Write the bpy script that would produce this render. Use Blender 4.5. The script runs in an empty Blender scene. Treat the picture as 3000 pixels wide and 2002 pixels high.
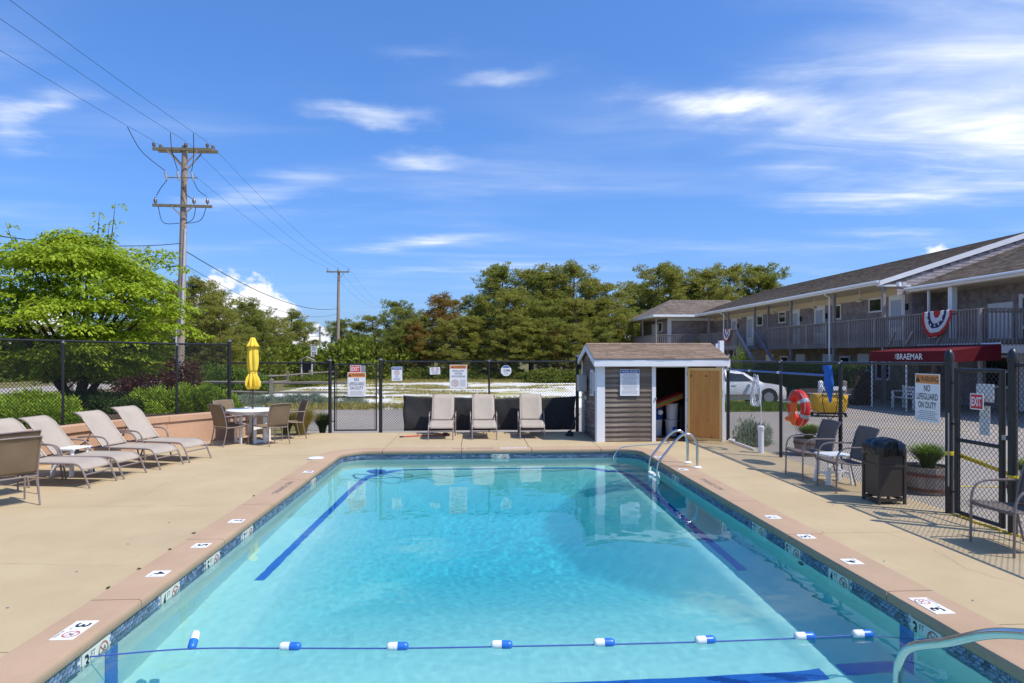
import bpy, bmesh, math, random
import numpy as np
from mathutils import Vector, Matrix, noise
R = math.radians
PI = math.pi
sc = bpy.context.scene
COL = sc.collection

# ------------------------------------------------------------------ camera, sky, sun, exposure
A_YAW = math.atan(108 / 1900.0)
cam = bpy.data.cameras.new('camera')
cam_o = bpy.data.objects.new('camera', cam)
COL.objects.link(cam_o)
cam_o.location = (0, 0, 1.95)
cam_o.rotation_euler = (PI / 2, 0, -A_YAW)
cam.lens = 22.8
cam.sensor_width = 36
cam.shift_y = 0.014
cam.clip_start = 0.05
cam.clip_end = 3000
sc.camera = cam_o

SUN_DIR = Vector((0.58, -0.33, 1.0)).normalized()       # towards the sun
sun = bpy.data.lights.new('sun', 'SUN')
sun.energy = 3.55
sun.angle = R(0.5)
sun.color = (1.0, 0.95, 0.87)
sun.cycles.is_caustics_light = True
sun_o = bpy.data.objects.new('sun', sun)
COL.objects.link(sun_o)
sun_o.rotation_euler = (-SUN_DIR).to_track_quat('-Z', 'Y').to_euler()

world = bpy.data.worlds.new('World')
sc.world = world
world.use_nodes = True


def make_world():
    nt = world.node_tree
    N, L = nt.nodes, nt.links
    bg = N['Background']
    sky = N.new('ShaderNodeTexSky')
    sky.sky_type = 'NISHITA'
    sky.sun_disc = False
    sky.sun_elevation = math.asin(SUN_DIR.z)
    sky.sun_rotation = math.atan2(SUN_DIR.x, SUN_DIR.y)
    sky.dust_density = 1.5
    sky.air_density = 1.0
    sky.ozone_density = 2.0
    gm = N.new('ShaderNodeGamma')
    gm.inputs['Gamma'].default_value = 0.72
    L.new(sky.outputs[0], gm.inputs['Color'])
    hs = N.new('ShaderNodeHueSaturation')
    hs.inputs['Saturation'].default_value = 1.12
    hs.inputs['Value'].default_value = 1.0
    wb = N.new('ShaderNodeMix')
    wb.data_type = 'RGBA'
    wb.blend_type = 'MULTIPLY'
    wb.inputs['Factor'].default_value = 1
    wb.inputs['B'].default_value = (.78, 1.05, 1.60, 1)
    L.new(gm.outputs[0], wb.inputs['A'])
    L.new(wb.outputs['Result'], hs.inputs['Color'])
    tc = N.new('ShaderNodeTexCoord')
    sep = N.new('ShaderNodeSeparateXYZ')
    L.new(tc.outputs['Generated'], sep.inputs[0])

    def M(op, a, b=None, clamp=False):
        n = N.new('ShaderNodeMath')
        n.operation = op
        n.use_clamp = clamp
        for i, x in enumerate((a, b)):
            if x is None:
                continue
            if isinstance(x, (int, float)):
                n.inputs[i].default_value = x
            else:
                L.new(x, n.inputs[i])
        return n.outputs[0]
    zc = M('MAXIMUM', sep.outputs['Z'], 0.04)
    # the clouds lie on a high flat layer: direction / height gives the point on it
    px = M('DIVIDE', sep.outputs['X'], zc)
    py = M('DIVIDE', sep.outputs['Y'], zc)
    comb = N.new('ShaderNodeCombineXYZ')
    L.new(px, comb.inputs[0])
    L.new(py, comb.inputs[1])

    def nz(rot, scale, sc_, detail, rough, dist, off):
        mp = N.new('ShaderNodeMapping')
        mp.inputs['Rotation'].default_value = (0, 0, R(rot))
        mp.inputs['Scale'].default_value = (*scale, 1)
        mp.inputs['Location'].default_value = off
        L.new(comb.outputs[0], mp.inputs[0])
        t = N.new('ShaderNodeTexNoise')
        t.inputs['Scale'].default_value = sc_
        t.inputs['Detail'].default_value = detail
        t.inputs['Roughness'].default_value = rough
        t.inputs['Distortion'].default_value = dist
        L.new(mp.outputs[0], t.inputs['Vector'])
        return t.outputs['Fac']

    def ramp(f, a, b, lo=0.0, hi=1.0):
        r = N.new('ShaderNodeMapRange')
        r.interpolation_type = 'SMOOTHSTEP'
        L.new(f, r.inputs[0])
        r.inputs[1].default_value = a
        r.inputs[2].default_value = b
        r.inputs[3].default_value = lo
        r.inputs[4].default_value = hi
        return r.outputs[0]
    wn = N.new('ShaderNodeTexNoise')
    wn.inputs['Scale'].default_value = 1.1
    wn.inputs['Detail'].default_value = 5
    wn.inputs['Roughness'].default_value = 0.6
    L.new(comb.outputs[0], wn.inputs['Vector'])
    wsub = N.new('ShaderNodeVectorMath')
    wsub.operation = 'SUBTRACT'
    L.new(wn.outputs['Color'], wsub.inputs[0])
    wsub.inputs[1].default_value = (.5, .5, .5)
    wsc = N.new('ShaderNodeVectorMath')
    wsc.operation = 'SCALE'
    wsc.inputs['Scale'].default_value = 1.0
    L.new(wsub.outputs[0], wsc.inputs[0])
    warped = N.new('ShaderNodeVectorMath')
    L.new(comb.outputs[0], warped.inputs[0])
    L.new(wsc.outputs[0], warped.inputs[1])

    def blob(cx, cy, rx, ry, rot):
        """soft patch of the cloud layer, in layer coordinates"""
        mp = N.new('ShaderNodeMapping')
        mp.vector_type = 'TEXTURE'
        mp.inputs['Location'].default_value = (cx, cy, 0)
        mp.inputs['Rotation'].default_value = (0, 0, R(rot))
        mp.inputs['Scale'].default_value = (rx, ry, 1)
        L.new(warped.outputs[0], mp.inputs[0])
        ln = N.new('ShaderNodeVectorMath')
        ln.operation = 'LENGTH'
        L.new(mp.outputs[0], ln.inputs[0])
        return ramp(ln.outputs['Value'], 1.0, 0.0)
    wisp = nz(-28, (0.5, 1.2), 1.35, 7, 0.58, 1.1, CLOUD_OFF)
    soft = nz(-20, (0.6, 1.1), 0.8, 4, 0.5, 0.5, CLOUD_OFF2)
    fib = nz(-32, (0.3, 2.6), 2.6, 6, 0.62, 0.5, (1.3, 2.1, 0))
    cov = None
    for b_ in CLOUDS:
        q = M('MULTIPLY', blob(*b_[:5]), b_[5])
        cov = q if cov is None else M('ADD', cov, q)
    c1 = M('MULTIPLY', ramp(wisp, 0.36, 0.74), ramp(fib, 0.25, 0.75, 0.45, 1.0))
    c1 = M('MULTIPLY', c1, M('ADD', M('MULTIPLY', cov, 1.0), M('MULTIPLY', ramp(soft, 0.45, 0.75), 0.22)))
    c2 = M('MULTIPLY', M('MULTIPLY', cov, cov), M('MULTIPLY', ramp(soft, 0.2, 0.7), 0.68))
    cir = M('ADD', c1, M('ADD', c2, M('MULTIPLY', ramp(soft, 0.42, 0.8), 0.10)), True)
    # low bank of cumulus far beyond the pines
    az = M('ARCTAN2', sep.outputs['X'], sep.outputs['Y'])
    cb = N.new('ShaderNodeCombineXYZ')
    L.new(az, cb.inputs[0])
    L.new(M('MULTIPLY', sep.outputs['Z'], 1.3), cb.inputs[1])
    t = N.new('ShaderNodeTexNoise')
    t.inputs['Scale'].default_value = 19
    t.inputs['Detail'].default_value = 6
    t.inputs['Roughness'].default_value = 0.55
    L.new(cb.outputs[0], t.inputs['Vector'])
    t2 = N.new('ShaderNodeTexNoise')
    t2.noise_dimensions = '1D'
    t2.inputs['Scale'].default_value = 3.2
    t2.inputs['W'].default_value = 0
    L.new(M('ADD', az, CUM_OFF), t2.inputs['W'])
    hgt = M('MULTIPLY', ramp(t2.outputs['Fac'], 0.47, 0.66), 0.135)
    edge = M('ADD', hgt, M('MULTIPLY', M('SUBTRACT', t.outputs['Fac'], 0.5), 0.16))
    cum = ramp(M('SUBTRACT', edge, sep.outputs['Z']), 0.0, 0.02)
    cum = M('MULTIPLY', cum, ramp(hgt, 0.004, 0.05))
    cum = M('MULTIPLY', cum, ramp(sep.outputs['Z'], -0.01, 0.01))
    mx = N.new('ShaderNodeMix')
    mx.data_type = 'RGBA'
    L.new(M('MULTIPLY', cir, ramp(sep.outputs['Z'], 0.02, 0.16)), mx.inputs['Factor'])
    L.new(hs.outputs[0], mx.inputs['A'])
    mx.inputs['B'].default_value = (5.2, 5.5, 5.9, 1)
    mx2 = N.new('ShaderNodeMix')
    mx2.data_type = 'RGBA'
    L.new(cum, mx2.inputs['Factor'])
    L.new(mx.outputs['Result'], mx2.inputs['A'])
    mx2.inputs['B'].default_value = (5.5, 5.6, 5.8, 1)
    L.new(mx2.outputs['Result'], bg.inputs['Color'])
    bg.inputs['Strength'].default_value = 0.145


CLOUD_OFF = (0.9, 0.35, 0)
CLOUD_OFF2 = (0.25, 0.2, 0)
CUM_OFF = 7.0
# cloud patches on the layer: x, y, half length, half width, turn, strength; they go on all round the sky
CLOUDS = [(1.75, 2.15, 1.3, .85, 35, 1.0), (2.5, 3.2, 1.8, .95, 20, 1.0), (1.05, 2.62, .75, .28, 12, 1.0), (2.7, 4.1, 1.2, .5, 5, .85), (3.3, 5.1, .9, .3, 0, .5),
          (.08, 2.3, .34, .15, 5, .72), (-.48, 2.85, .38, .22, 10, .72), (-.25, 3.32, .34, .22, -10, .6), (-.17, 2.03, .35, .10, 10, .3),
          (-1.85, 2.9, .9, .18, -40, .7), (-1.35, 4.1, 1.2, .32, -38, .6), (-.5, 5.8, 1.4, .5, -30, .75), (-1.6, 2.2, .7, .3, -30, .4), (.2, 7.4, 2.0, .8, -15, .5),
          (-1.5, -2.0, 1.2, .5, 20, .9), (2.0, -1.8, 1.1, .45, -15, .9), (3.6, .2, 1.2, .5, 30, .9), (-3.6, -.2, 1.3, .5, 10, .8), (.2, -3.6, 1.6, .7, 0, .9)]
make_world()
vs = sc.view_settings
vs.view_transform = 'Standard'
vs.look = 'None'
vs.exposure = 0.45
vs.gamma = 1.0
vs.use_curve_mapping = False
sc.cycles.max_bounces = 10
sc.cycles.transparent_max_bounces = 16
sc.cycles.use_denoising = True

# ------------------------------------------------------------------ pixel helpers (direction only)
F_PX = 1900.0


def ray(x, y):
    u = (x - 1500) / F_PX
    return (u * math.cos(A_YAW) + math.sin(A_YAW), -u * math.sin(A_YAW) + math.cos(A_YAW), -(y - 1043) / F_PX)


def gnd(x, y, z=0.0):
    d = ray(x, y)
    t = (z - 1.95) / d[2]
    return Vector((t * d[0], t * d[1], z))


def at_y(x, y, Y):
    d = ray(x, y)
    t = Y / d[1]
    return Vector((t * d[0], Y, 1.95 + t * d[2]))


def at_x(x, y, X):
    d = ray(x, y)
    t = X / d[0]
    return Vector((X, t * d[1], 1.95 + t * d[2]))


# ------------------------------------------------------------------ materials
MATS = {}


def pmat(name, c1, c2=None, scale=6.0, rough=0.7, bump=0.0, bscale=None, metal=0.0, stretch=(1, 1, 1), detail=5,
         island=0.0, spec=0.5, lo=0.3, hi=0.7, coat=0.0, transl=0.0, obj_rand=0.0, coords='Object', stain=None, alpha=None):
    if name in MATS:
        return MATS[name]
    m = bpy.data.materials.new(name)
    m.use_nodes = True
    nt = m.node_tree
    N, L = nt.nodes, nt.links
    b = N['Principled BSDF']
    b.inputs['Roughness'].default_value = rough
    b.inputs['Metallic'].default_value = metal
    b.inputs['Specular IOR Level'].default_value = spec
    b.inputs['Coat Weight'].default_value = coat
    c2 = c2 or tuple(x * 0.82 for x in c1)
    tc = N.new('ShaderNodeTexCoord')
    mp = N.new('ShaderNodeMapping')
    mp.inputs['Scale'].default_value = stretch
    L.new(tc.outputs[coords], mp.inputs[0])
    t = N.new('ShaderNodeTexNoise')
    t.inputs['Scale'].default_value = scale
    t.inputs['Detail'].default_value = detail
    t.inputs['Roughness'].default_value = 0.62
    L.new(mp.outputs[0], t.inputs['Vector'])
    mr = N.new('ShaderNodeMapRange')
    mr.inputs[1].default_value = lo
    mr.inputs[2].default_value = hi
    L.new(t.outputs['Fac'], mr.inputs[0])
    mx = N.new('ShaderNodeMix')
    mx.data_type = 'RGBA'
    mx.inputs['A'].default_value = (*c1, 1)
    mx.inputs['B'].default_value = (*c2, 1)
    L.new(mr.outputs[0], mx.inputs['Factor'])
    col = mx.outputs['Result']
    for stain in ([] if not stain else (stain if isinstance(stain, list) else [stain])):
        t3 = N.new('ShaderNodeTexNoise')
        t3.inputs['Scale'].default_value = stain[1]
        t3.inputs['Detail'].default_value = 6
        t3.inputs['Roughness'].default_value = 0.7
        L.new(tc.outputs[coords], t3.inputs['Vector'])
        r3 = N.new('ShaderNodeMapRange')
        r3.inputs[1].default_value = stain[2]
        r3.inputs[2].default_value = stain[3]
        L.new(t3.outputs['Fac'], r3.inputs[0])
        m3 = N.new('ShaderNodeMix')
        m3.data_type = 'RGBA'
        L.new(r3.outputs[0], m3.inputs['Factor'])
        L.new(col, m3.inputs['A'])
        m3.inputs['B'].default_value = (*stain[0], 1)
        col = m3.outputs['Result']
    if island or obj_rand:
        if island:
            g = N.new('ShaderNodeNewGeometry')
            src = g.outputs['Random Per Island']
        else:
            g = N.new('ShaderNodeObjectInfo')
            src = g.outputs['Random']
        amt = island or obj_rand
        r = N.new('ShaderNodeMapRange')
        r.inputs[3].default_value = 1 - amt
        r.inputs[4].default_value = 1 + amt * 0.7
        L.new(src, r.inputs[0])
        mm = N.new('ShaderNodeMix')
        mm.data_type = 'RGBA'
        mm.blend_type = 'MULTIPLY'
        mm.inputs['Factor'].default_value = 1
        L.new(col, mm.inputs['A'])
        cc = N.new('ShaderNodeCombineXYZ')
        for i in range(3):
            L.new(r.outputs[0], cc.inputs[i])
        L.new(cc.outputs[0], mm.inputs['B'])
        col = mm.outputs['Result']
    L.new(col, b.inputs['Base Color'])
    if bump:
        t2 = N.new('ShaderNodeTexNoise')
        t2.inputs['Scale'].default_value = bscale or scale * 6
        t2.inputs['Detail'].default_value = 4
        L.new(mp.outputs[0], t2.inputs['Vector'])
        bp = N.new('ShaderNodeBump')
        bp.inputs['Strength'].default_value = bump
        bp.inputs['Distance'].default_value = 0.01
        L.new(t2.outputs['Fac'], bp.inputs['Height'])
        L.new(bp.outputs[0], b.inputs['Normal'])
    if transl:
        tr = N.new('ShaderNodeBsdfTranslucent')
        ms = N.new('ShaderNodeMixShader')
        ms.inputs[0].default_value = transl
        L.new(col, tr.inputs['Color'])
        L.new(b.outputs[0], ms.inputs[1])
        L.new(tr.outputs[0], ms.inputs[2])
        L.new(ms.outputs[0], N['Material Output'].inputs['Surface'])
    if alpha is not None:
        b.inputs['Alpha'].default_value = alpha
    MATS[name] = m
    return m


# ------------------------------------------------------------------ mesh helpers
class MB:
    def __init__(self):
        self.v = []
        self.f = []

    def add(self, vs_, fs):
        k = len(self.v)
        self.v += [tuple(p) for p in vs_]
        self.f += [tuple(i + k for i in q) for q in fs]
        return self

    def box(self, c, s, rz=0.0, rx=0.0, ry=0.0):
        m = Matrix.Translation(Vector(c)) @ Matrix.Rotation(rz, 4, 'Z') @ Matrix.Rotation(ry, 4, 'Y') @ Matrix.Rotation(rx, 4, 'X')
        h = [x / 2 for x in s]
        ps = [m @ Vector((a * h[0], b * h[1], d * h[2])) for d in (-1, 1) for b in (-1, 1) for a in (-1, 1)]
        return self.add(ps, [(0, 2, 3, 1), (4, 5, 7, 6), (0, 1, 5, 4), (2, 6, 7, 3), (0, 4, 6, 2), (1, 3, 7, 5)])

    def span(self, a, b):
        c = [(a[i] + b[i]) / 2 for i in range(3)]
        return self.box(c, [abs(b[i] - a[i]) for i in range(3)])

    def bar(self, a, b, w, h, up=(0, 0, 1)):
        a, b = Vector(a), Vector(b)
        d = (b - a).normalized()
        u = Vector(up)
        s = d.cross(u)
        if s.length < 1e-5:
            s = d.cross(Vector((1, 0, 0)))
        s.normalize()
        u = s.cross(d).normalized()
        ps = []
        for p in (a, b):
            for i, j in ((-1, -1), (1, -1), (1, 1), (-1, 1)):
                ps.append(p + s * (i * w / 2) + u * (j * h / 2))
        return self.add(ps, [(0, 1, 2, 3), (7, 6, 5, 4), (0, 4, 5, 1), (1, 5, 6, 2), (2, 6, 7, 3), (3, 7, 4, 0)])

    def tube(self, pts, r, n=8, closed=False, caps=True):
        pts = [Vector(p) for p in pts]
        k = len(pts)
        rs = r if isinstance(r, (list, tuple)) else [r] * k
        base = len(self.v)
        ref = None
        for i, p in enumerate(pts):
            if closed:
                d = pts[(i + 1) % k] - pts[i - 1]
            elif i == 0:
                d = pts[1] - p
            elif i == k - 1:
                d = p - pts[i - 1]
            else:
                d = (pts[i + 1] - p).normalized() + (p - pts[i - 1]).normalized()
            d = d.normalized() if d.length > 1e-9 else Vector((0, 0, 1))
            if ref is None:
                ref = d.orthogonal().normalized()
            else:
                ref = ref - d * ref.dot(d)
                if ref.length < 1e-6:
                    ref = d.orthogonal()
                ref.normalize()
            s = d.cross(ref)
            for j in range(n):
                a = 2 * PI * j / n
                self.v.append(tuple(p + (ref * math.cos(a) + s * math.sin(a)) * rs[i]))
        m = k if closed else k - 1
        for i in range(m):
            for j in range(n):
                a = base + i * n + j
                b = base + i * n + (j + 1) % n
                c = base + ((i + 1) % k) * n + (j + 1) % n
                d = base + ((i + 1) % k) * n + j
                self.f.append((a, b, c, d))
        if caps and not closed:
            self.f.append(tuple(base + j for j in reversed(range(n))))
            self.f.append(tuple(base + (k - 1) * n + j for j in range(n)))
        return self

    def cyl(self, c, r, h, n=16, r2=None):
        c = Vector(c)
        return self.tube([c, c + Vector((0, 0, h))], [r, r if r2 is None else r2], n)

    def lathe(self, prof, n=20, c=(0, 0, 0), flut=None):
        base = len(self.v)
        c = Vector(c)
        for i, (r, z) in enumerate(prof):
            for j in range(n):
                a = 2 * PI * j / n
                rr = r * (flut(a, i) if flut else 1)
                self.v.append((c.x + rr * math.cos(a), c.y + rr * math.sin(a), c.z + z))
        for i in range(len(prof) - 1):
            for j in range(n):
                self.f.append((base + i * n + j, base + i * n + (j + 1) % n, base + (i + 1) * n + (j + 1) % n, base + (i + 1) * n + j))
        self.f.append(tuple(base + j for j in reversed(range(n))))
        self.f.append(tuple(base + (len(prof) - 1) * n + j for j in range(n)))
        return self

    def prism(self, poly, a, b, axis=2):
        # poly: 2D points; extruded along axis from a to b
        def P(p, t):
            return {2: (p[0], p[1], t), 1: (p[0], t, p[1]), 0: (t, p[0], p[1])}[axis]
        k = len(poly)
        ps = [P(p, a) for p in poly] + [P(p, b) for p in poly]
        fs = [tuple(range(k))[::-1], tuple(range(k, 2 * k))]
        fs += [(i, (i + 1) % k, k + (i + 1) % k, k + i) for i in range(k)]
        return self.add(ps, fs)

    def mesh(self, name, mat, smooth=False):
        me = bpy.data.meshes.new(name)
        me.from_pydata(self.v, [], self.f)
        me.materials.append(mat)
        bm = bmesh.new()
        bm.from_mesh(me)
        bmesh.ops.recalc_face_normals(bm, faces=bm.faces)
        bm.to_mesh(me)
        bm.free()
        if smooth:
            me.polygons.foreach_set('use_smooth', [True] * len(me.polygons))
            me.set_sharp_from_angle(angle=R(42))
        return me

    def build(self, name, mat, parent=None, smooth=False, bevel=0.0):
        o = link(name, self.mesh(name, mat, smooth), parent)
        if bevel:
            md = o.modifiers.new('bevel', 'BEVEL')
            md.width = bevel
            md.segments = 2
            md.limit_method = 'ANGLE'
        return o


def link(name, data, parent=None, loc=None, rz=None):
    o = bpy.data.objects.new(name, data)
    COL.objects.link(o)
    if parent is not None:
        o.parent = parent
    if loc is not None:
        o.location = loc
    if rz is not None:
        o.rotation_euler = (0, 0, rz)
    return o


def tag(o, label=None, cat=None, group=None, kind=None):
    if label:
        o['label'] = label
    if cat:
        o['category'] = cat
    if group:
        o['group'] = group
    if kind:
        o['kind'] = kind
    return o


def thing(name, label, cat, loc=(0, 0, 0), rz=0.0, group=None):
    o = link(name, None, None, loc, rz)
    return tag(o, label, cat, group)


def structure(o):
    o['kind'] = 'structure'
    return o


def spawn(src, loc, rz, label, group=None, scale=None):
    r = src.copy()
    COL.objects.link(r)
    r.location = loc
    r.rotation_euler = (0, 0, rz)
    if scale is not None:
        r.scale = scale if isinstance(scale, (tuple, list)) else (scale,) * 3
    r['label'] = label
    if group:
        r['group'] = group
    for ch in list(src.children):
        c = ch.copy()
        COL.objects.link(c)
        c.parent = r
        for g in ch.children:
            d = g.copy()
            COL.objects.link(d)
            d.parent = c
    return r


def np_mesh(name, V, Fa, mat, smooth=False):
    me = bpy.data.meshes.new(name)
    V = np.asarray(V, dtype=np.float32).reshape(-1, 3)
    Fa = np.asarray(Fa, dtype=np.int32)
    k = Fa.shape[1]
    me.vertices.add(len(V))
    me.vertices.foreach_set('co', V.ravel())
    me.loops.add(Fa.size)
    me.loops.foreach_set('vertex_index', Fa.ravel())
    me.polygons.add(len(Fa))
    me.polygons.foreach_set('loop_start', np.arange(0, Fa.size, k, dtype=np.int32))
    me.polygons.foreach_set('loop_total', np.full(len(Fa), k, dtype=np.int32))
    if smooth:
        me.polygons.foreach_set('use_smooth', np.ones(len(Fa), dtype=bool))
    me.materials.append(mat)
    me.update(calc_edges=True)
    return me


def arc(c, r, a0, a1, n=8):
    return [(c[0] + r * math.cos(a0 + (a1 - a0) * i / n), c[1] + r * math.sin(a0 + (a1 - a0) * i / n)) for i in range(n + 1)]


def smooth_path(pts, n=6):
    pts = [Vector(p) for p in pts]
    out = []
    for i in range(len(pts) - 1):
        p0 = pts[max(i - 1, 0)]
        p1, p2 = pts[i], pts[i + 1]
        p3 = pts[min(i + 2, len(pts) - 1)]
        for j in range(n):
            t = j / n
            out.append(0.5 * ((2 * p1) + (p2 - p0) * t + (2 * p0 - 5 * p1 + 4 * p2 - p3) * t * t + (-p0 + 3 * p1 - 3 * p2 + p3) * t ** 3))
    out.append(pts[-1])
    return out


_TXT = {}


def text_mesh(s, mat, bold=0.0, depth=0.0):
    key = (s, mat.name, bold, depth)
    if key in _TXT:
        return _TXT[key]
    cu = bpy.data.curves.new('lettering', 'FONT')
    cu.body = s
    cu.align_x = 'CENTER'
    cu.align_y = 'CENTER'
    cu.offset = bold
    cu.extrude = depth
    cu.resolution_u = 3
    o = bpy.data.objects.new('tmp', cu)
    me = bpy.data.meshes.new_from_object(o)
    bpy.data.objects.remove(o)
    xs = [v.co.x for v in me.vertices]
    ys = [v.co.y for v in me.vertices]
    cx, cy = (min(xs) + max(xs)) / 2, (min(ys) + max(ys)) / 2
    w, h = max(xs) - min(xs), max(ys) - min(ys)
    for v in me.vertices:
        v.co.x = (v.co.x - cx) / w
        v.co.y = (v.co.y - cy) / h
    me.materials.clear()
    me.materials.append(mat)
    me.name = 'lettering'
    _TXT[key] = me
    return me


def put_text(parent, s, mat, x, y, w, h, z=0.004, rot=0.0, bold=0.0, name='lettering'):
    o = link(name, text_mesh(s, mat, bold), parent)
    o.location = (x, y, z)
    o.rotation_euler = (0, 0, rot)
    o.scale = (w, h, 1)
    return o


random.seed(7)
rng = np.random.default_rng(11)

# ------------------------------------------------------------------ palette
m_deck = pmat('deck concrete', (.495, .387, .232), (.43, .327, .192), 0.9, 0.9, 0.35, 120, stain=[((.41, .305, .19), 0.5, .52, .85), ((.36, .265, .165), 55, .60, .74), ((.30, .21, .13), 3.1, .70, .80)], spec=.2)
m_coping = pmat('coping concrete', (.46, .318, .208), (.40, .27, .172), 1.3, 0.88, 0.35, 100, spec=.2, stain=[((.36, .27, .19), 0.8, .52, .85), ((.33, .225, .15), 60, .60, .74), ((.27, .20, .14), 4.3, .68, .80)])
m_wallc = pmat('tinted wall concrete', (.56, .345, .22), (.47, .285, .18), 1.5, 0.9, 0.5, 14, stain=[((.40, .27, .18), 2.2, .58, .8), ((.36, .25, .17), 9, .62, .75)], spec=.2)
m_plaster = pmat('pool plaster', (.95, .85, .695), (.91, .81, .665), 3.0, 0.8, spec=.2)
m_grout = pmat('tile grout', (.62, .66, .66), rough=.8)
m_tile = pmat('blue glazed tile', (.04, .06, .15), (.21, .275, .34), 60, 0.25, island=.6, lo=.42, hi=.58)
m_tile_o = pmat('blue glazed tile single', (.04, .06, .15), (.21, .275, .34), 60, 0.25, obj_rand=.6, lo=.42, hi=.58)
m_line = pmat('cobalt floor tile', (.03, .13, .48), (.05, .18, .56), 30, 0.4)
m_white = pmat('white paint', (.80, .80, .80), (.74, .74, .75), 3, 0.5, stain=((.62, .60, .56), 2.5, .62, .9))
m_whitetile = pmat('white ceramic', (.82, .82, .78), (.76, .76, .70), 5, 0.3)
m_marktile = pmat('weathered cream tile', (.70, .70, .58), (.55, .58, .50), 7, 0.3)
m_black = pmat('black lettering', (.012, .012, .014), rough=.6)
m_red = pmat('red lettering', (.55, .03, .03), rough=.5)
m_navy = pmat('navy lettering', (.03, .05, .17), rough=.6)
m_blacksteel = pmat('black vinyl coated steel', (.012, .013, .016), (.02, .021, .024), 8, 0.38, spec=.5)
m_wire = pmat('black vinyl wire', (.012, .013, .015), rough=.45)
m_galv = pmat('galvanised steel', (.45, .46, .47), (.36, .37, .38), 14, 0.4, metal=.8)
m_steel = pmat('polished stainless steel', (.62, .62, .62), (.55, .55, .55), 10, 0.16, metal=1.0)
m_asph = pmat('worn asphalt', (.33, .29, .25), (.26, .235, .205), 0.5, 0.95, 0.5, 60, stain=((.42, .36, .28), 0.25, .5, .8), spec=.15)
m_road = pmat('pale road asphalt', (.42, .37, .33), (.36, .32, .28), 0.4, 0.95, 0.3, 40, spec=.15)
m_gravel = pmat('white shell gravel', (.82, .80, .76), (.70, .67, .61), 2.2, 0.95, 0.8, 30, stain=((.40, .36, .09), 0.22, .50, .60), spec=.1)
m_soil = pmat('planter soil', (.085, .06, .042), (.14, .10, .07), 5, 0.95, 0.8, 20, spec=.1)
m_ground = pmat('rough grass and sand', (.16, .15, .05), (.28, .22, .11), 0.25, 0.95, 0.6, 12, spec=.1, stain=((.08, .11, .025), 0.12, .45, .65))

# ------------------------------------------------------------------ ground and roads
PX0, PX1, PY0, PY1 = -2.66, 3.39, 1.25, 13.45           # pool lip
WZ = -0.168                                               # water level


def sheet_with_hole(name, x0, x1, y0, y1, h, z, mat):
    hx0, hx1, hy0, hy1 = h
    mb = MB()
    for a, b, c, d in ((x0, hx0, y0, y1), (hx1, x1, y0, y1), (hx0, hx1, y0, hy0), (hx0, hx1, hy1, y1)):
        mb.add([(a, c, z), (b, c, z), (b, d, z), (a, d, z)], [(0, 1, 2, 3)])
    return structure(mb.build(name, mat))


sheet_with_hole('ground', -900, 900, -300, 1500, (-3.2, 3.9, .8, 14.0), -.135, m_ground)


def flat(name, poly, z, mat, th=None):
    mb = MB()
    if th:
        mb.prism(poly, z - th, z)
    else:
        mb.add([(x, y, z) for x, y in poly], [tuple(range(len(poly)))])
    return structure(mb.build(name, mat))


flat('gravel_lot', [(-9.5, 25.4), (-6, 24.6), (4, 24.7), (8.2, 24.2), (11.8, 30), (13.4, 50.5), (6, 54), (-4, 55), (-11, 52), (-11.5, 36), (-10.6, 30)], -.127, m_gravel)
flat('parking_asphalt', [(5.98, -30), (60, -30), (60, 60), (21, 60), (17, 48), (12.8, 34), (12.2, 26.2), (8.0, 25.9), (3, 25.6), (-4, 25.3), (-8.2, 26.2), (-9.2, 24), (-5.2, 21.2), (-4.6, 17.15), (5.98, 17.15)], -.119, m_asph)
flat('road', [(-120, 6), (-60, 22), (-36, 33), (-30, 42), (-27.5, 60), (-28, 90), (-36, 120), (-60, 170), (-52, 172), (-27, 122), (-20, 90), (-20, 60), (-22, 44), (-28, 33), (-50, 16), (-118, -4)], -.119, m_road)
# painted bay lines on the asphalt
m_yline = pmat('worn yellow paint', (.50, .36, .07), (.36, .28, .12), 4, .8)
for i, (a, b) in enumerate((((9.2, 19.2), (13.5, 17.0)), ((8.0, 12.9), (13.5, 11.2)), ((7.0, 9.9), (12.5, 9.4)))):
    mb = MB()
    a, b = Vector((*a, 0)), Vector((*b, 0))
    d = (b - a).normalized()
    s = Vector((-d.y, d.x, 0)) * .05
    mb.add([(*p.xy, -.114) for p in (a - s, b - s, b + s, a + s)], [(0, 1, 2, 3)])
    structure(mb.build('bay_line', m_yline))

# ------------------------------------------------------------------ pool
CR = 0.5


def rr_path(step=0.25):
    """inner lip of the coping as (point, outward normal, tag) samples, from the near left corner clockwise"""
    out = []

    def line(a, b, n):
        L_ = math.dist(a, b)
        k = max(2, int(L_ / step))
        for i in range(k):
            t = i / k
            out.append(((a[0] + (b[0] - a[0]) * t, a[1] + (b[1] - a[1]) * t), n))

    def corner(c, a0):
        for i in range(8):
            a = a0 - (PI / 2) * i / 8
            out.append(((c[0] + CR * math.cos(a), c[1] + CR * math.sin(a)), (math.cos(a), math.sin(a))))
    line((PX0, PY0 + CR), (PX0, PY1 - CR), (-1, 0))
    corner((PX0 + CR, PY1 - CR), PI)
    line((PX0 + CR, PY1), (PX1 - CR, PY1), (0, 1))
    corner((PX1 - CR, PY1 - CR), PI / 2)
    line((PX1, PY1 - CR), (PX1, PY0 + CR), (1, 0))
    corner((PX1 - CR, PY0 + CR), 0)
    line((PX1 - CR, PY0), (PX0 + CR, PY0), (0, -1))
    corner((PX0 + CR, PY0 + CR), -PI / 2)
    return out


LIP = rr_path(.085)
LIPN = len(LIP)


def lip_len():
    s = [0.0]
    for i in range(LIPN):
        s.append(s[-1] + math.dist(LIP[i][0], LIP[(i + 1) % LIPN][0]))
    return s


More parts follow.
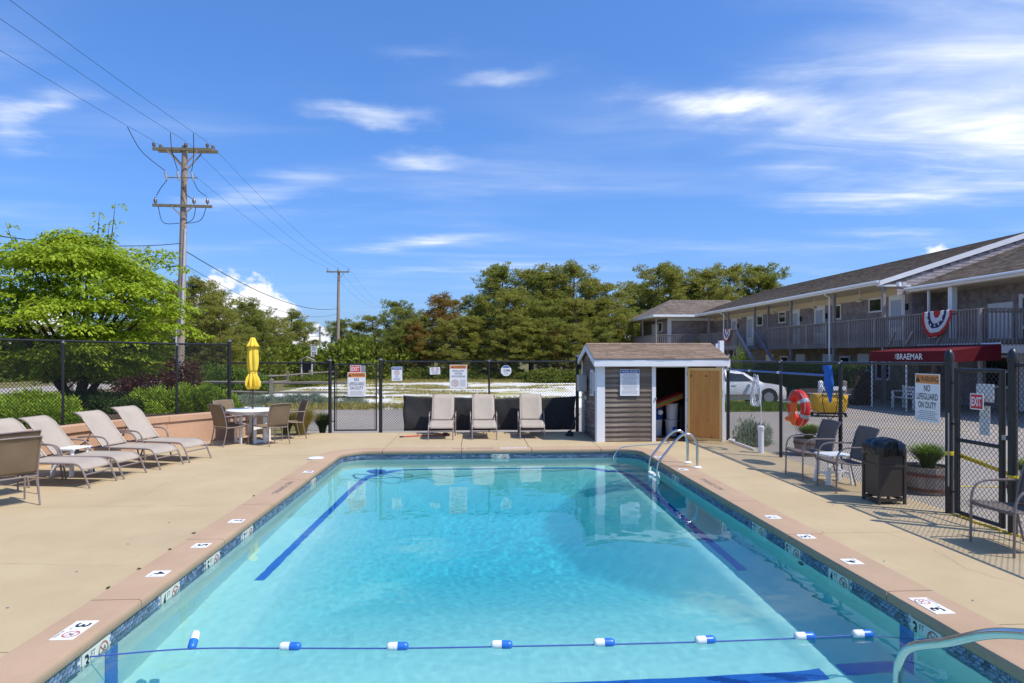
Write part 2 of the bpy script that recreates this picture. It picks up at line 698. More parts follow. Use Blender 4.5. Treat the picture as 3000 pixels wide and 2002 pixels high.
LS = lip_len()
LT = LS[-1]


def lip_at(s):
    s %= LT
    i = int(np.searchsorted(LS, s, side='right')) - 1
    i = min(i, LIPN - 1)
    t = (s - LS[i]) / max(LS[i + 1] - LS[i], 1e-9)
    a, b = LIP[i], LIP[(i + 1) % LIPN]
    p = Vector((a[0][0] + (b[0][0] - a[0][0]) * t, a[0][1] + (b[0][1] - a[0][1]) * t, 0))
    n = Vector((a[1][0] + (b[1][0] - a[1][0]) * t, a[1][1] + (b[1][1] - a[1][1]) * t, 0)).normalized()
    return p, n


CW = 0.395
coping = structure(link('pool_coping', None))
PROF = [(CW, .006), (.03, .006), (.010, .002), (.001, -.012), (0, -.03), (0, -.066), (.012, -.082), (CW, -.086)]


def s_of(x, y):
    return LS[min(range(LIPN), key=lambda i: (LIP[i][0][0] - x) ** 2 + (LIP[i][0][1] - y) ** 2)]


cuts = sorted([s_of(PX0, y) for y in (2.0, 3.7, 5.38, 7.08, 8.7, 10.4, 12.05)] + [s_of(x, PY1) for x in (-1.9, -.3, 1.15, 2.65)] + [s_of(PX1, y) for y in (12.05, 10.3, 8.48, 6.88, 5.2, 3.5, 2.0)] + [s_of(x, PY0) for x in (2.2, .4, -1.3)])
for i, s0 in enumerate(cuts):
    s1 = cuts[(i + 1) % len(cuts)]
    if s1 <= s0:
        s1 += LT
    s0 += .006
    s1 -= .006
    k = max(2, int((s1 - s0) / .085))
    mb = MB()
    wob = [random.uniform(-.0015, .0015) for _ in PROF]
    for j in range(k + 1):
        p, n = lip_at(s0 + (s1 - s0) * j / k)
        jit = .0025 * noise.noise((p.x * 9, p.y * 9, 1.7))
        for (d, z) in PROF:
            q = p + n * (d + (jit if d < .1 else 0))
            mb.v.append((q.x, q.y, z))
    m = len(PROF)
    for j in range(k):
        for q in range(m):
            mb.f.append((j * m + q, j * m + (q + 1) % m, (j + 1) * m + (q + 1) % m, (j + 1) * m + q))
    mb.f.append(tuple(range(m)))
    mb.f.append(tuple(k * m + q for q in range(m))[::-1])
    mb.build('coping_stone', m_coping, coping, smooth=True)

# deck slabs around the coping (each slab between two sawn joints)
deck = structure(link('pool_deck', None))
OX0, OX1, OY0, OY1 = PX0 - CW - .004, PX1 + CW + .004, PY0 - CW - .004, PY1 + CW + .004
G = .006


def slab(poly):
    mb = MB()
    mb.prism(poly, -.10, 0.0)
    return mb.build('slab', m_deck, deck, bevel=.003)


def wall_x(y):                                           # pool side of the tinted retaining wall
    return float(np.interp(y, [-8, 5, 9.5, 11.44, 12.1, 13.43, 14.21, 15.16, 15.9, 16.6], [-11, -10.2, -8.7, -7.81, -7.6, -7.15, -6.72, -6.05, -5.55, -5.1]))


def wallpoly(y0, y1):
    ys = [y0] + [y for y in np.arange(math.ceil(y0 * 2) / 2, y1, .5) if y0 < y < y1] + [y1]
    return [(wall_x(y) - .25, y) for y in ys]


RO = CR + CW
jl = [-6, .4, 4.45, 8.68, 12.95]
for y0, y1 in zip(jl[:-1], jl[1:]):
    slab([(OX0 - G, y0 + G), (OX0 - G, y1 - G)] + wallpoly(y0 + G, y1 - G)[::-1])
cl = [(OX0 - G, 12.95 + G)] + [(x - G, y + G) for x, y in arc((PX0 + CR, PY1 - CR), RO + .004, PI, PI / 2, 10)]
slab(cl + [(-1.9 - G, OY1 + G), (-1.9 - G, 16.62), (-5.0, 16.62)] + wallpoly(12.95 + G, 16.3)[::-1])
for a, b in ((-1.9, -.3), (-.3, 1.15), (1.15, 2.65)):
    slab([(a + G, OY1 + G), (b - G, OY1 + G), (b - G, 16.6), (a + G, 16.6)])
cr = [(x + G, y + G) for x, y in arc((PX1 - CR, PY1 - CR), RO + .004, PI / 2, 0, 10)]
slab([(2.65 + G, OY1 + G)] + cr + [(OX1 + G, 12.05 + G), (5.93, 12.05 + G), (5.93, 16.6), (2.65 + G, 16.6)])
jr = [-6, .4, 4.5, 6.93, 10.2, 12.05]
for y0, y1 in zip(jr[:-1], jr[1:]):
    slab([(OX1 + G, y0 + G), (5.93, y0 + G), (5.93, y1 - G), (OX1 + G, y1 - G)])
for x0, x1 in ((OX0, -.4), (-.4, OX1)):
    slab([(x0 + G, -6), (x1 - G, -6), (x1 - G, OY0 - G), (x0 + G, OY0 - G)])

# hairline cracks in the slabs, laid as thin dark ribbons
m_crack = pmat('dark crack', (.20, .15, .10), rough=.95)
for seed, pts in ((1, [(2.95, 13.95), (2.9, 14.15), (2.98, 14.4), (2.93, 14.56)]), (2, [(-4.9, 8.7), (-4.6, 9.3), (-4.75, 10.2), (-4.4, 11.0)]), (3, [(4.5, 6.9), (4.62, 6.3), (4.5, 5.7), (4.7, 5.1)]), (4, [(-7.0, 6.3), (-5.8, 6.1), (-4.4, 6.35), (-3.1, 6.2)])):
    mb = MB()
    pp = []
    for i in range(len(pts) - 1):
        for k in range(8):
            t_ = k / 8
            pp.append((pts[i][0] + (pts[i + 1][0] - pts[i][0]) * t_ + .03 * noise.noise((i * 8 + k, seed, .5)), pts[i][1] + (pts[i + 1][1] - pts[i][1]) * t_ + .03 * noise.noise((seed, i * 8 + k, 2.5))))
    for i, (x, y) in enumerate(pp):
        w_ = .0016 * (.5 + abs(noise.noise((i * .4, seed, 7))) * 1.5)
        dx, dy = pp[min(i + 1, len(pp) - 1)][0] - pp[max(i - 1, 0)][0], pp[min(i + 1, len(pp) - 1)][1] - pp[max(i - 1, 0)][1]
        q = math.hypot(dx, dy) or 1
        mb.v += [(x - dy / q * w_, y + dx / q * w_, .0012), (x + dy / q * w_, y - dx / q * w_, .0012)]
    for i in range(len(pp) - 1):
        mb.f.append((2 * i, 2 * i + 1, 2 * i + 3, 2 * i + 2))
    mb.build('crack', m_crack, deck)

# basin
basin = structure(link('pool_basin', None))
IN = .025                                                # wall face behind the lip
prof_y = [0, 4.6, 5.4, 5.95, 6.8, 7.75, 9, 10.5, 14]
prof_d = [.93, .96, 1.05, 1.18, 1.52, 2.05, 2.7, 3.0, 3.05]


def floor_z(x, y):
    d = float(np.interp(y, prof_y, prof_d))
    e = min(x - PX0, PX1 - x, PY1 - y + .28)
    lim = .93 + .05 * max(0, y - 6) / 6 + max(0.0, e - .56) * 1.25
    k = .12
    h = max(k - abs(d - lim), 0) / k
    return WZ - (min(d, lim) - h * h * k * .25)


FX, FY = 74, 150
V = []
for j in range(FY + 1):
    for i in range(FX + 1):
        x = PX0 - .12 + (PX1 - PX0 + .24) * i / FX
        y = PY0 - .12 + (PY1 - PY0 + .24) * j / FY
        V.append((x, y, floor_z(min(max(x, PX0), PX1), y)))
Fq = [(j * (FX + 1) + i, j * (FX + 1) + i + 1, (j + 1) * (FX + 1) + i + 1, (j + 1) * (FX + 1) + i) for j in range(FY) for i in range(FX)]
fl = link('basin_floor', np_mesh('basin_floor', V, Fq, m_plaster, True), basin)
fl.cycles.is_caustics_receiver = True
mb = MB()
for j in range(LIPN):
    p, n = LIP[j]
    for z in (-.08, -.30, -3.4):
        mb.v.append((p[0] + n[0] * IN, p[1] + n[1] * IN, z))
for j in range(LIPN):
    for q in range(2):
        a, b = j * 3 + q, ((j + 1) % LIPN) * 3 + q
        mb.f.append((a, b, b + 1, a + 1))
bw = mb.build('basin_wall', m_plaster, basin, smooth=True)
bw.cycles.is_caustics_receiver = True
# waterline tile: grout bed, then single tiles (near ones as pieces, the rest joined)
mb = MB()
for j in range(LIPN):
    p, n = LIP[j]
    for z in (-.086, -.27):
        mb.v.append((p[0] + n[0] * (IN - .004), p[1] + n[1] * (IN - .004), z))
for j in range(LIPN):
    a, b = j * 2, ((j + 1) % LIPN) * 2
    mb.f.append((a, b, b + 1, a + 1))
gb = mb.build('grout_bed', m_grout, basin)
gb.cycles.is_caustics_receiver = True
# depth marker tiles on the waterline: (side, along, text)
WALL_MARKS = [('L', 4.74, '3'), ('L', 5.86, '4'), ('L', 6.78, '5'), ('L', 7.80, '7'), ('L', 10.9, '9'),
              ('R', 4.72, '3'), ('R', 5.90, '4'), ('R', 6.78, '5'), ('R', 7.62, '7'), ('R', 10.85, '9'), ('B', .52, '10')]


def in_mark(p):
    for sd, a, t in WALL_MARKS:
        if sd == 'L' and p.x < 0 and abs(p.y - a) < .185 and p.x < PX0 + .05:
            return True
        if sd == 'R' and p.x > PX1 - .05 and abs(p.y - a) < .185:
            return True
        if sd == 'B' and p.y > PY1 - .05 and abs(p.x - a) < .185:
            return True
    return False


mb = MB()
unit = MB().box((0, 0, 0), (.051, .006, .0255))
unit_me = unit.mesh('tile', m_tile_o)
nrow = 6
s = 0.0
near = 0
row_n = int(LT / .0545)
pitch = LT / row_n
for r_ in range(nrow):
    z = -.102 - r_ * .0285
    for k in range(row_n):
        p, n = lip_at((k + (.5 if r_ % 2 else 0)) * pitch)
        if in_mark(p):
            continue
        q = p + n * (IN - .006)
        ang = math.atan2(n.y, n.x) - PI / 2
        if near < 300 and r_ < 5 and ((p.x < PX0 + .01 and 3.9 < p.y < 5.75) or (p.x > PX1 - .01 and 4.1 < p.y < 5.6)):
            o = link('tile', unit_me, basin, (q.x, q.y, z), ang)
            o.cycles.is_caustics_receiver = True
            near += 1
        else:
            mb.box((q.x, q.y, z), (.051, .006, .0255), ang)
o = mb.build('waterline_tiling', m_tile, basin)
o['kind'] = 'stuff'
o.cycles.is_caustics_receiver = True


def annulus(r0, r1, n=24):
    mb_ = MB()
    for i in range(n):
        a = 2 * PI * i / n
        mb_.v += [(r0 * math.cos(a), r0 * math.sin(a), 0), (r1 * math.cos(a), r1 * math.sin(a), 0)]
    for i in range(n):
        j = (i + 1) % n
        mb_.f.append((2 * i, 2 * i + 1, 2 * j + 1, 2 * j))
    return mb_


def no_sign_mesh(mat, r=1.0):
    mb_ = annulus(.82 * r, r)
    mb_.box((0, 0, .0005), (1.7 * r, .14 * r, .0004), -PI / 4)
    return mb_.mesh('prohibition_ring', mat)


def diver_mesh(mat):
    mb_ = MB()
    mb_.bar((-.35, -.35, 0), (.2, .15, 0), .16, .0006)
    mb_.bar((.2, .15, 0), (.5, .1, 0), .10, .0006)
    mb_.bar((.1, .1, .0002), (.15, .5, .0002), .10, .0006)
    for i in range(8):
        a = 2 * PI * i / 8
        mb_.v.append((.34 + .1 * math.cos(a), .32 + .1 * math.sin(a), .0004))
    k = len(mb_.v)
    mb_.f.append(tuple(range(k - 8, k)))
    return mb_.mesh('figure', mat)


m_faded = pmat('faded red print', (.42, .06, .04), (.50, .16, .12), 40, .5)
m_greyprint = pmat('faded black print', (.04, .04, .045), (.16, .16, .16), 60, .6)
NO_ME = no_sign_mesh(m_faded)
DIV_ME = diver_mesh(m_greyprint)


def prohibit(parent, x, y, r, z=.004):
    a = link('prohibition_ring', NO_ME, parent, (x, y, z))
    a.scale = (r, r, 1)
    b = link('figure', DIV_ME, parent, (x, y, z - .001))
    b.scale = (r, r, 1)
    return a, b


NUMW = {'10': .075}
for sd, a, t in WALL_MARKS:
    me = MB().box((0, 0, .003), (.33, .15, .006)).mesh('depth_marker', m_marktile)
    mk = link('depth_marker', me, basin)
    if sd == 'L':
        mk.location, rz = (PX0 - IN + .009, a, -.163), PI / 2
    elif sd == 'R':
        mk.location, rz = (PX1 + IN - .009, a, -.163), -PI / 2
    else:
        mk.location, rz = (a, PY1 + IN - .009, -.163), 0
    mk.rotation_euler = (PI / 2, 0, rz)
    # the wall faces into the pool
    put_text(mk, t, m_black, -.115, 0.0, NUMW.get(t, .05), .115, .0075, bold=.02)
    put_text(mk, 'FT', m_greyprint, -.04, .035, .05, .045, .0075)
    prohibit(mk, .085, 0, .062, .0085)
    mk.cycles.is_caustics_receiver = True

# markers set in the coping: (x, y, number, turn, with prohibition tile)
m_signwhite = pmat('white sign print', (.82, .82, .82), (.76, .76, .76), 12, .45)
for x, y, t, side, dbl in ((-2.83, 4.76, '3', -1, True), (-2.82, 5.95, '4', -1, False), (-2.80, 6.81, '5', -1, False), (-2.80, 7.79, '7', -1, False), (-2.79, 11.04, '9', -1, False),
                           (3.54, 4.85, '3', 1, True), (3.55, 5.93, '4', 1, False), (3.55, 6.78, '5', 1, False), (3.58, 7.62, '7', 1, False), (3.55, 10.90, '9', 1, False), (3.53, 12.3, '9', 1, False)):
    w = .32 if dbl else .155
    me = MB().box((0, 0, .002), (w, .155, .004)).mesh('coping_marker', m_signwhite)
    mk = link('coping_marker', me, coping, (x, y, .0065), (-PI / 2 if side < 0 else PI / 2))
    put_text(mk, t, m_black, -.08 if dbl else -.012, .01, .075, .10, .0052, bold=.02)
    put_text(mk, 'FT', m_greyprint, (-.02 if dbl else .05), -.045, .03, .028, .0052)
    if dbl:
        prohibit(mk, .075, .018, .055, .0058)
        put_text(mk, 'NO DIVING', m_greyprint, .075, -.062, .12, .018, .0052)
# worn NO DIVING stencils on the coping
for x, y, rz in ((-2.83, 9.75, -PI / 2), (3.58, 9.65, PI / 2), (-.05, 13.66, 0)):
    o = link('stencil', text_mesh('NO DIVING', m_greyprint), coping, (x, y, .0075), rz)
    o.scale = (.85, .09, 1)
tg = link('stencil_plate', MB().box((0, 0, .0015), (.55, .09, .003)).mesh('stencil_plate', m_signwhite), coping, (.80, 13.66, .0065))
put_text(tg, 'NO DIVING', m_greyprint, 0, 0, .48, .06, .004)

# lines on the basin: cobalt tile strips that follow the floor


def strip(pts, w, name, lift=.006):
    pts = smooth_path([Vector((x, y, 0)) for x, y in pts], 12)
    mb_ = MB()
    for i, p in enumerate(pts):
        d = (pts[min(i + 1, len(pts) - 1)] - pts[max(i - 1, 0)]).normalized()
        nrm = Vector((-d.y, d.x, 0))
        for k in range(-1, 2):
            q = p + nrm * (w / 2 * k)
            mb_.v.append((q.x, q.y, floor_z(q.x, q.y) + lift))
    for i in range(len(pts) - 1):
        for k in range(2):
            mb_.f.append((i * 3 + k, i * 3 + k + 1, i * 3 + 4 + k, i * 3 + 3 + k))
    o_ = mb_.build(name, m_line, basin)
    o_.cycles.is_caustics_receiver = True


strip([(-2.33, 7.15), (-2.26, 8.6), (-2.19, 10.2), (-2.12, 11.8), (-2.0, 12.75), (-1.6, 13.16), (-.9, 13.24), (0.2, 13.25), (1.5, 13.25), (2.35, 13.18), (2.85, 12.8), (3.02, 11.9), (3.02, 10.2), (3.01, 8.6), (3.01, 7.15)], .105, 'floor_line', .012)
strip([(PX0 + .02, 5.0), (-1, 5.0), (1, 5.0), (PX1 - .02, 5.0)], .16, 'break_line', .010)
for x, sx in ((PX0 - IN + .004, 1), (PX1 + IN - .004, -1)):
    o = MB().box((x, 4.95, (WZ - .09 + WZ - .95) / 2), (.006, .16, .86)).build('wall_stripe', m_line, basin)
    o.cycles.is_caustics_receiver = True
# wall return inlet
o = MB().tube([(PX1 + IN, 6.62, -.36), (PX1 + IN - .012, 6.62, -.36)], .05, 16).build('return_inlet', m_black, basin)

# water
m_water = bpy.data.materials.new('pool water')
m_water.use_nodes = True
nt = m_water.node_tree
nt.nodes.clear()
out = nt.nodes.new('ShaderNodeOutputMaterial')
gl = nt.nodes.new('ShaderNodeBsdfGlass')
gl.inputs['IOR'].default_value = 1.333
gl.inputs['Roughness'].default_value = 0.0
nt.links.new(gl.outputs[0], out.inputs['Surface'])
m_body = bpy.data.materials.new('water absorption')
m_body.use_nodes = True
nb = m_body.node_tree
nb.nodes.remove(nb.nodes['Principled BSDF'])
va = nb.nodes.new('ShaderNodeVolumeAbsorption')
nb.links.new(va.outputs[0], nb.nodes['Material Output'].inputs['Volume'])
va.inputs['Color'].default_value = (.30, .88, .955, 1)
va.inputs['Density'].default_value = 1.0
NX, NY = 190, 380
xs = np.linspace(PX0 - IN - .02, PX1 + IN + .02, NX + 1)
ys = np.linspace(PY0 - IN - .02, PY1 + IN + .02, NY + 1)
V = []
for y in ys:
    for x in xs:
        z = WZ + .0011 * noise.noise((x * 2.6, y * 2.0, .3)) + .00055 * noise.noise((x * 6.5, y * 5.2, 4.1)) + .00042 * noise.noise((x * 14, y * 11, 9.0))
        e = math.exp(-((x - 2.4) ** 2 + (y - 9.2) ** 2) / 1.6)
        z += .0016 * e * noise.noise((x * 4.5, y * 4.5, 7.7))
        V.append((x, y, z))
Fq = [(j * (NX + 1) + i, j * (NX + 1) + i + 1, (j + 1) * (NX + 1) + i + 1, (j + 1) * (NX + 1) + i) for j in range(NY) for i in range(NX)]
mb = MB()
mb.v = V
mb.f = Fq
me = bpy.data.meshes.new('pool_water')
me.from_pydata(mb.v, [], mb.f)
me.materials.append(m_water)
sm = np.zeros(len(me.polygons), dtype=bool)
sm[:NX * NY] = True
me.polygons.foreach_set('use_smooth', sm)
water = structure(link('pool_water', me))
water.cycles.is_caustics_caster = True
# the blue of the depth: even absorption through the whole body of water
MB().span((PX0 - IN - .015, PY0 - IN - .015, -3.5), (PX1 + IN + .015, PY1 + IN + .015, WZ + .012)).build('water_body', m_body, water)

# ------------------------------------------------------------------ retaining wall and planter
wall = thing('retaining_wall', 'low tinted concrete retaining wall curving behind the loungers', 'wall')
ysw = list(np.arange(4.0, 15.95, .25)) + [15.95]


def wall_run(y0, y1, off0, off1, z0, z1, name, bevel=.006, chip=0):
    mb = MB()
    ys_ = [y0] + [y for y in ysw if y0 < y < y1] + [y1]
    for y in ys_:
        x = wall_x(y)
        j = chip * max(0, noise.noise((y * 5.3, 2.2, 0))) if chip else 0
        for o_, z in ((off0 - j, z0), (off0 - j * .4, z1), (off1, z1), (off1, z0)):
            mb.v.append((x + o_, y, z))
    n = len(ys_)
    for i in range(n - 1):
        for q in range(4):
            mb.f.append((i * 4 + q, i * 4 + (q + 1) % 4, i * 4 + 4 + (q + 1) % 4, i * 4 + 4 + q))
    mb.f += [(0, 1, 2, 3), (n * 4 - 1, n * 4 - 2, n * 4 - 3, n * 4 - 4)]
    return mb.build(name, m_wallc, wall, bevel=bevel)


for y0, y1 in ((4.0, 7.6), (7.61, 10.9), (10.91, 14.35), (14.36, 15.95)):
    wall_run(y0, y1, 0.0, -.24, -.1, .52, 'panel')
    wall_run(y0, y1, .045, -.28, .522, .65, 'cap', chip=.02)
mb = MB()
yl = list(np.arange(2, 16.6, 1.0))
poly = [(wall_x(y) - .2, y) for y in yl]
mb.prism(poly + [(-5.35, 16.9), (-7.5, 19.5), (-13, 21), (-19, 19), (-21, 8), (-16, 2)], -.13, .54)
structure(mb.build('planter_soil', m_soil))

# ------------------------------------------------------------------ chain link fences


def link_mesh(name, a, b, z0, z1, parent, half=.034, r=.0029):
    a, b = Vector((a[0], a[1], 0)), Vector((b[0], b[1], 0))
    Ld = (b - a).length
    u = (b - a) / Ld
    n = Vector((-u.y, u.x, 0))
    K = int(Ld / half)
    S = int((z1 - z0) / half) + 1
    k = np.arange(K)[:, None]
    i = np.arange(S)[None, :]
    xx = (k + ((i + k) % 2)) * (Ld / (K + 1))
    zz = z0 + i * ((z1 - z0) / (S - 1)) + 0 * k
    dn = (((i + k) % 2) - .5) * .004
    base = np.stack([a.x + u.x * xx + n.x * dn, a.y + u.y * xx + n.y * dn, zz], -1)
    offs = np.array([[n.x * r, n.y * r, 0], [(-n.x * .5 + u.x * 1.2) * r, (-n.y * .5 + u.y * 1.2) * r, 0], [(-n.x * .5 - u.x * 1.2) * r, (-n.y * .5 - u.y * 1.2) * r, 0]])
    V_ = (base[:, :, None, :] + offs[None, None]).reshape(-1, 3)
    idx = (np.arange(K)[:, None] * S + np.arange(S - 1)[None, :]).reshape(-1) * 3
    Fs = []
    for j in range(3):
        j2 = (j + 1) % 3
        Fs.append(np.stack([idx + j, idx + j2, idx + 3 + j2, idx + 3 + j], -1))
    o_ = link(name, np_mesh(name, V_, np.concatenate(Fs), m_wire), parent)
    o_['kind'] = 'stuff'
    return o_


def post_mesh(h, r, cap='dome'):
    mb_ = MB().cyl((0, 0, 0), r, h, 14)
    if cap == 'acorn':
        mb_.lathe([(r * 1.15, 0), (r * 1.22, .02), (r * 1.15, .05), (r * 1.12, .07), (r * .95, .10), (r * .55, .13), (r * .1, .145)], 14, (0, 0, h - .01))
    elif cap == 'dome':
        mb_.lathe([(r * 1.12, 0), (r * 1.15, .015), (r * .9, .035), (r * .3, .045)], 14, (0, 0, h - .004))
    return mb_.mesh('post', m_blacksteel, True)


def fence(label, pts, zt, zb, posts, parent_loc=(0, 0, 0), r=.03, clip=True, mesh_to=None, wr=.0036):
    """pts: run of the top rail; posts: list of (x, y, base, top, radius, cap)"""
    t = thing('chain_link_fence', label, 'fence')
    for i in range(len(pts) - 1):
        MB().tube([(pts[i][0], pts[i][1], zt[i]), (pts[i + 1][0], pts[i + 1][1], zt[i + 1])], .021, 10).build('top_rail', m_blacksteel, t, True)
        MB().tube([(pts[i][0], pts[i][1], zb[i] + .05), (pts[i + 1][0], pts[i + 1][1], zb[i + 1] + .05)], .003, 5).build('tension_wire', m_wire, t)
        if mesh_to is None or i < mesh_to:
            link_mesh('chain_link', pts[i], pts[i + 1], zb[i] + .03, zt[i] + .012, t, r=wr)
    for x, y, b, tp, rr, cap in posts:
        o_ = link('post', post_mesh(tp - b, rr, cap), t, (x, y, b))
        if clip and cap != 'acorn':
            link('rail_clamp', MB().cyl((0, 0, 0), rr * 1.18, .035, 12).mesh('rail_clamp', m_galv, True), o_, (0, 0, tp - b - .02))
    return t


LF = [(-9.75, 9.6), (-7.95, 13.0), (-6.75, 15.1), (-6.22, 16.82)]
fence('black chain link fence above the planter, standing behind the tinted wall', LF, [2.24, 2.24, 2.22, 2.24], [.56] * 4,
      [(LF[0][0], LF[0][1], .5, 2.22, .026, 'dome'), (LF[1][0], LF[1][1], .5, 2.22, .026, 'dome'), (LF[2][0], LF[2][1], .5, 2.20, .026, 'dome'), (LF[3][0], LF[3][1], -.1, 2.33, .045, 'dome')], wr=.0046)
YB = 16.8
fence('short run of chain link fence behind the yellow umbrella', [(-6.16, YB), (-3.74, YB)], [1.77, 1.77], [.0, .0], [(-3.70, YB, -.1, 1.84, .045, 'dome')])
fence('chain link fence carrying the four small notices behind three loungers', [(-2.38, YB), (.36, YB), (2.62, YB)], [1.80, 1.80, 1.80], [0, 0, 0],
      [(-2.42, YB, -.1, 1.86, .045, 'dome'), (.36, YB, -.1, 1.82, .026, 'dome'), (2.66, YB, -.1, 1.95, .045, 'dome')])
XR = 5.87
fence('chain link fence with the life ring, beside the parking lot', [(XR, 14.72), (XR, 12.16), (XR, 10.12), (XR, 7.78)], [1.83, 1.83, 1.835, 1.85], [-.08] * 4,
      [(XR - .02, 14.72, -.1, 1.95, .04, 'dome'), (XR, 12.16, -.1, 1.84, .03, 'dome'), (XR, 10.12, -.1, 1.84, .03, 'dome'), (XR, 7.72, -.1, 1.90, .046, 'acorn')], wr=.0030)
fence('end run of chain link fence past the taped gate', [(XR, 6.72), (XR, 4.4), (XR, 2.0)], [1.85, 1.85, 1.85], [-.08] * 3,
      [(XR, 6.77, -.1, 1.90, .046, 'acorn'), (XR, 4.4, -.1, 1.84, .03, 'dome')], wr=.0029)


def gate(label, a, b, zt, ymid, loc_n, rad=.021):
    t = thing('fence_gate', label, 'gate')
    a, b = Vector((a[0], a[1], 0)), Vector((b[0], b[1], 0))
    for p in (a, b):
        MB().tube([p + Vector((0, 0, .03)), p + Vector((0, 0, zt))], rad, 10).build('upright', m_blacksteel, t, True)
    for z in (.05, ymid, zt - .02):
        MB().tube([a + Vector((0, 0, z)), b + Vector((0, 0, z))], rad * .9, 10).build('cross_rail', m_blacksteel, t, True)
    d = (b - a).normalized()
    link_mesh('chain_link', a + d * .03, b - d * .03, .06, zt + .02, t)
    for z in (.28, zt * .62, zt - .18):
        MB().tube([a - d * .09 + Vector((0, 0, z)), a + d * .02 + Vector((0, 0, z))], .012, 8).build('hinge', m_blacksteel, t, True)
    for p, s_ in ((b - d * .05, 1), (a + d * .05, 1)):
        MB().box(tuple(p + Vector((0, 0, zt / 2))), (.012, .012, zt - .1)).build('tension_bar', m_blacksteel, t)
    MB().box(tuple(b + d * .045 + Vector((0, 0, zt * .58))), (.06, .06, .05)).build('latch', m_galv, t)
    return t


gate('closed chain link gate with the EXIT and NO LIFEGUARD notices', (-3.58, YB - .01), (-2.53, YB - .01), 1.75, .90, 1)
gate('closed chain link gate beside the black bin, tied with yellow tape', (XR, 7.60), (XR, 6.90), 1.80, .93, 1, .026)
# galvanised drop rods on the near gate
o = MB().tube([(5.80, 7.64, .35), (5.80, 7.64, 1.25)], .009, 8).build('gate_drop_rod', m_galv, None, True)
tag(o, 'thin galvanised drop rod on the gate post by the bin', 'rod')

# black wind screen tied to the back fence
m_screen = pmat('black woven screen', (.016, .016, .017), (.05, .048, .046), 25, .85, .6, 180, stretch=(1, 1, 3))
mb = MB()
nx, nz = 60, 14
for i in range(nx + 1):
    u = i / nx
    x = -1.83 + 4.42 * u
    top = .94 - .035 * u - .045 * math.sin(PI * ((u * 3.0) % 1.0)) * .6 - .05 * math.sin(PI * u)
    for j in range(nz + 1):
        v_ = j / nz
        z = .03 + (top - .03) * v_
        y = YB - .06 - .04 * noise.noise((x * 1.6, z * 2.2, .5)) - .035 * noise.noise((x * 5, z * 3 + x * 2, 2)) * (1 - v_ * .5)
        mb.v.append((x + .03 * noise.noise((z * 3, u, 0)) * (1 if i in (0, nx) else 0), y, z))
for i in range(nx):
    for j in range(nz):
        a = i * (nz + 1) + j
        mb.f.append((a, a + nz + 1, a + nz + 2, a + 1))
t = thing('wind_screen', 'sagging black fabric screen tied low along the fence behind loungers', 'screen')
sc_o = mb.build('fabric', m_screen, t, True)
md = sc_o.modifiers.new('thickness', 'SOLIDIFY')
md.thickness = .004
for u in (.0, .14, .29, .45, .62, .78, .9):
    MB().box((-1.83 + 4.42 * u, YB - .065, .93 - .035 * u - .05 * math.sin(PI * u)), (.014, .012, .014)).build('grommet', m_galv, t)

# ------------------------------------------------------------------ signs
m_orange = pmat('orange sign print', (.78, .28, .07), (.70, .23, .05), 8, .5)
m_signred = pmat('red sign print', (.62, .035, .04), (.55, .03, .03), 8, .45)
m_signblue = pmat('blue sign print', (.035, .10, .38), (.03, .08, .32), 8, .45)
m_grey = pmat('grey small print', (.30, .30, .33), rough=.6)
FACE_Y = (PI / 2, 0, 0)                                  # faces the camera side
FACE_X = (PI / 2, 0, -PI / 2)                            # faces the pool from the right fence


def sign(name, label, cat, loc, rot, w, h, mat=None, r=.012, group=None):
    t = thing(name, label, cat, loc)
    t.rotation_euler = rot
    mb_ = MB()
    pts = []
    for cx, cy, a0 in ((w / 2 - r, h / 2 - r, 0), (-w / 2 + r, h / 2 - r, PI / 2), (-w / 2 + r, -h / 2 + r, PI), (w / 2 - r, -h / 2 + r, 1.5 * PI)):
        pts += arc((cx, cy), r, a0, a0 + PI / 2, 4)
    mb_.prism(pts, 0, .004)
    mb_.build('panel', mat or m_signwhite, t)
    return t


def band(t, y0, y1, w, mat, name='header', x=0.0):
    o_ = MB().box((x, (y0 + y1) / 2, .005), (w, abs(y1 - y0), .0016)).build(name, mat, t)
    return o_


def small_print(t, x, y0, y1, w, rows, mat=None, seed=0):
    rr = random.Random(seed)
    mb_ = MB()
    for k in range(rows):
        y = y0 + (y1 - y0) * (k + .5) / rows
        ww = w * rr.uniform(.72, 1.0)
        xx = x - ww / 2
        while xx < x + ww / 2 - .01:
            q = min(rr.uniform(.012, .045), x + ww / 2 - xx)
            mb_.box((xx + q / 2, y, .0046), (q, abs(y1 - y0) / rows * .42, .0008))
            xx += q + .008
    o_ = mb_.build('small_print', mat or m_grey, t)
    o_['kind'] = 'stuff'
    return o_


def lifeguard(label, loc, rot, w, h, ink):
    t = sign('warning_sign', label, 'sign', loc, rot, w, h)
    band(t, h / 2 - .012, h / 2 - h * .205, w - .024, m_orange)
    y = h / 2 - h * .11
    put_text(t, 'WARNING', m_black, w * .09, y, w * .70, h * .115, .0066, bold=.012)
    tri = MB().add([(-.045, -.04, 0), (.045, -.04, 0), (0, .04, 0)], [(0, 1, 2)]).build('hazard_triangle', m_black, t)
    tri.location = (-w * .375, y, .0066)
    put_text(t, '!', m_orange, -w * .375, y - .006, .008, .045, .0075)
    for k, (s_, ww) in enumerate((('NO', .26), ('LIFEGUARD', .86), ('ON DUTY', .74))):
        put_text(t, s_, ink, 0, h * (.20 - .175 * k), w * ww, h * .135, .0052, bold=.016)
    small_print(t, 0, -h * .26, -h * .46, w * .82, 5, seed=3)
    return t


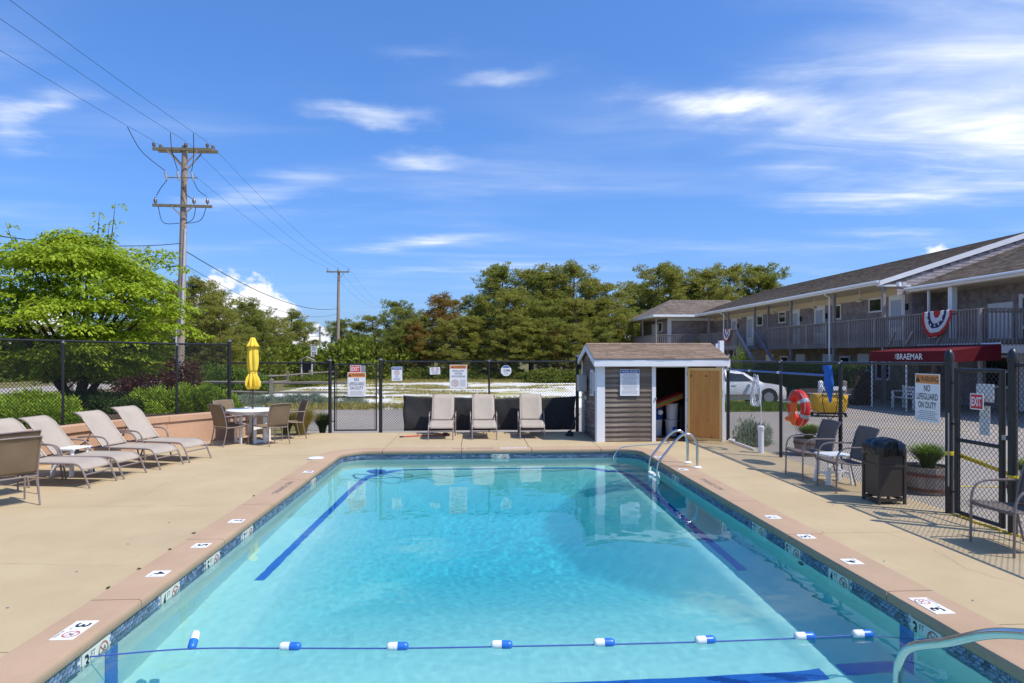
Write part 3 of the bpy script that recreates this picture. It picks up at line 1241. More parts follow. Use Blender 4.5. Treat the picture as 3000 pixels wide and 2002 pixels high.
def exit_sign(label, loc, rot, w, h):
    t = sign('exit_sign', label, 'sign', loc, rot, w, h, None, .006)
    MB().box((0, 0, .005), (w - .022, h - .022, .0016)).build('field', m_signred, t)
    put_text(t, 'EXIT', m_signwhite, 0, 0, w * .74, h * .56, .0068, bold=.02)
    return t


YS = YB - .045
o = exit_sign('red and white EXIT sign above the warning sign on the gate', (-3.05, YS, 1.62), FACE_Y, .27, .185)
o = sign('clear_backing', 'grey plate behind the EXIT sign on the back gate', 'plate', (-2.98, YS + .012, 1.62), FACE_Y, .37, .16, m_galv)
lifeguard('NO LIFEGUARD ON DUTY sign on the gate behind the pool', (-3.02, YS, 1.22), FACE_Y, .455, .62, m_navy)
t = sign('notice_sign', 'blue headed NO DIVING notice on the back fence', 'sign', (-2.0, YS, 1.49), FACE_Y, .27, .36)
band(t, .168, .105, .246, m_signblue)
put_text(t, 'ATTENTION', m_signwhite, 0, .137, .20, .035, .0066)
prohibit(t, 0, .03, .066, .006)
put_text(t, 'NO', m_signblue, 0, -.075, .07, .045, .0052, bold=.01)
put_text(t, 'DIVING', m_signblue, 0, -.137, .17, .05, .0052, bold=.01)
t = sign('notice_sign', 'small white NO SMOKING NO DIVING notice hung a little crooked on the fence', 'sign', (-1.03, YS, 1.565), (PI / 2, 0, 0), .265, .185)
t.rotation_euler = (PI / 2, R(-2.5), 0)
prohibit(t, -.06, .04, .04, .006)
prohibit(t, .06, .04, .04, .006)
put_text(t, 'NO SMOKING', m_black, 0, -.025, .19, .026, .0052)
put_text(t, 'NO DIVING', m_black, 0, -.062, .15, .026, .0052)
t = sign('warning_sign', 'SHALLOW WATER NO DIVING warning sign on the fence behind loungers', 'sign', (-.43, YS, 1.415), FACE_Y, .445, .61)
band(t, .293, .205, .42, m_orange)
put_text(t, 'WARNING', m_black, .04, .25, .27, .06, .0066, bold=.01)
tri = MB().add([(-.03, -.028, 0), (.03, -.028, 0), (0, .03, 0)], [(0, 1, 2)]).build('hazard_triangle', m_black, t)
tri.location = (-.145, .25, .0066)
for k, (s_, ww) in enumerate((('SHALLOW', .30), ('WATER', .20), ('NO DIVING', .345))):
    put_text(t, s_, m_black, 0, .145 - .07 * k, ww, .05, .0052, bold=.014)
prohibit(t, -.085, -.165, .088, .006)
small_print(t, .11, -.08, -.25, .15, 7, seed=5)
t = thing('notice_sign', 'white octagonal security notice with blue cap on the fence', 'sign', (.80, YS, 1.565))
t.rotation_euler = FACE_Y
octo = [(.145 * math.cos(PI / 8 + i * PI / 4), .145 * math.sin(PI / 8 + i * PI / 4)) for i in range(8)]
MB().prism(octo, 0, .004).build('panel', m_signwhite, t)
MB().prism([(-.095, .075), (.095, .075), (.056, .122), (-.056, .122)], .0042, .0056).build('cap_band', m_signblue, t)
mb = MB().box((.055, .012, .005), (.06, .032, .001), .3).box((.09, -.01, .005), (.018, .03, .001))
mb.build('camera_emblem', m_black, t)
small_print(t, -.02, .045, -.03, .13, 3, m_black, 8)
small_print(t, 0, -.04, -.10, .15, 3, seed=9)
# right fence signs
XS = XR - .04
pa = at_x(2717, 1166, XS)
lifeguard('NO LIFEGUARD ON DUTY sign on the fence beside the black bin', (XS, pa.y, pa.z), FACE_X, .455, .62, m_black)
pe = at_x(2865, 1177, XS)
exit_sign('red and white EXIT sign on the gate by the parking lot', (XS - .012, pe.y, pe.z), FACE_X, .20, .185)
o = sign('back_panel', 'narrow white panel hanging below the EXIT sign on the near gate', 'panel', (XR + .04, pe.y - .005, pe.z - .22), FACE_X, .155, .34)
o = sign('back_panel', 'pale wide panel wired outside the near gate above the EXIT sign', 'panel', (XR + .045, pe.y - .005, pe.z + .10), FACE_X, .26, .21)

# yellow tape and chain at the near gate
m_tape = pmat('yellow caution tape', (.82, .66, .05), (.72, .56, .03), 9, .35, transl=.2)


def ribbon(name, label, pts, w, mat, cat):
    pts = smooth_path(pts, 8)
    mb_ = MB()
    for i, p in enumerate(pts):
        tw = .9 * noise.noise((i * .09, 3.1, 0))
        up = Vector((math.sin(tw) * .7, 0, math.cos(tw)))
        mb_.v += [tuple(p - up * w / 2), tuple(p + up * w / 2)]
    for i in range(len(pts) - 1):
        mb_.f.append((2 * i, 2 * i + 2, 2 * i + 3, 2 * i + 1))
    o_ = mb_.build(name, mat, None, True)
    md_ = o_.modifiers.new('thickness', 'SOLIDIFY')
    md_.thickness = .0008
    return tag(o_, label, cat)


ribbon('caution_tape', 'yellow caution tape strung across the near gate', [(XR + .05, 7.70, .745), (XR + .07, 7.4, .70), (XR + .08, 7.1, .655), (XR + .09, 6.8, .61), (XR + .10, 6.3, .52), (XR + .1, 5.6, .42)], .05, m_tape, 'tape')
o = MB().lathe([(.050, 0), (.052, .02), (.052, .035), (.049, .05)], 16, (XR, 7.72, .72)).build('tape_knot', m_tape, None, True)
tag(o, 'yellow tape wound round the gate post nearest the bin', 'tape')
o = MB().lathe([(.050, 0), (.052, .02), (.052, .03), (.049, .045)], 16, (XR, 6.77, .60)).build('tape_knot', m_tape, None, True)
tag(o, 'yellow tape wound round the gate post at the chair', 'tape')
t = thing('plastic_chain', 'yellow plastic chain lying under the near gate', 'chain')
me_l = MB().tube([(x, y, 0) for x, y in arc((0, 0), .022, 0, 2 * PI, 10)[:-1]], .006, 6, closed=True).mesh('chain_link', pmat('yellow plastic', (.80, .58, .03), rough=.4), True)
for i in range(38):
    y = 7.62 - i * .036
    o = link('ring', me_l, t, (XR - .03 + .02 * math.sin(i * .5) + .04 * noise.noise((i * .1, 0, 0)), y, .012))
    o.rotation_euler = (R(25) if i % 2 else R(-30), R(20), PI / 2)
    o.scale = (1, .7, 1)

# ------------------------------------------------------------------ furniture
m_sling = pmat('taupe sling fabric', (.47, .40, .325), (.42, .355, .285), 5, .8, .35, 300, transl=.10, spec=.2)
m_sling_o = pmat('thin taupe sling fabric', (.36, .27, .17), (.31, .23, .145), 4, .8, .3, 250, transl=.42, spec=.2)
m_sling_d = pmat('dark taupe sling fabric', (.20, .165, .14), (.17, .14, .12), 5, .8, .3, 250, transl=.12, spec=.2)
m_frame = pmat('taupe powder coated tube', (.235, .185, .165), (.20, .155, .14), 12, .38, spec=.5)
m_resin = pmat('white resin', (.82, .82, .80), (.76, .76, .74), 6, .4)


def sheet(fn, nu, nv, name, mat, parent, th=.004):
    mb_ = MB()
    for i in range(nu + 1):
        for j in range(nv + 1):
            mb_.v.append(tuple(fn(i / nu, j / nv)))
    for i in range(nu):
        for j in range(nv):
            a = i * (nv + 1) + j
            mb_.f.append((a, a + nv + 1, a + nv + 2, a + 1))
    o_ = mb_.build(name, mat, parent, True)
    md_ = o_.modifiers.new('thickness', 'SOLIDIFY')
    md_.thickness = th
    return o_


def along(path, t):
    path = [Vector(p) for p in path]
    d = [0]
    for i in range(len(path) - 1):
        d.append(d[-1] + (path[i + 1] - path[i]).length)
    s_ = t * d[-1]
    for i in range(len(path) - 1):
        if s_ <= d[i + 1] + 1e-9:
            return path[i].lerp(path[i + 1], (s_ - d[i]) / max(d[i + 1] - d[i], 1e-9))
    return path[-1]


def make_lounger(label, group):
    t = thing('sun_lounger', label, 'sun lounger', group=group)
    W = .285
    for s_ in (-1, 1):
        y = s_ * W
        MB().tube(smooth_path([(0, y, 0), (-.055, y, .12), (-.11, y, .245), (-.17, y, .32), (-.27, y, .35), (-.6, y, .352), (-1.15, y, .352), (-1.5, y, .345)], 5), .0145, 8).build('side_rail', m_frame, t, True)
        ya = s_ * (W + .035)
        MB().tube(smooth_path([(-.93, ya, 0), (-.965, ya, .2), (-1.0, ya, .40), (-1.06, ya, .505), (-1.17, ya, .545), (-1.4, ya, .548), (-1.62, ya, .53)], 5), .0145, 8).build('armrest', m_frame, t, True)
        MB().tube([(-1.46, y, .345), (-1.53, y, .18), (-1.60, y, 0)], .0145, 8).build('leg', m_frame, t, True)
        MB().tube(smooth_path([(-1.16, y * .93, .365), (-1.36, y * .93, .60), (-1.54, y * .93, .82), (-1.60, y * .93, .885), (-1.70, y * .93, .945), (-1.76, y * .93, .96)], 5), .0125, 8).build('back_rail', m_frame, t, True)
        MB().tube([(-1.40, y * .9, .635), (-1.55, y * .9, .36)], .009, 6).build('back_strut', m_frame, t, True)
        mb_ = MB()
        for k in range(5):
            mb_.box((-1.46 - k * .03, ya * .93, .46 - k * .018), (.012, .01, .03), 0, 0, .5)
        mb_.bar((-1.42, ya * .93, .475), (-1.62, ya * .93, .37), .01, .02)
        mb_.build('ratchet', m_blacksteel, t)
    for x, z, w in ((-.085, .19, W), (-1.45, .33, W), (-.95, .12, W + .03)):
        if x != -.95:
            MB().tube([(x, -w, z), (x, w, z)], .012, 8).build('cross_bar', m_frame, t, True)
    MB().tube([(-1.755, -.265, .96), (-1.755, .265, .96)], .012, 8).build('cross_bar', m_frame, t, True)
    sp = [(-1.14, 0, .365), (-.9, 0, .368), (-.6, 0, .368), (-.3, 0, .366), (-.20, 0, .35), (-.13, 0, .30), (-.105, 0, .255)]
    bp_ = smooth_path([(-1.17, 0, .375), (-1.36, 0, .615), (-1.54, 0, .835), (-1.60, 0, .90), (-1.70, 0, .96), (-1.765, 0, .972)], 5)

    def seat(u, v):
        p = along(sp, u)
        e = 1 - (2 * v - 1) ** 2
        return (p.x, (2 * v - 1) * (W - .012), p.z - .022 * e * min(1, 6 * u * (1 - u) + .15))

    def back(u, v):
        p = along(bp_, u)
        e = 1 - (2 * v - 1) ** 2
        k = .03 * e * min(1, 5 * u * (1 - u))
        return (p.x - k * .8, (2 * v - 1) * .258, p.z - k * .55)
    sheet(seat, 22, 8, 'seat', m_sling, t)
    sheet(back, 20, 8, 'backrest', m_sling, t)
    return t


LG = 'taupe sling loungers around the pool'


def place_foot(o_, a, b):
    """a, b: the two foot points (near, far) on the deck; the lounger's head lies away from the pool"""
    a, b = Vector((a[0], a[1])), Vector((b[0], b[1]))
    c_ = (a + b) / 2
    d = (b - a)
    ang = math.atan2(d.y, d.x) - PI / 2
    o_.location = (c_.x, c_.y, 0.003)
    o_.rotation_euler = (0, 0, ang)


l0 = make_lounger('sun lounger in the wall row nearest the pair of dining chairs', LG)
place_foot(l0, (-5.66, 9.89), (-5.58, 10.44))
for lb, a, b in (('sun lounger in front of the small white side table by the wall', (-5.53, 10.58), (-5.47, 11.13)),
                 ('sun lounger beside the white side table, second from the umbrella table', (-5.37, 11.44), (-5.24, 11.96)),
                 ('sun lounger of the wall row nearest the umbrella table', (-5.19, 12.14), (-5.03, 12.67))):
    place_foot(spawn(l0, (0, 0, 0), 0, lb, LG, (1.0, 1.0, .97 + .04 * random.random())), a, b)
for lb, x, y, rz in (('sun lounger standing against the black screen over the red pole', -.80, 15.08, 0.0), ('middle one of three sun loungers against the black screen', .215, 15.06, .01), ('sun lounger against the black screen next to the shed', 1.335, 15.1, -.05)):
    spawn(l0, (x, y, .003), -PI / 2 + rz, lb, LG, (.84, 1, 1))


def make_chair(label, group, sling):
    t = thing('patio_chair', label, 'chair', group=group)
    W = .275
    for s_ in (-1, 1):
        y = s_ * W
        MB().tube(smooth_path([(.255, y, 0), (.25, y, .25), (.245, y, .46), (.21, y, .575), (.12, y, .635), (-.05, y, .645), (-.26, y, .64)], 5), .0125, 8).build('arm_leg', m_frame, t, True)
        MB().tube(smooth_path([(-.315, y * .93, 0), (-.265, y * .93, .2), (-.235, y * .93, .38), (-.255, y * .93, .55), (-.315, y * .93, .78), (-.37, y * .93, .90)], 5), .0125, 8).build('back_leg', m_frame, t, True)
        MB().tube([(.245, y * .97, .435), (0, y * .95, .40), (-.235, y * .94, .39)], .011, 8).build('seat_rail', m_frame, t, True)
    for a, z in ((.225, .40), (-.235, .375)):
        MB().tube([(a, -W * .95, z), (a, W * .95, z)], .011, 8).build('cross_bar', m_frame, t, True)
    MB().tube(smooth_path([(-.368, -W * .93, .90), (-.39, 0, .905), (-.368, W * .93, .90)], 4), .010, 8).build('cross_bar', m_frame, t, True)
    sp = [(.265, 0, .40), (.255, 0, .432), (.22, 0, .445), (0, 0, .41), (-.21, 0, .40)]
    bp_ = smooth_path([(-.228, 0, .42), (-.255, 0, .55), (-.315, 0, .78), (-.36, 0, .885), (-.375, 0, .912)], 4)

    def seat(u, v):
        p = along(sp, u)
        e = 1 - (2 * v - 1) ** 2
        return (p.x, (2 * v - 1) * (W * .95), p.z - .03 * e * min(1, 4 * u * (1 - u)))

    def back(u, v):
        p = along(bp_, u)
        e = 1 - (2 * v - 1) ** 2
        return (p.x - .03 * e * min(1, 4 * u * (1 - u)), (2 * v - 1) * (W * .92), p.z - .01 * e * u)
    sheet(seat, 14, 8, 'seat', sling, t)
    sheet(back, 16, 8, 'backrest', sling, t)
    return t


CG = 'sling patio chairs'
TX, TY = -5.03, 15.0
c0 = make_chair('patio chair drawn up to the umbrella table, its back to the wall end', CG, m_sling_o)
c0.location, c0.rotation_euler = (-5.36, 14.56, .003), (0, 0, R(50))
spawn(c0, (-4.50, 14.60, .003), R(142), 'patio chair at the umbrella table whose back faces the pool', CG)
spawn(c0, (-5.62, 15.42, .003), R(-32), 'patio chair between the umbrella table and the planter bushes', CG)
spawn(c0, (-4.36, 15.55, .003), R(212), 'patio chair between the umbrella table and the ornamental grass', CG)
spawn(c0, (-6.08, 8.80, .003), R(142), 'patio chair standing by itself in front of the wall loungers, seen from behind', CG)
spawn(c0, (-6.55, 9.45, .003), R(150), 'patio chair tucked between the lone chair and the nearest wall lounger', CG)
c1 = make_chair('dark patio chair under the skimmer pole, facing the pool', CG, m_sling_d)
c1.location, c1.rotation_euler = (5.37, 10.15, .003), (0, 0, PI)
spawn(c1, (5.37, 9.17, .003), PI - .04, 'dark patio chair between the white side table and the bin', CG)
spawn(c1, (5.44, 6.24, .003), PI, 'dark patio chair in front of the taped gate post', CG)


def side_table(label, loc, rz):
    t = thing('side_table', label, 'table', loc, rz, 'white resin side tables')
    n = 5
    for k in range(n):
        MB().box((0, -.16 + k * .08, .44), (.42, .074, .018)).build('slat', m_resin, t, bevel=.004)
    for sx in (-1, 1):
        MB().box((sx * .165, 0, .422), (.03, .38, .03)).build('top_bearer', m_resin, t)
        for sy in (-1, 1):
            MB().add([(sx * .15 - .022, sy * .14 - .016, .42), (sx * .15 + .022, sy * .14 - .016, .42), (sx * .15 + .022, sy * .14 + .016, .42), (sx * .15 - .022, sy * .14 + .016, .42),
                      (sx * .20 - .03, sy * .17 - .02, 0), (sx * .20 + .03, sy * .17 - .02, 0), (sx * .20 + .03, sy * .17 + .02, 0), (sx * .20 - .03, sy * .17 + .02, 0)],
                     [(0, 1, 2, 3), (7, 6, 5, 4), (0, 4, 5, 1), (1, 5, 6, 2), (2, 6, 7, 3), (3, 7, 4, 0)]).build('leg', m_resin, t)
        MB().box((sx * .185, 0, .16), (.025, .30, .035)).build('stretcher', m_resin, t)
    MB().box((0, 0, .16), (.36, .03, .03)).build('stretcher', m_resin, t)
    return t


side_table('white resin side table between the wall loungers', (-6.62, 11.05, .003), R(80))
side_table('white resin side table between the two dark chairs', (5.50, 9.66, .003), R(2))

# umbrella table
t = thing('umbrella_table', 'round white resin table under the closed yellow umbrella', 'table', (TX, TY, .003))
MB().lathe([(.0, .70), (.50, .70), (.55, .705), (.56, .715), (.56, .728), (.545, .74), (.08, .745), (.03, .745)], 40).build('table_top', m_resin, t, True)
MB().lathe([(.46, .645), (.47, .645), (.47, .70), (.46, .70)], 32).build('apron', m_resin, t, True)
for k in range(4):
    a = PI / 4 + k * PI / 2
    c_, s_ = math.cos(a), math.sin(a)
    o = link('leg', None, t)
    lg = MB()
    for q in (-1, 1):
        px_, py_ = .33 * c_ - q * .12 * s_, .33 * s_ + q * .12 * c_
        lg.box((px_, py_, .345), (.035, .075, .69), a)
    for z in (.04, .34):
        lg.box((.33 * c_, .33 * s_, z), (.03, .30, .045), a)
    bpy.data.objects.remove(o)
    lg.build('leg', m_resin, t)
for k in range(2):
    MB().box((0, 0, .055 + .002 * k), (.62, .05, .035), PI / 4 + k * PI / 2).build('stretcher', m_resin, t)
m_terra = pmat('brown umbrella base', (.30, .19, .11), (.24, .15, .09), 5, .7)
m_pole = pmat('bronze pole', (.10, .075, .06), rough=.4, metal=.3)
m_yellow = pmat('yellow canopy cloth', (.97, .76, .11), (.95, .70, .07), 4, .75, transl=.25, spec=.2)
t = thing('parasol', 'closed yellow umbrella standing through the white table', 'umbrella', (TX, TY, .003))
MB().lathe([(.24, 0), (.25, .02), (.25, .06), (.20, .085), (.06, .10), (.045, .20), (.03, .21)], 28).build('base', m_terra, t, True)
MB().tube([(0, 0, .1), (0, 0, 2.30)], .019, 12).build('pole', m_pole, t, True)


def canopy(prof, nm, fl, amp, seed, tw=0.0):
    n = 64
    mb_ = MB()
    for i, (r_, z) in enumerate(prof):
        for j in range(n):
            a = 2 * PI * j / n
            k = 1 + amp[i] * (math.cos(fl * (a + tw * i) + 1.2 * math.sin(a * 2 + seed)) * .75 + .5 * noise.noise((math.cos(a) * 1.7, math.sin(a) * 1.7, seed + z * 1.6)))
            zz = z + (.05 * noise.noise((math.cos(a) * 2.2, math.sin(a) * 2.2, seed)) if amp[i] > .3 else 0)
            mb_.v.append((r_ * k * math.cos(a), r_ * k * math.sin(a), zz))
    for i in range(len(prof) - 1):
        for j in range(n):
            mb_.f.append((i * n + j, i * n + (j + 1) % n, (i + 1) * n + (j + 1) % n, (i + 1) * n + j))
    o_ = mb_.build(nm, m_yellow, t, True)
    md_ = o_.modifiers.new('thickness', 'SOLIDIFY')
    md_.thickness = .003
    return o_


canopy([(.10, 1.20), (.135, 1.27), (.140, 1.36), (.122, 1.45), (.098, 1.52), (.084, 1.57)], 'canopy_skirt', 8, [.5, .5, .42, .32, .2, .12], 3.0, .04)
canopy([(.085, 1.565), (.098, 1.64), (.112, 1.76), (.116, 1.90), (.108, 2.04), (.095, 2.15), (.082, 2.22)], 'canopy', 8, [.16, .22, .26, .26, .22, .16, .12], 5.0, .03)
canopy([(.140, 2.15), (.122, 2.19), (.098, 2.24), (.075, 2.29), (.058, 2.34), (.045, 2.36), (.01, 2.365)], 'vent_cap', 8, [.22, .2, .13, .1, .08, .05, 0], 8.0)
MB().lathe([(.090, 0), (.095, .006), (.095, .02), (.090, .026)], 24, (0, 0, 1.552)).build('tie_strap', m_yellow, t, True)

# litter bin
m_bin = pmat('brown resin', (.055, .043, .034), (.045, .035, .028), 6, .45, .3, 60)
m_bag = pmat('black bin bag', (.008, .008, .009), rough=.22)
t = thing('litter_bin', 'dark brown panelled litter bin with black bag over its top', 'bin', (5.455, 8.375, .003))
w, d, h = .385, .37, .74
for sx in (-1, 1):
    for sy in (-1, 1):
        MB().box((sx * (w / 2 - .018), sy * (d / 2 - .018), h / 2), (.036, .036, h)).build('corner_post', m_bin, t, bevel=.006)
for k in range(4):
    a = k * PI / 2
    c_, s_ = math.cos(a), math.sin(a)
    for z, hh in ((.27, .40), (.60, .23)):
        MB().box((c_ * (w / 2 - .022), s_ * (d / 2 - .022), z + .03), (.014, .315, hh), a).build('panel', m_bin, t)
    for z in (.055, .50, .725):
        MB().box((c_ * (w / 2 - .014), s_ * (d / 2 - .014), z), (.02, .31, .035), a).build('rail', m_bin, t)
mb = MB()
n = 48
prof = [(1.06, .64), (1.09, .68), (1.08, .73), (1.05, .775), (.95, .812), (.72, .838), (.36, .85), (.02, .853)]
for i, (k_, z) in enumerate(prof):
    for j in range(n):
        a = 2 * PI * j / n
        c_, s_ = math.cos(a), math.sin(a)
        e = 5.0 if i < 4 else 3.0
        q = (abs(c_) ** e + abs(s_) ** e) ** (-1 / e)
        rr = q * .195 * k_ * (1 + .075 * noise.noise((c_ * 6, s_ * 6, z * 16)))
        mb.v.append((rr * c_ * w / .38, rr * s_, z + .02 * noise.noise((c_ * 4, s_ * 4, z * 9)) * (1 if i else 1.6)))
for i in range(len(prof) - 1):
    for j in range(n):
        mb.f.append((i * n + j, i * n + (j + 1) % n, (i + 1) * n + (j + 1) % n, (i + 1) * n + j))
o = mb.build('bag', m_bag, t, True)
MB().box((.0 + w / 2 - .006, -d / 2 + .03, .52), (.01, .012, .03)).build('latch', m_galv, t)

# ------------------------------------------------------------------ ladder, rail, rope, odds on the pool
t = thing('pool_ladder', 'stainless steel pool ladder with white treads near the shed', 'ladder')
for y in (11.09, 11.60):
    MB().tube(smooth_path([(3.86, y, .0), (3.86, y, .2), (3.855, y, .40), (3.81, y, .515), (3.73, y, .58), (3.63, y, .585), (3.53, y, .525), (3.40, y, .38), (3.27, y, .22), (3.185, y, .10), (3.16, y, -.02), (3.16, y, -.3), (3.18, y, -1.05)], 6), .022, 12).build('rail', m_steel, t, True).cycles.is_caustics_receiver = True
    MB().lathe([(.075, 0), (.075, .012), (.05, .026), (.028, .03)], 18, (3.86, y, .004)).build('escutcheon', m_whitetile, t, True)
    MB().cyl((3.16, y, -.13), .028, .07, 12).build('bumper_collar', m_marktile, t, True)
for z in (-.155, -.45, -.75):
    MB().box((3.165, 11.345, z), (.09, .47, .035)).build('tread', m_whitetile, t, bevel=.008).cycles.is_caustics_receiver = True
t = thing('hand_rail', 'stainless steel hand rail over the shallow end steps', 'hand rail')
MB().tube(smooth_path([(2.06, 3.06, -.9), (2.06, 3.06, -.1), (2.06, 3.055, .36), (2.06, 3.03, .48), (2.06, 2.95, .575), (2.06, 2.72, .70), (2.06, 2.40, .875), (2.06, 1.9, 1.02), (2.06, 1.35, 1.06), (2.06, .95, 1.02), (2.06, .80, .9), (2.06, .78, .6), (2.06, .78, 0)], 8), .0205, 14).build('tube', m_steel, t, True).cycles.is_caustics_receiver = True
MB().lathe([(.08, 0), (.08, .012), (.05, .026), (.03, .03)], 18, (2.06, .78, .003)).build('escutcheon', m_steel, t, True)

m_rope = pmat('blue rope', (.03, .07, .30), (.05, .10, .36), 60, .7)
m_fw = pmat('white float plastic', (.80, .80, .80), rough=.35)
m_fb = pmat('blue float plastic', (.02, .16, .58), (.02, .13, .50), 8, .35)
t = thing('float_line', 'blue rope with blue and white floats across the shallow end', 'float line')
fl_px = [(568, 1885), (850, 1896), (1165, 1896), (1470, 1891), (1770, 1885), (2066, 1877), (2357, 1866), (2527, 1859)]
fl_p = [gnd(x, y, WZ + .015) for x, y in fl_px]
pts = [Vector((PX0 - .01, 4.66, WZ + .03))] + [Vector((p.x, p.y, WZ + .006)) for p in fl_p] + [Vector((3.2, 4.70, WZ - .012)), Vector((PX1 + .01, 4.62, WZ + .02))]
pts[1].y -= .07
MB().tube(smooth_path(pts, 8), .0055, 7).build('rope', m_rope, t, True)


def float_half(sx):
    r_ = .031
    return [(r_ * .35, 0 * sx), (r_ * .72, .004), (r_ * .95, .016), (r_, .03), (r_, .078)]


fb_me = {}
for nm, mt, sx in (('white_half', m_fw, 1), ('blue_half', m_fb, -1)):
    mb = MB().lathe(float_half(1), 18)
    mb.v = [((z - .078) * sx, x, y) for x, y, z in mb.v]
    fb_me[nm] = mb.mesh(nm, mt, True)
for i, p in enumerate(fl_p):
    q = p + Vector((0, 0, .004))
    o = link('float', None, t, (q.x, q.y, q.z))
    d = (pts[min(i + 2, len(pts) - 1)] - pts[i])
    a = math.atan2(d.y, d.x)
    o.rotation_euler = (0, 0, a + .05 * (i % 3 - 1)) if i else (0, R(28), R(-82))
    if i == 0:
        o.location = (q.x, q.y, q.z + .015)
    link('white_half', fb_me['white_half'], o)
    link('blue_half', fb_me['blue_half'], o)
o = MB().lathe([(.145, 0), (.15, .006), (.14, .014), (.04, .018), (.0, .018)], 28, (-3.02, 12.5, .007)).build('access_cover', m_signwhite, None, True)
tag(o, 'round white skimmer cover beside the coping corner', 'cover')
m_hose = pmat('pale blue hose', (.10, .27, .44), rough=.5)
o = MB().tube(smooth_path([(4.32, 14.75, .02), (4.36, 14.45, .012), (4.30, 14.2, .012), (4.0, 14.05, .012), (3.6, 13.9, .012), (3.3, 13.74, .018), (3.1, 13.54, .02), (3.0, 13.40, .005), (2.9, 13.34, -.1), (2.8, 13.2, -.24)], 7), .008, 7).build('garden_hose', m_hose, None, True)
tag(o, 'thin pale blue hose running from the shed door into the pool', 'hose')
m_redpole = pmat('red fibreglass handle', (.62, .05, .025), rough=.4)
t = thing('deck_brush', 'red handled deck brush lying in front of the first screen lounger', 'brush')
MB().tube([(-1.72, 15.62, .02), (-.75, 15.9, .03)], .014, 8).build('handle', m_redpole, t, True)
MB().tube([(-1.80, 15.597, .02), (-1.71, 15.623, .02)], .016, 8).build('grip', m_black, t, True)
MB().box((-.70, 15.915, .035), (.10, .30, .05), R(16)).build('head', m_black, t)
# paint flakes blown on to the deck
m_flake = pmat('blue grey flake', (.16, .19, .22), rough=.7)
fk = MB().box((0, 0, .003), (.022, .010, .002)).mesh('paint_flake', m_flake)
for i, (x, y) in enumerate(((22, 1782), (225, 1676), (375, 1595), (2590, 1645), (2640, 1700), (2410, 1560), (2440, 1480), (495, 1532), (2850, 1760))):
    p = gnd(x, y)
    o = link('paint_flake', fk, None, (p.x, p.y, .001), i * 1.3)
    tag(o, 'tiny blue grey flake lying on the concrete deck', 'flake', 'flakes on the deck')
# cleaner on the deep end ledge with its hose
m_robot = pmat('blue cleaner shell', (.02, .10, .42), rough=.4)
t = thing('pool_cleaner', 'blue pool cleaner lying under water in the far corner', 'pool cleaner', (-1.98, 13.12, floor_z(-1.98, 13.1) + .02))
o = MB().lathe([(.17, 0), (.20, .03), (.19, .07), (.10, .11), (.03, .12)], 20).build('shell', m_robot, t, True)
o.cycles.is_caustics_receiver = True
for s_ in (-1, 1):
    o = MB().tube([(-.14, s_ * .14, .03), (.14, s_ * .14, .03)], .035, 10).build('roller', m_black, t, True)
hp = [(-1.9, 13.05), (-1.2, 12.6), (-2.1, 12.3), (-2.3, 12.8), (-1.4, 12.4), (-.9, 12.75), (-.3, 12.5), (.6, 12.95), (1.4, 13.0), (2.2, 13.1)]
o = MB().tube(smooth_path([(x, y, max(floor_z(x, y), WZ - 1.02) + .04) for x, y in hp], 8), .012, 6).build('cleaner_hose', m_black, None, True)
tag(o, 'dark cleaner hose looping under water along the far pool wall', 'hose')
o.cycles.is_caustics_receiver = True

# ------------------------------------------------------------------ things on the right fence
m_ring = pmat('orange red foam', (.68, .024, .009), (.60, .02, .008), 5, .55)
m_refl = pmat('grey reflective tape', (.42, .42, .44), rough=.35)
m_wrope = pmat('white rope', (.72, .73, .75), (.60, .62, .66), 40, .7)
rc = at_x(2340, 1196, XR - .09)
t = thing('life_ring', 'orange life ring hanging on the chain link fence', 'life ring', (rc.x, rc.y, rc.z))
t.rotation_euler = (0, 0, 0)
RR = .245
mb = MB()
ringp = [(0, RR * math.cos(a), RR * math.sin(a) * 1.02) for a in np.linspace(0, 2 * PI, 37)[:-1]]
MB().tube(ringp, .082, 12, closed=True).build('ring', m_ring, t, True)
for a in (25, 150, 205, 330):
    aa = [R(a - 7 + 14 * k / 4) for k in range(5)]
    MB().tube([(0, RR * math.cos(x), RR * math.sin(x) * 1.02) for x in aa], .0845, 12, caps=False).build('reflective_band', m_refl, t, True)
gp = []
for k in range(41):
    a = 2 * PI * k / 40 + .3
    f = .075 + .05 * abs(math.sin(2 * (a - .3)))
    gp.append((-.05, (RR + f * .7) * math.cos(a), (RR + f * .7) * math.sin(a)))
MB().tube(gp, .0034, 6).build('grab_line', m_wrope, t, True)
mb = MB()
for k in range(5):
    mb.tube(smooth_path([(-.09, .10 - .05 * k, .10), (-.11, .06 - .03 * k, -.08), (-.10, .10 - .04 * k, -.22), (-.08, .05 - .03 * k, -.30)], 5), .016, 7)
mb.lathe([(.01, 0), (.07, .01), (.10, .05), (.07, .09), (.01, .10)], 14, (-.09, .12, -.25))
mb.build('throw_line_pouch', pmat('orange line', (.85, .13, .02), (.80, .20, .03), 30, .6), t, True)['kind'] = 'stuff'
MB().tube(smooth_path([(-.06, .02, -.30), (-.05, .0, -.37), (-.05, -.03, -.45)], 4), .006, 6).build('loose_end', m_wrope, t, True)

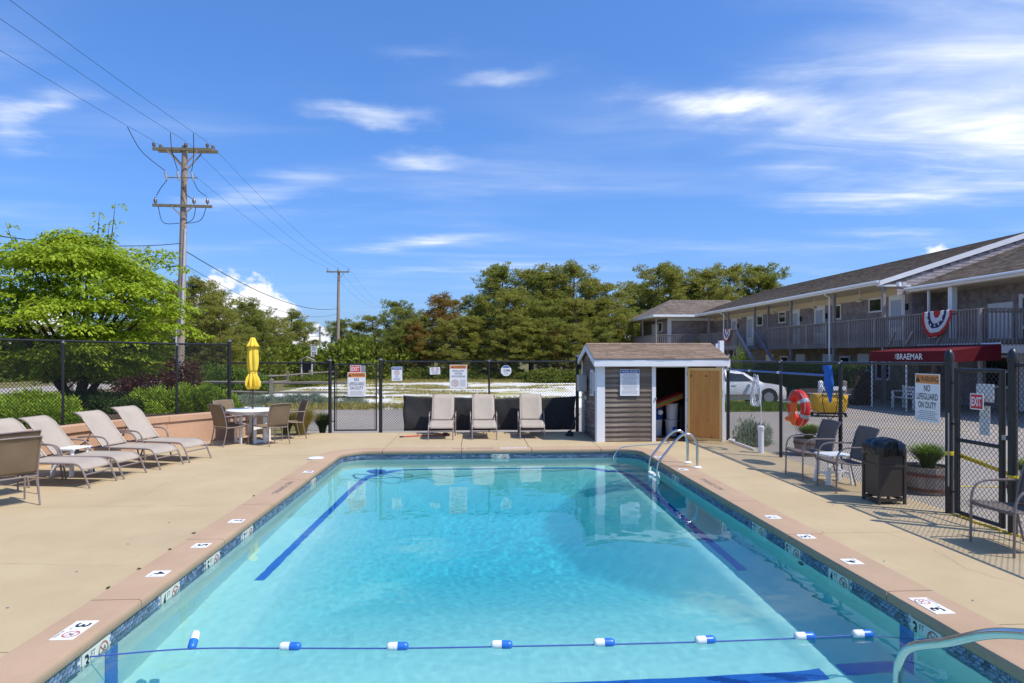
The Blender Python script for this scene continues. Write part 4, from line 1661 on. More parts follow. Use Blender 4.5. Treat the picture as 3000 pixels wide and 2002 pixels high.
pz0, pz1 = at_x(2132, 1083, XR - .06), at_x(2425, 1101, XR - .06)
t = thing('skimmer_pole', 'blue and white telescopic pole with leaf net hung along the fence', 'skimmer')
m_alum = pmat('white aluminium tube', (.78, .78, .78), rough=.35)
m_bpole = pmat('blue aluminium tube', (.03, .12, .42), rough=.3)
d = pz1 - pz0
MB().tube([pz0 - d * .35, pz0 + d * .27], .013, 10).build('inner_tube', m_alum, t, True)
MB().tube([pz0 + d * .0, pz0 + d * .985], .018, 10).build('outer_tube', m_bpole, t, True)
for k in (.0, .27, .58):
    MB().tube([pz0 + d * k, pz0 + d * (k + .02)], .023, 10).build('collar', m_alum, t, True)
e1 = pz1
# leaf net frame seen edge on, with the long bag hanging
mb = MB()
for i in range(17):
    v_ = i / 16
    z = e1.z + .17 - v_ * .60
    wd = .075 * (1 - max(0, v_ - .55) * 1.7)
    for j in range(10):
        a = 2 * PI * j / 10
        k = 1 + .25 * noise.noise((math.cos(a) * 2, v_ * 5, math.sin(a)))
        mb.v.append((e1.x - .03 + wd * .8 * k * math.cos(a), e1.y - .05 - .14 * v_ * .6 + wd * 1.25 * k * math.sin(a), z))
for i in range(16):
    for j in range(10):
        mb.f.append((i * 10 + j, i * 10 + (j + 1) % 10, (i + 1) * 10 + (j + 1) % 10, (i + 1) * 10 + j))
mb.f += [tuple(range(10))[::-1], tuple(160 + j for j in range(10))]
mb.build('net_bag', pmat('blue net cloth', (.02, .13, .50), (.03, .20, .62), 14, .6, transl=.3), t, True)
nh = [(XR - .07, e1.y - .02 + .22 * math.sin(a) - .06, e1.z - .38 + .33 * math.cos(a)) for a in np.linspace(.35 * PI, 1.65 * PI, 14)]
MB().tube(nh, .006, 6).build('net_hoop', m_blacksteel, t, True)

t = thing('hose_coil', 'coil of white hose hanging on the fence beside the shed', 'hose')
hc = at_x(2222, 1140, XR - .05)
for k in range(7):
    a0 = random.uniform(-.3, .3)
    ry, rz_ = random.uniform(.13, .20), random.uniform(.27, .33)
    pp = []
    for a in np.linspace(0, 2 * PI, 26)[:-1]:
        pp.append((hc.x - .02 - .008 * k + .02 * math.sin(a * 2 + k), hc.y + ry * math.sin(a) * (1 - .35 * math.cos(a)) + a0 * .25 * (1 - math.cos(a)) * .5, hc.z - .02 + rz_ * math.cos(a) - (.33 - rz_)))
    MB().tube(pp, .0085, 6, closed=True).build('loop', m_wrope, t, True)
bp = Vector((5.74, 12.74, 0))
MB().tube(smooth_path([(hc.x - .05, hc.y - .05, hc.z + .28), (hc.x - .06, hc.y - .09, hc.z), (hc.x - .06, bp.y + .05, hc.z - .3), (bp.x, bp.y, .8), (bp.x + .005, bp.y, .40), (bp.x, bp.y, .30)], 6), .007, 6).build('tail', m_wrope, t, True)
t = thing('standpipe', 'short white plastic standpipe at the fence foot with rope hanging into it', 'pipe', (bp.x, bp.y, .0))
MB().cyl((0, 0, 0), .055, .50, 18).build('pipe', m_white, t, True)
MB().lathe([(.055, .44), (.064, .45), (.064, .53), (.05, .54), (.04, .53)], 18).build('collar', m_white, t, True)
t = thing('drain_pipe', 'white plastic pipe lying along the fence foot by the shed', 'pipe')
MB().tube([(5.75, 14.25, .04), (5.72, 13.0, .03)], .022, 10).build('pipe', m_white, t, True)
MB().tube([(5.70, 14.30, .05), (5.80, 14.22, .05)], .035, 10).build('elbow', m_white, t, True)

# ------------------------------------------------------------------ pool shed
m_clap = pmat('weathered grey clapboard', (.105, .074, .053), (.36, .295, .24), 4.5, .85, .6, 30, stretch=(.3, .3, 7), obj_rand=.3, lo=.36, hi=.70, spec=.2)
m_ply = pmat('knotty varnished plywood', (.66, .29, .055), (.50, .19, .03), 1.2, .5, stretch=(6, 6, .6), stain=((.22, .07, .012), 6.0, .60, .67), lo=.3, hi=.75)
m_plyedge = pmat('door frame pine', (.78, .50, .18), (.70, .42, .13), 2, .5, stretch=(5, 5, .7))
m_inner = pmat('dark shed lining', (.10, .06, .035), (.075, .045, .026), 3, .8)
m_shroof = pmat('brown asphalt shingle', (.215, .15, .105), (.29, .21, .155), 9, .95, .5, 90, island=.22, spec=.1)
m_glass = pmat('dark window glass', (.02, .025, .03), rough=.06, spec=.8)


def shingle_run(mb_, O, u, v, n, W, H, course, wmin, wmax, th=.012, keep=None, rnd=None, lap=.3):
    """staggered shingles on the plane O + a*u + b*v, facing n"""
    rnd = rnd or random.Random(5)
    O, u, v, n = (Vector(q) for q in (O, u, v, n))
    rows = int(H / course + .5)
    for r_ in range(rows):
        b0, b1 = r_ * course, min((r_ + 1 + lap) * course, H + .02)
        a = -rnd.uniform(0, wmax)
        while a < W:
            w_ = rnd.uniform(wmin, wmax)
            a0, a1 = max(a, 0), min(a + w_ - .004, W)
            a += w_
            if a1 - a0 < .015 or (keep and not keep((a0 + a1) / 2, b0 + course / 2)):
                continue
            j = rnd.uniform(-.004, .004)
            t_ = th * rnd.uniform(.8, 1.15)
            p0, p1 = O + u * a0 + v * (b0 + j), O + u * a1 + v * (b0 + j)
            q0, q1 = O + u * a0 + v * b1, O + u * a1 + v * b1
            mb_.add([p0 + n * t_, p1 + n * t_, q1 + n * .001, q0 + n * .001, p0 + n * .0005, p1 + n * .0005], [(0, 1, 2, 3), (4, 5, 1, 0), (0, 3, 4), (5, 2, 1)])
    return mb_


shed = thing('pool_shed', 'small weathered clapboard shed with white trim and open plywood door', 'shed')
SX0, SX1, SY0, SY1 = 2.76, 5.68, 14.56, 16.52
ZE, ZR, YR_ = 1.93, 2.235, (SY0 + SY1) / 2
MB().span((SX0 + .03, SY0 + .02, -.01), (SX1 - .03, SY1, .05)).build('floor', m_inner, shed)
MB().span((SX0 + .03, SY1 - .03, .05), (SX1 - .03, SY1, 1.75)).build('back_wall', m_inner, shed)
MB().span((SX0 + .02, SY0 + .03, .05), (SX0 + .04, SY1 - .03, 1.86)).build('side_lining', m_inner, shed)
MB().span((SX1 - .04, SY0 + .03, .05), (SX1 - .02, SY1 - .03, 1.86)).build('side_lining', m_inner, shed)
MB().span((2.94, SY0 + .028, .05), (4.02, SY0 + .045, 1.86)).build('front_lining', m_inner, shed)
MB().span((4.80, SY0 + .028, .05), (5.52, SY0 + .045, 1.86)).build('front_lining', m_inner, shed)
bd = MB().box((0, 0, 0), (1.10, .020, .125), 0, R(-11)).mesh('clapboard', m_clap)
for k in range(16):
    link('clapboard', bd, shed, (3.475, SY0 + .012, .075 + k * .112))
bd2 = MB().box((0, 0, 0), (.66, .020, .125), 0, R(-11)).mesh('clapboard', m_clap)
for k in range(16):
    link('clapboard', bd2, shed, (5.19, SY0 + .012, .075 + k * .112))
MB().span((4.02, SY0 + .0, 1.69), (4.90, SY0 + .02, 1.79)).build('door_head', m_white, shed, bevel=.003)
for x0, x1, nm in ((SX0 - .012, 2.935, 'corner_board'), (4.015, 4.105, 'door_jamb'), (4.79, 4.85, 'door_jamb'), (5.50, SX1 + .012, 'corner_board')):
    MB().span((x0, SY0 - .018, -.005), (x1, SY0 + .018, 1.83)).build(nm, m_white, shed, bevel=.003)
# left wall boards, cut to the gable
for k in range(19):
    z = .075 + k * .112
    if z < ZE - .06:
        y0, y1 = SY0 + .05, SY1 - .05
    else:
        f = (z - (ZE - .06)) / (ZR - ZE + .0)
        y0, y1 = SY0 + .05 + f * (YR_ - SY0), SY1 - .05 - f * (YR_ - SY0)
    if y1 - y0 > .1:
        MB().box((SX0, (y0 + y1) / 2, z), (.016, y1 - y0, .125), 0, 0, R(7)).build('clapboard', m_clap, shed)
for k in range(19):
    z = .075 + k * .112
    f = max(0, (z - (ZE - .06)) / (ZR - ZE))
    y0, y1 = SY0 + .03 + f * (YR_ - SY0), SY1 - .03 - f * (YR_ - SY0)
    if y1 - y0 > .1:
        MB().box((SX1, (y0 + y1) / 2, z), (.016, y1 - y0, .125), 0, 0, R(-7)).build('clapboard', m_white, shed)
for y in (SY0 + .02, SY1 - .03):
    MB().box((SX0 - .022, y + (.028 if y < 15 else 0), .92), (.018, .10, 1.84)).build('corner_board', m_white, shed)
    MB().box((SX1 + .022, y + (.028 if y < 15 else 0), .92), (.018, .10, 1.84)).build('corner_board', m_white, shed)
# roof
RX0, RX1 = 2.665, 5.76
EY0, EY1 = SY0 - .17, SY1 + .17
zs = ZE - .17 * (ZR - ZE) / (YR_ - SY0)
ro = MB()
th = .05
sl = (ZR - zs) / (YR_ - EY0)
ro.prism([(EY0, zs), (YR_, ZR), (EY1, zs), (EY1, zs - th), (YR_, ZR - th), (EY0, zs - th)], RX0, RX1, 0)
roof = ro.build('roof', m_shroof, shed)
vv = Vector((0, YR_ - EY0, ZR - zs))
Ls = vv.length
nn = Vector((0, -(ZR - zs), YR_ - EY0)).normalized()
mb = MB()
shingle_run(mb, (RX0 - .01, EY0 - .02, zs + .003), (1, 0, 0), vv.normalized(), nn, RX1 - RX0 + .02, Ls, .105, .16, .34, .011, rnd=random.Random(2))
nb_ = Vector((0, (ZR - zs), YR_ - EY0)).normalized()
shingle_run(mb, (RX0 - .01, EY1 + .02, zs + .003), (1, 0, 0), Vector((0, EY0 - YR_, ZR - zs)).normalized(), nb_, RX1 - RX0 + .02, Ls, .105, .16, .34, .011, rnd=random.Random(3))
mb.build('roof_shingles', m_shroof, roof)['kind'] = 'stuff'
mb = MB()
for k in range(11):
    x = RX0 + k * .28
    mb.box((x + .14, YR_ - .055, ZR + .006), (.275, .13, .008), 0, math.atan2(ZR - zs, YR_ - EY0)).box((x + .14, YR_ + .055, ZR + .006), (.275, .13, .008), 0, -math.atan2(ZR - zs, YR_ - EY0))
mb.build('ridge_caps', m_shroof, roof)['kind'] = 'stuff'
MB().span((RX0 - .005, EY0 - .004, zs - .165), (RX1 + .005, EY0 + .02, zs - .012)).build('fascia', m_white, shed, bevel=.003)
MB().span((RX0, EY0 + .02, zs - .10), (RX1, SY0 + .015, zs - .085)).build('soffit', m_white, shed)
for x in (RX0 - .012, RX1 - .01):
    for (y0, y1) in ((EY0, YR_), (EY1, YR_)):
        mb = MB()
        w_ = .135
        mb.prism([(y0, zs - .005), (y1, ZR - .005), (y1, ZR - .005 - w_ * 1.1), (y0, zs - .005 - w_ * 1.1)], x, x + .022, 0)
        mb.build('rake_board', m_white, shed)
# door swung open
dr = link('door', None, shed, (4.845, SY0 - .022, .045), R(-36))
MB().span((.0, -.008, 0), (.775, .014, 1.63)).build('leaf', m_ply, dr)
for a, b in (((0, -.026, 0), (.775, -.008, .06)), ((0, -.026, 1.575), (.775, -.008, 1.63)), ((0, -.026, .06), (.055, -.008, 1.575)), ((.715, -.026, .06), (.775, -.008, 1.575))):
    MB().span(a, b).build('frame_strip', m_plyedge, dr)
MB().span((.776, -.026, 0), (.785, .02, 1.63)).build('edge_trim', m_white, dr)
for z in (.25, .85, 1.45):
    MB().span((-.012, -.012, z), (.03, .018, z + .09)).build('hinge', m_blacksteel, dr)
MB().box((4.10, SY0 - .03, .98), (.03, .03, .05)).build('hasp', m_galv, shed)
# chain of hooks on the right corner board
for z in (1.62, 1.18, .62):
    MB().tube(smooth_path([(5.50, SY0 - .02, z + .03), (5.50, SY0 - .05, z), (5.52, SY0 - .05, z - .03), (5.53, SY0 - .03, z - .02)], 4), .006, 6).build('hook', m_blacksteel, shed, True)
MB().tube([(5.49, SY0 - .03, 1.60), (5.485, SY0 - .03, .60)], .006, 6).build('bar', m_blacksteel, shed, True)
# window, panel box and notices on the left wall
win = link('window', None, shed, (SX0 - .02, 15.02, 1.32))
MB().span((-.012, -.13, -.26), (.01, .13, .26)).build('pane', m_glass, win)
for a, b in (((-.03, -.17, -.30), (.005, -.13, .30)), ((-.03, .13, -.30), (.005, .17, .30)), ((-.03, -.13, .26), (.005, .13, .30)), ((-.045, -.13, -.30), (.005, .13, -.26)), ((-.024, -.012, -.26), (.0, .012, .26))):
    MB().span(a, b).build('frame', m_white, win)
m_elbox = pmat('grey enamel', (.42, .42, .41), (.37, .37, .36), 8, .45)
t = thing('electrical_box', 'grey electrical box on the window side of the shed', 'electrical box', (SX0 - .14, 15.85, 1.28))
MB().box((0, 0, 0), (.20, .36, .40)).build('case', m_elbox, t, bevel=.008)
MB().box((-.02, -.185, 0), (.14, .012, .36)).build('cover', m_elbox, t)
MB().tube([(.06, 0, -.2), (.06, 0, -1.2)], .016, 8).build('conduit', m_elbox, t, True)
o = MB().lathe([(.02, 0), (.055, .01), (.06, .03), (.05, .05), (.01, .055)], 16).build('round_fitting', m_marktile, None, True)
o.rotation_euler, o.location = (0, -PI / 2, 0), (SX0 - .02, 15.8, .93)
tag(o, 'round cream fitting low on the window side of the shed', 'fitting')
t = sign('paper_notice', 'tall paper notice beside the shed window', 'notice', (SX0 - .026, 14.70, 1.36), (PI / 2, 0, -PI / 2), .15, .42)
small_print(t, 0, .17, -.17, .12, 9, seed=12)
t = sign('rules_sign', 'white POOL RULES board on the shed clapboards', 'sign', (3.50, SY0 - .03, 1.345), FACE_Y, .445, .60)
band(t, .288, .21, .425, m_signblue)
put_text(t, 'POOL RULES', m_signwhite, 0, .249, .36, .045, .0066, bold=.014)
small_print(t, 0, .19, -.27, .37, 16, m_grey, 21)
t = thing('security_camera', 'small white security camera under the shed eave corner', 'camera', (5.73, SY0 - .15, 1.68))
MB().tube([(0, .03, 0), (0, -.07, -.01)], .035, 14).build('body', m_white, t, True)
MB().tube([(0, -.068, -.01), (0, -.076, -.01)], .024, 14).build('lens', m_black, t, True)
MB().box((0, .03, .045), (.03, .05, .06)).build('bracket', m_white, t)
# hand pump leaning by the shed
t = thing('hand_truck', 'small black hand truck leaning at the window side of the shed', 'hand truck', (2.52, 15.7, .0))
MB().tube(smooth_path([(.02, 0, .52), (-.04, 0, .50), (-.08, 0, .42), (-.16, 0, .22), (-.22, 0, .05)], 5), .018, 8).build('handle', m_blacksteel, t, True)
MB().box((-.24, 0, .03), (.16, .22, .03)).build('base', m_blacksteel, t)
for s_ in (-1, 1):
    MB().tube([(-.20, s_ * .12, .06), (-.20, s_ * .15, .06)], .06, 14).build('wheel', m_black, t, True)

# stores inside the shed
m_bucket = pmat('white bucket plastic', (.72, .72, .72), rough=.4)
m_bluel = pmat('blue label', (.03, .10, .40), rough=.5)


def bucket(label, x, y, z, lid=True):
    t_ = thing('bucket', label, 'bucket', (x, y, z), random.uniform(0, 6), 'white chemical buckets in the shed')
    MB().lathe([(.128, 0), (.132, .01), (.145, .33), (.15, .335), (.15, .36), (.147, .365)], 22).build('pail', m_bucket, t_, True)
    MB().lathe([(.155, .345), (.155, .375), (.14, .385), (.02, .385)], 22).build('lid', m_bucket, t_, True)
    MB().tube([(.147 * math.cos(a), .147 * math.sin(a), .30 - .10 * math.sin(a * 1)) for a in np.linspace(.1, PI - .1, 12)], .003, 5).build('bail', m_galv, t_)
    return t_


bucket('white bucket on the shed floor, left of the labelled one', 4.32, 15.3, .05)
b2 = bucket('white bucket with blue label on the shed floor', 4.68, 15.25, .05)
MB().span((-.05, -.151, .10), (.05, -.145, .22)).build('label_patch', m_bluel, b2)
b2.rotation_euler = (0, 0, .2)
bucket('white bucket stacked on the labelled bucket in the shed', 4.70, 15.27, .436)
t = thing('storage_tub', 'dark blue plastic tub stacked inside the shed doorway', 'tub', (4.33, 15.32, .437))
MB().lathe([(.15, 0), (.17, .30), (.185, .31), (.185, .34), (.02, .34)], 4).build('tub', m_bluel, t)
MB().tube([(.06, -.145, .17), (.06, -.16, .17)], .06, 16).build('round_label', m_signwhite, t, True)
for i, (c_, nm) in enumerate((((.45, .03, .02), 'red'), ((.12, .30, .04), 'green'), ((.60, .12, .02), 'orange'))):
    t = thing('kickboard', 'padded %s foam float lying on the stacked buckets' % nm, 'float board', (4.50, 15.15, .90 - i * .045 + .03), 0)
    t.rotation_euler = (0, R(-20), R(6))
    MB().box((0, 0, 0), (.80, .36, .04)).build('foam', pmat(nm + ' foam', c_, rough=.7), t, bevel=.01)
t = thing('storage_bin', 'black storage bin beside the stacked buckets in the shed', 'bin', (5.05, 15.35, .05))
MB().box((0, 0, .35), (.38, .4, .70)).build('bin', m_black, t, bevel=.02)
MB().box((0, 0, .715), (.42, .44, .03)).build('lid', m_blacksteel, t, bevel=.01)

# ------------------------------------------------------------------ motel
m_shake = pmat('grey cedar shingle', (.24, .20, .195), (.36, .31, .30), 3, .9, .4, 40, island=.20, spec=.15)
m_shake_o = pmat('silvered cedar shingle', (.36, .31, .31), (.44, .38, .37), 3, .9, .4, 40, obj_rand=.16, spec=.15)
m_shaket = pmat('tan cedar shingle', (.27, .20, .13), (.34, .26, .17), 3, .9, .4, 40, island=.25, spec=.15)
m_mroof = pmat('brown grey roof shingle', (.10, .078, .058), (.175, .14, .11), 5, .95, .5, 60, island=.40, spec=.1)
m_mroof2 = pmat('light brown roof shingle', (.16, .125, .10), (.225, .18, .145), 5, .95, .5, 60, island=.30, spec=.1)
m_greywood = pmat('weathered grey wood', (.31, .27, .25), (.24, .205, .19), 6, .85, .4, 40, stretch=(1, 1, .3), obj_rand=.15, spec=.2)
m_cream = pmat('cream soffit paint', (.66, .55, .38), (.60, .49, .33), 3, .6)
m_darkwall = pmat('dark wall lining', (.22, .18, .15), (.18, .15, .12), 3, .9)  # brown backing of the carcass and gable, behind the shingles

motel = thing('motel', 'long two storey cedar shingled motel with upper gallery', 'motel', (17.7, 38, 0))


def mp_(mb_, name, mat, parent=None, **k):
    """build in world space, then hang under the motel"""
    o_ = mb_.build(name, mat, None, **k)
    p = parent or motel
    o_.parent = p
    o_.matrix_parent_inverse = Matrix.Translation(-Vector(p_world(p)))
    return o_


def p_world(o_):
    v_ = Vector(o_.location) + o_.matrix_parent_inverse.translation
    if o_.parent:
        v_ = v_ + p_world(o_.parent)
    return v_


XG, XW = 17.7, 19.3                                      # rail plane, wall plane
Y0m, Y1m = 27.2, 52.0
ZE_, ZRr, XRr = 5.2, 7.47, 24.4
sl = (ZRr - ZE_) / (XRr - 17.45)
# carcass walls
mp_(MB().span((XW + .03, Y0m + .05, -.13), (31.2, Y1m + 6, 5.0)), 'core', m_darkwall)
mb = MB()
shingle_run(mb, (XW, Y1m + 2, 2.62), (0, -1, 0), (0, 0, 1), (-1, 0, 0), Y1m + 2 - Y0m, 2.1, .15, .10, .22, .016, rnd=random.Random(31))
mp_(mb, 'upper_wall_shingles', m_shake)['kind'] = 'stuff'
mb = MB()
shingle_run(mb, (XW, Y1m + 2, -.1), (0, -1, 0), (0, 0, 1), (-1, 0, 0), Y1m + 2 - Y0m, 2.4, .15, .10, .22, .016, rnd=random.Random(32))
mp_(mb, 'lower_wall_shingles', m_shaket)['kind'] = 'stuff'
mp_(MB().span((XW - .03, Y0m, 4.72), (XW + .02, Y1m, 5.12)), 'frieze', m_cream)
mp_(MB().span((17.55, Y0m, 5.04), (XW, Y1m, 5.08)), 'soffit', m_cream)
# gallery deck
mp_(MB().span((XG + .02, 21.9, 2.42), (XW, Y1m, 2.56)), 'gallery_floor', m_greywood)
mp_(MB().span((XG - .01, 21.8, 2.34), (XG + .04, 38.45, 2.60)), 'rim_joist', m_greywood)
mp_(MB().span((XG - .01, 40.3, 2.34), (XG + .04, 50.4, 2.60)), 'rim_joist', m_greywood)
# roof
ro = MB().prism([(17.45, ZE_ - .02), (XRr, ZRr - .02), (31.35, ZE_ - .02), (31.35, ZE_ - .12), (XRr, ZRr - .14), (17.45, ZE_ - .12)], Y0m - .06, Y1m + 1, 1)
roof = mp_(ro, 'roof', m_mroof)
n_ = Vector((-sl, 0, 1)).normalized()
v_ = Vector((1, 0, sl)).normalized()
mb = MB()
shingle_run(mb, (17.43, Y1m + 1, ZE_ - .015), (0, -1, 0), v_, n_, Y1m + 1 - Y0m + .09, math.hypot(XRr - 17.43, ZRr - ZE_), .16, .22, .40, .014, rnd=random.Random(33))
o = mp_(mb, 'roof_shingles', m_mroof, roof)
o['kind'] = 'stuff'
mp_(MB().span((17.38, Y0m - .25, ZE_ - .16), (17.45, Y1m - 1.6, ZE_ + .0)), 'fascia', m_white)
mp_(MB().tube([(17.33, Y0m - .2, ZE_ - .05), (17.33, Y1m - 1.7, ZE_ - .05)], .06, 10), 'gutter', m_white, smooth=True)
# gable end with single shingles
mp_(MB().prism([(17.6, ZE_ - .14), (XRr, ZRr - .16), (31.3, ZE_ - .15), (31.3, 4.2), (19.35, 4.2), (19.35, ZE_ - .14)], Y0m, Y0m + .06, 1), 'gable_wall', m_darkwall)
sh_me = MB().add([(-.5, -.014, -.5), (.5, -.014, -.5), (.5, -.002, .5), (-.5, -.002, .5), (-.5, 0, -.5), (.5, 0, -.5)], [(0, 1, 2, 3), (4, 5, 1, 0), (0, 3, 4), (5, 2, 1)]).mesh('shingle', m_shake_o)
rnd = random.Random(41)
gx = 0
cnt = 0
for r_ in range(20):
    z = 4.55 + r_ * .14
    x = 18.3
    while x < 24.2 and cnt < 300:
        w_ = rnd.uniform(.16, .28)
        xm = x + w_ / 2
        top = ZE_ + sl * (xm - 17.45) - .26
        low = 4.80 + .364 * (xm - 18.75) + .05
        if z + .07 < top and z > low - .12:
            o = link('shingle', sh_me, motel, (xm - 17.7, Y0m - .004 - 38, z))
            o.scale = (w_ - .006, 1, .17)
            cnt += 1
        x += w_
for a, b in (((17.40, ZE_ - .02), (XRr, ZRr - .02)), ((31.4, ZE_ - .02), (XRr, ZRr - .02))):
    mb = MB().prism([a, b, (b[0], b[1] - .24), (a[0], a[1] - .20)], Y0m - .09, Y0m - .055, 1)
    mp_(mb, 'rake_board', m_white)
mp_(MB().span((17.40, Y0m - .05, ZE_ - .24), (18.9, Y0m + .02, ZE_ - .17)), 'eave_return', m_white)
# near block with its own roof
NX_, NZ_ = 18.7, 4.88
sl2 = .362
ro = MB().prism([(NX_, NZ_ - .02), (25.2, NZ_ + sl2 * (25.2 - NX_) - .02), (25.2, NZ_ + sl2 * (25.2 - NX_) - .14), (NX_, NZ_ - .12)], 12.0, Y0m - .02, 1)
roof2 = mp_(ro, 'near_roof', m_mroof)
n2 = Vector((-sl2, 0, 1)).normalized()
v2 = Vector((1, 0, sl2)).normalized()
mb = MB()
shingle_run(mb, (NX_ - .02, Y0m - .03, NZ_ - .015), (0, -1, 0), v2, n2, Y0m - 17, 6.9, .16, .22, .40, .014, rnd=random.Random(35))
o = mp_(mb, 'near_roof_shingles', m_mroof, roof2)
o['kind'] = 'stuff'
mp_(MB().span((NX_ - .07, 12, NZ_ - .17), (NX_, Y0m - .1, NZ_ - .0)), 'fascia', m_white)
mp_(MB().tube([(NX_ - .12, 12, NZ_ - .05), (NX_ - .12, Y0m - .1, NZ_ - .05)], .06, 10), 'gutter', m_white, smooth=True)
mp_(MB().span((NX_, 12, NZ_ - .2), (20.3, Y0m - .03, NZ_ - .16)), 'soffit', m_cream)
mp_(MB().span((20.33, 12, -.13), (31.2, Y0m - .02, 4.75)), 'near_core', m_darkwall)
mb = MB()
shingle_run(mb, (20.3, Y0m, 2.60), (0, -1, 0), (0, 0, 1), (-1, 0, 0), 10.0, 2.1, .15, .12, .24, .016, rnd=random.Random(36))
shingle_run(mb, (20.3, Y0m, -.1), (0, -1, 0), (0, 0, 1), (-1, 0, 0), 10.0, 2.4, .15, .12, .24, .016, rnd=random.Random(37))
mp_(mb, 'near_wall_shingles', m_shake)['kind'] = 'stuff'
mb = MB()
shingle_run(mb, (18.9, Y0m - .08, 2.60), (1, 0, 0), (0, 0, 1), (0, -1, 0), 1.42, 2.1, .15, .12, .24, .016, rnd=random.Random(38))
mp_(mb, 'return_wall_shingles', m_shake)['kind'] = 'stuff'
mp_(MB().span((XW, 21.9, 2.42), (20.3, Y0m, 2.56)), 'near_gallery_floor', m_greywood)
mp_(MB().span((17.8, 21.86, 2.05), (20.3, 21.92, 2.36)), 'end_fascia', m_white)
for y, w_ in ((26.1, .08), (24.75, .22)):
    mp_(MB().box((18.95, y, (2.55 + 4.72) / 2), (w_, w_, 2.17)), 'white_post', m_white)
# large panelled door and windows of the near block
d_ = link('panel_door', None, motel)
mp_(MB().span((20.24, 23.35, 2.58), (20.28, 24.55, 4.0)), 'leaf', m_white, d_)
for k in range(7):
    mp_(MB().span((20.225, 23.4 + k * .16, 2.6), (20.238, 23.545 + k * .16, 3.9)), 'plank', m_white, d_)
wn = link('window', None, motel)
mp_(MB().span((20.25, 17.9, 2.7), (20.27, 22.9, 4.1)), 'pane', m_glass, wn)
for y in (17.9, 21.9, 22.4, 22.95):
    mp_(MB().span((20.19, y - .07, 2.6), (20.245, y + .07, 4.25)), 'frame', m_white, wn)
for z in (3.0, 4.15):
    mp_(MB().span((20.20, 17.8, z - .06), (20.243, 23.0, z + .06)), 'frame', m_white, wn)
# gallery posts
gp_me = MB().box((0, 0, (2.5 + 5.06) / 2), (.12, .12, 2.56)).mesh('gallery_post', m_greywood)
for y in (27.3, 31.2, 35.6, 38.45, 40.35, 44.7, 48.5):
    link('gallery_post', gp_me, motel, (.08, y - 38, 0))
lp_me = MB().box((0, 0, 1.1), (.13, .13, 2.45)).mesh('lower_post', m_greywood)
for y in (24.2, 27.3, 31.2, 35.6, 44.7, 48.5):
    link('lower_post', lp_me, motel, (.08, y - 38, 0))
for y in (31.35, 45.1):
    mp_(MB().tube([(17.36, y, 5.1), (17.40, y, 4.98), (17.62, y, 4.85), (17.62, y, -.1)], .045, 8), 'downspout', m_white, smooth=True)
# gallery rail, baluster by baluster
bal = MB().box((0, 0, 0), (.038, .038, 1.28)).mesh('baluster', m_greywood)
rp_me = MB().box((0, 0, 0), (.10, .10, 1.30)).mesh('rail_post', m_greywood)


def rail_y(y0, y1, x, step=.142):
    y = y0
    k = 0
    while y < y1 - .02:
        if k % 14 == 0:
            link('rail_post', rp_me, motel, (x - 17.7 + .02, y - 38, 2.97))
        else:
            link('baluster', bal, motel, (x - 17.7 - .03, y - 38, 2.96))
        y += step
        k += 1
    mp_(MB().span((x - .07, y0, 3.59), (x + .08, y1, 3.63)), 'rail_cap', m_greywood)
    mp_(MB().span((x - .005, y0, 3.47), (x + .035, y1, 3.555)), 'rail', m_greywood)


def rail_x(x0, x1, y, step=.15):
    x = x0
    k = 0
    while x < x1:
        link('baluster' if k else 'rail_post', bal if k else rp_me, motel, (x - 17.7, y - .03 - 38, 2.96))
        x += step
        k += 1
    mp_(MB().span((x0, y - .07, 3.592), (x1, y + .08, 3.632)), 'rail_cap', m_greywood)
    mp_(MB().span((x0, y - .005, 3.47), (x1, y + .035, 3.555)), 'rail', m_greywood)


rail_y(21.86, 38.4, XG)
rail_y(41.9, 50.4, XG, .16)
rail_x(XG, 20.3, 21.84)
for y in (26.3, 25.2, 23.4):
    mp_(MB().bar((XG - .06, y + .45, 2.42), (XG - .06, y, 2.95), .05, .10), 'brace', m_greywood)
# doors and windows of the main wall
for i, (a, b) in enumerate(((28.15, 29.1), (34.8, 35.75), (37.6, 38.55), (44.0, 44.95), (46.8, 47.75))):
    d_ = link('door', None, motel)
    mp_(MB().span((XW - .05, a - .09, 2.58), (XW - .02, b + .09, 4.74)), 'frame', m_white, d_)
    mp_(MB().span((XW - .075, a, 2.60), (XW - .05, b, 4.64)), 'leaf', m_signwhite, d_)
    mp_(MB().span((XW - .088, a + .12, 3.25), (XW - .076, b - .12, 4.5)), 'screen_pane', pmat('pale door glass', (.50, .56, .68), rough=.1), d_)
    mp_(MB().span((XW - .09, a - .28, 4.0), (XW - .03, a - .17, 4.28)), 'lamp', m_black, d_)
for i, (a, b, z0, z1) in enumerate(((29.75, 30.65, 4.12, 4.66), (33.2, 33.8, 3.95, 4.60), (39.3, 40.1, 4.08, 4.66), (42.5, 43.3, 4.05, 4.66))):
    w_ = link('window', None, motel)
    mp_(MB().span((XW - .035, a, z0), (XW - .02, b, z1)), 'pane', m_glass, w_)
    for p, q in (((a - .08, z0 - .08), (b + .08, z0)), ((a - .08, z1), (b + .08, z1 + .08)), ((a - .08, z0), (a, z1)), ((b, z0), (b + .08, z1))):
        mp_(MB().span((XW - .07, p[0], p[1]), (XW - .022, q[0], q[1])), 'frame', m_white, w_)
for i, (a, b) in enumerate(((30.8, 31.6), (34.0, 34.9), (37.0, 37.9), (41.0, 41.9))):
    d_ = link('door', None, motel)
    mp_(MB().span((XW - .05, a - .08, -.1), (XW - .02, b + .08, 2.05)), 'frame', m_white, d_)
    mp_(MB().span((XW - .07, a, -.1), (XW - .05, b, 1.98)), 'leaf', m_signwhite, d_)
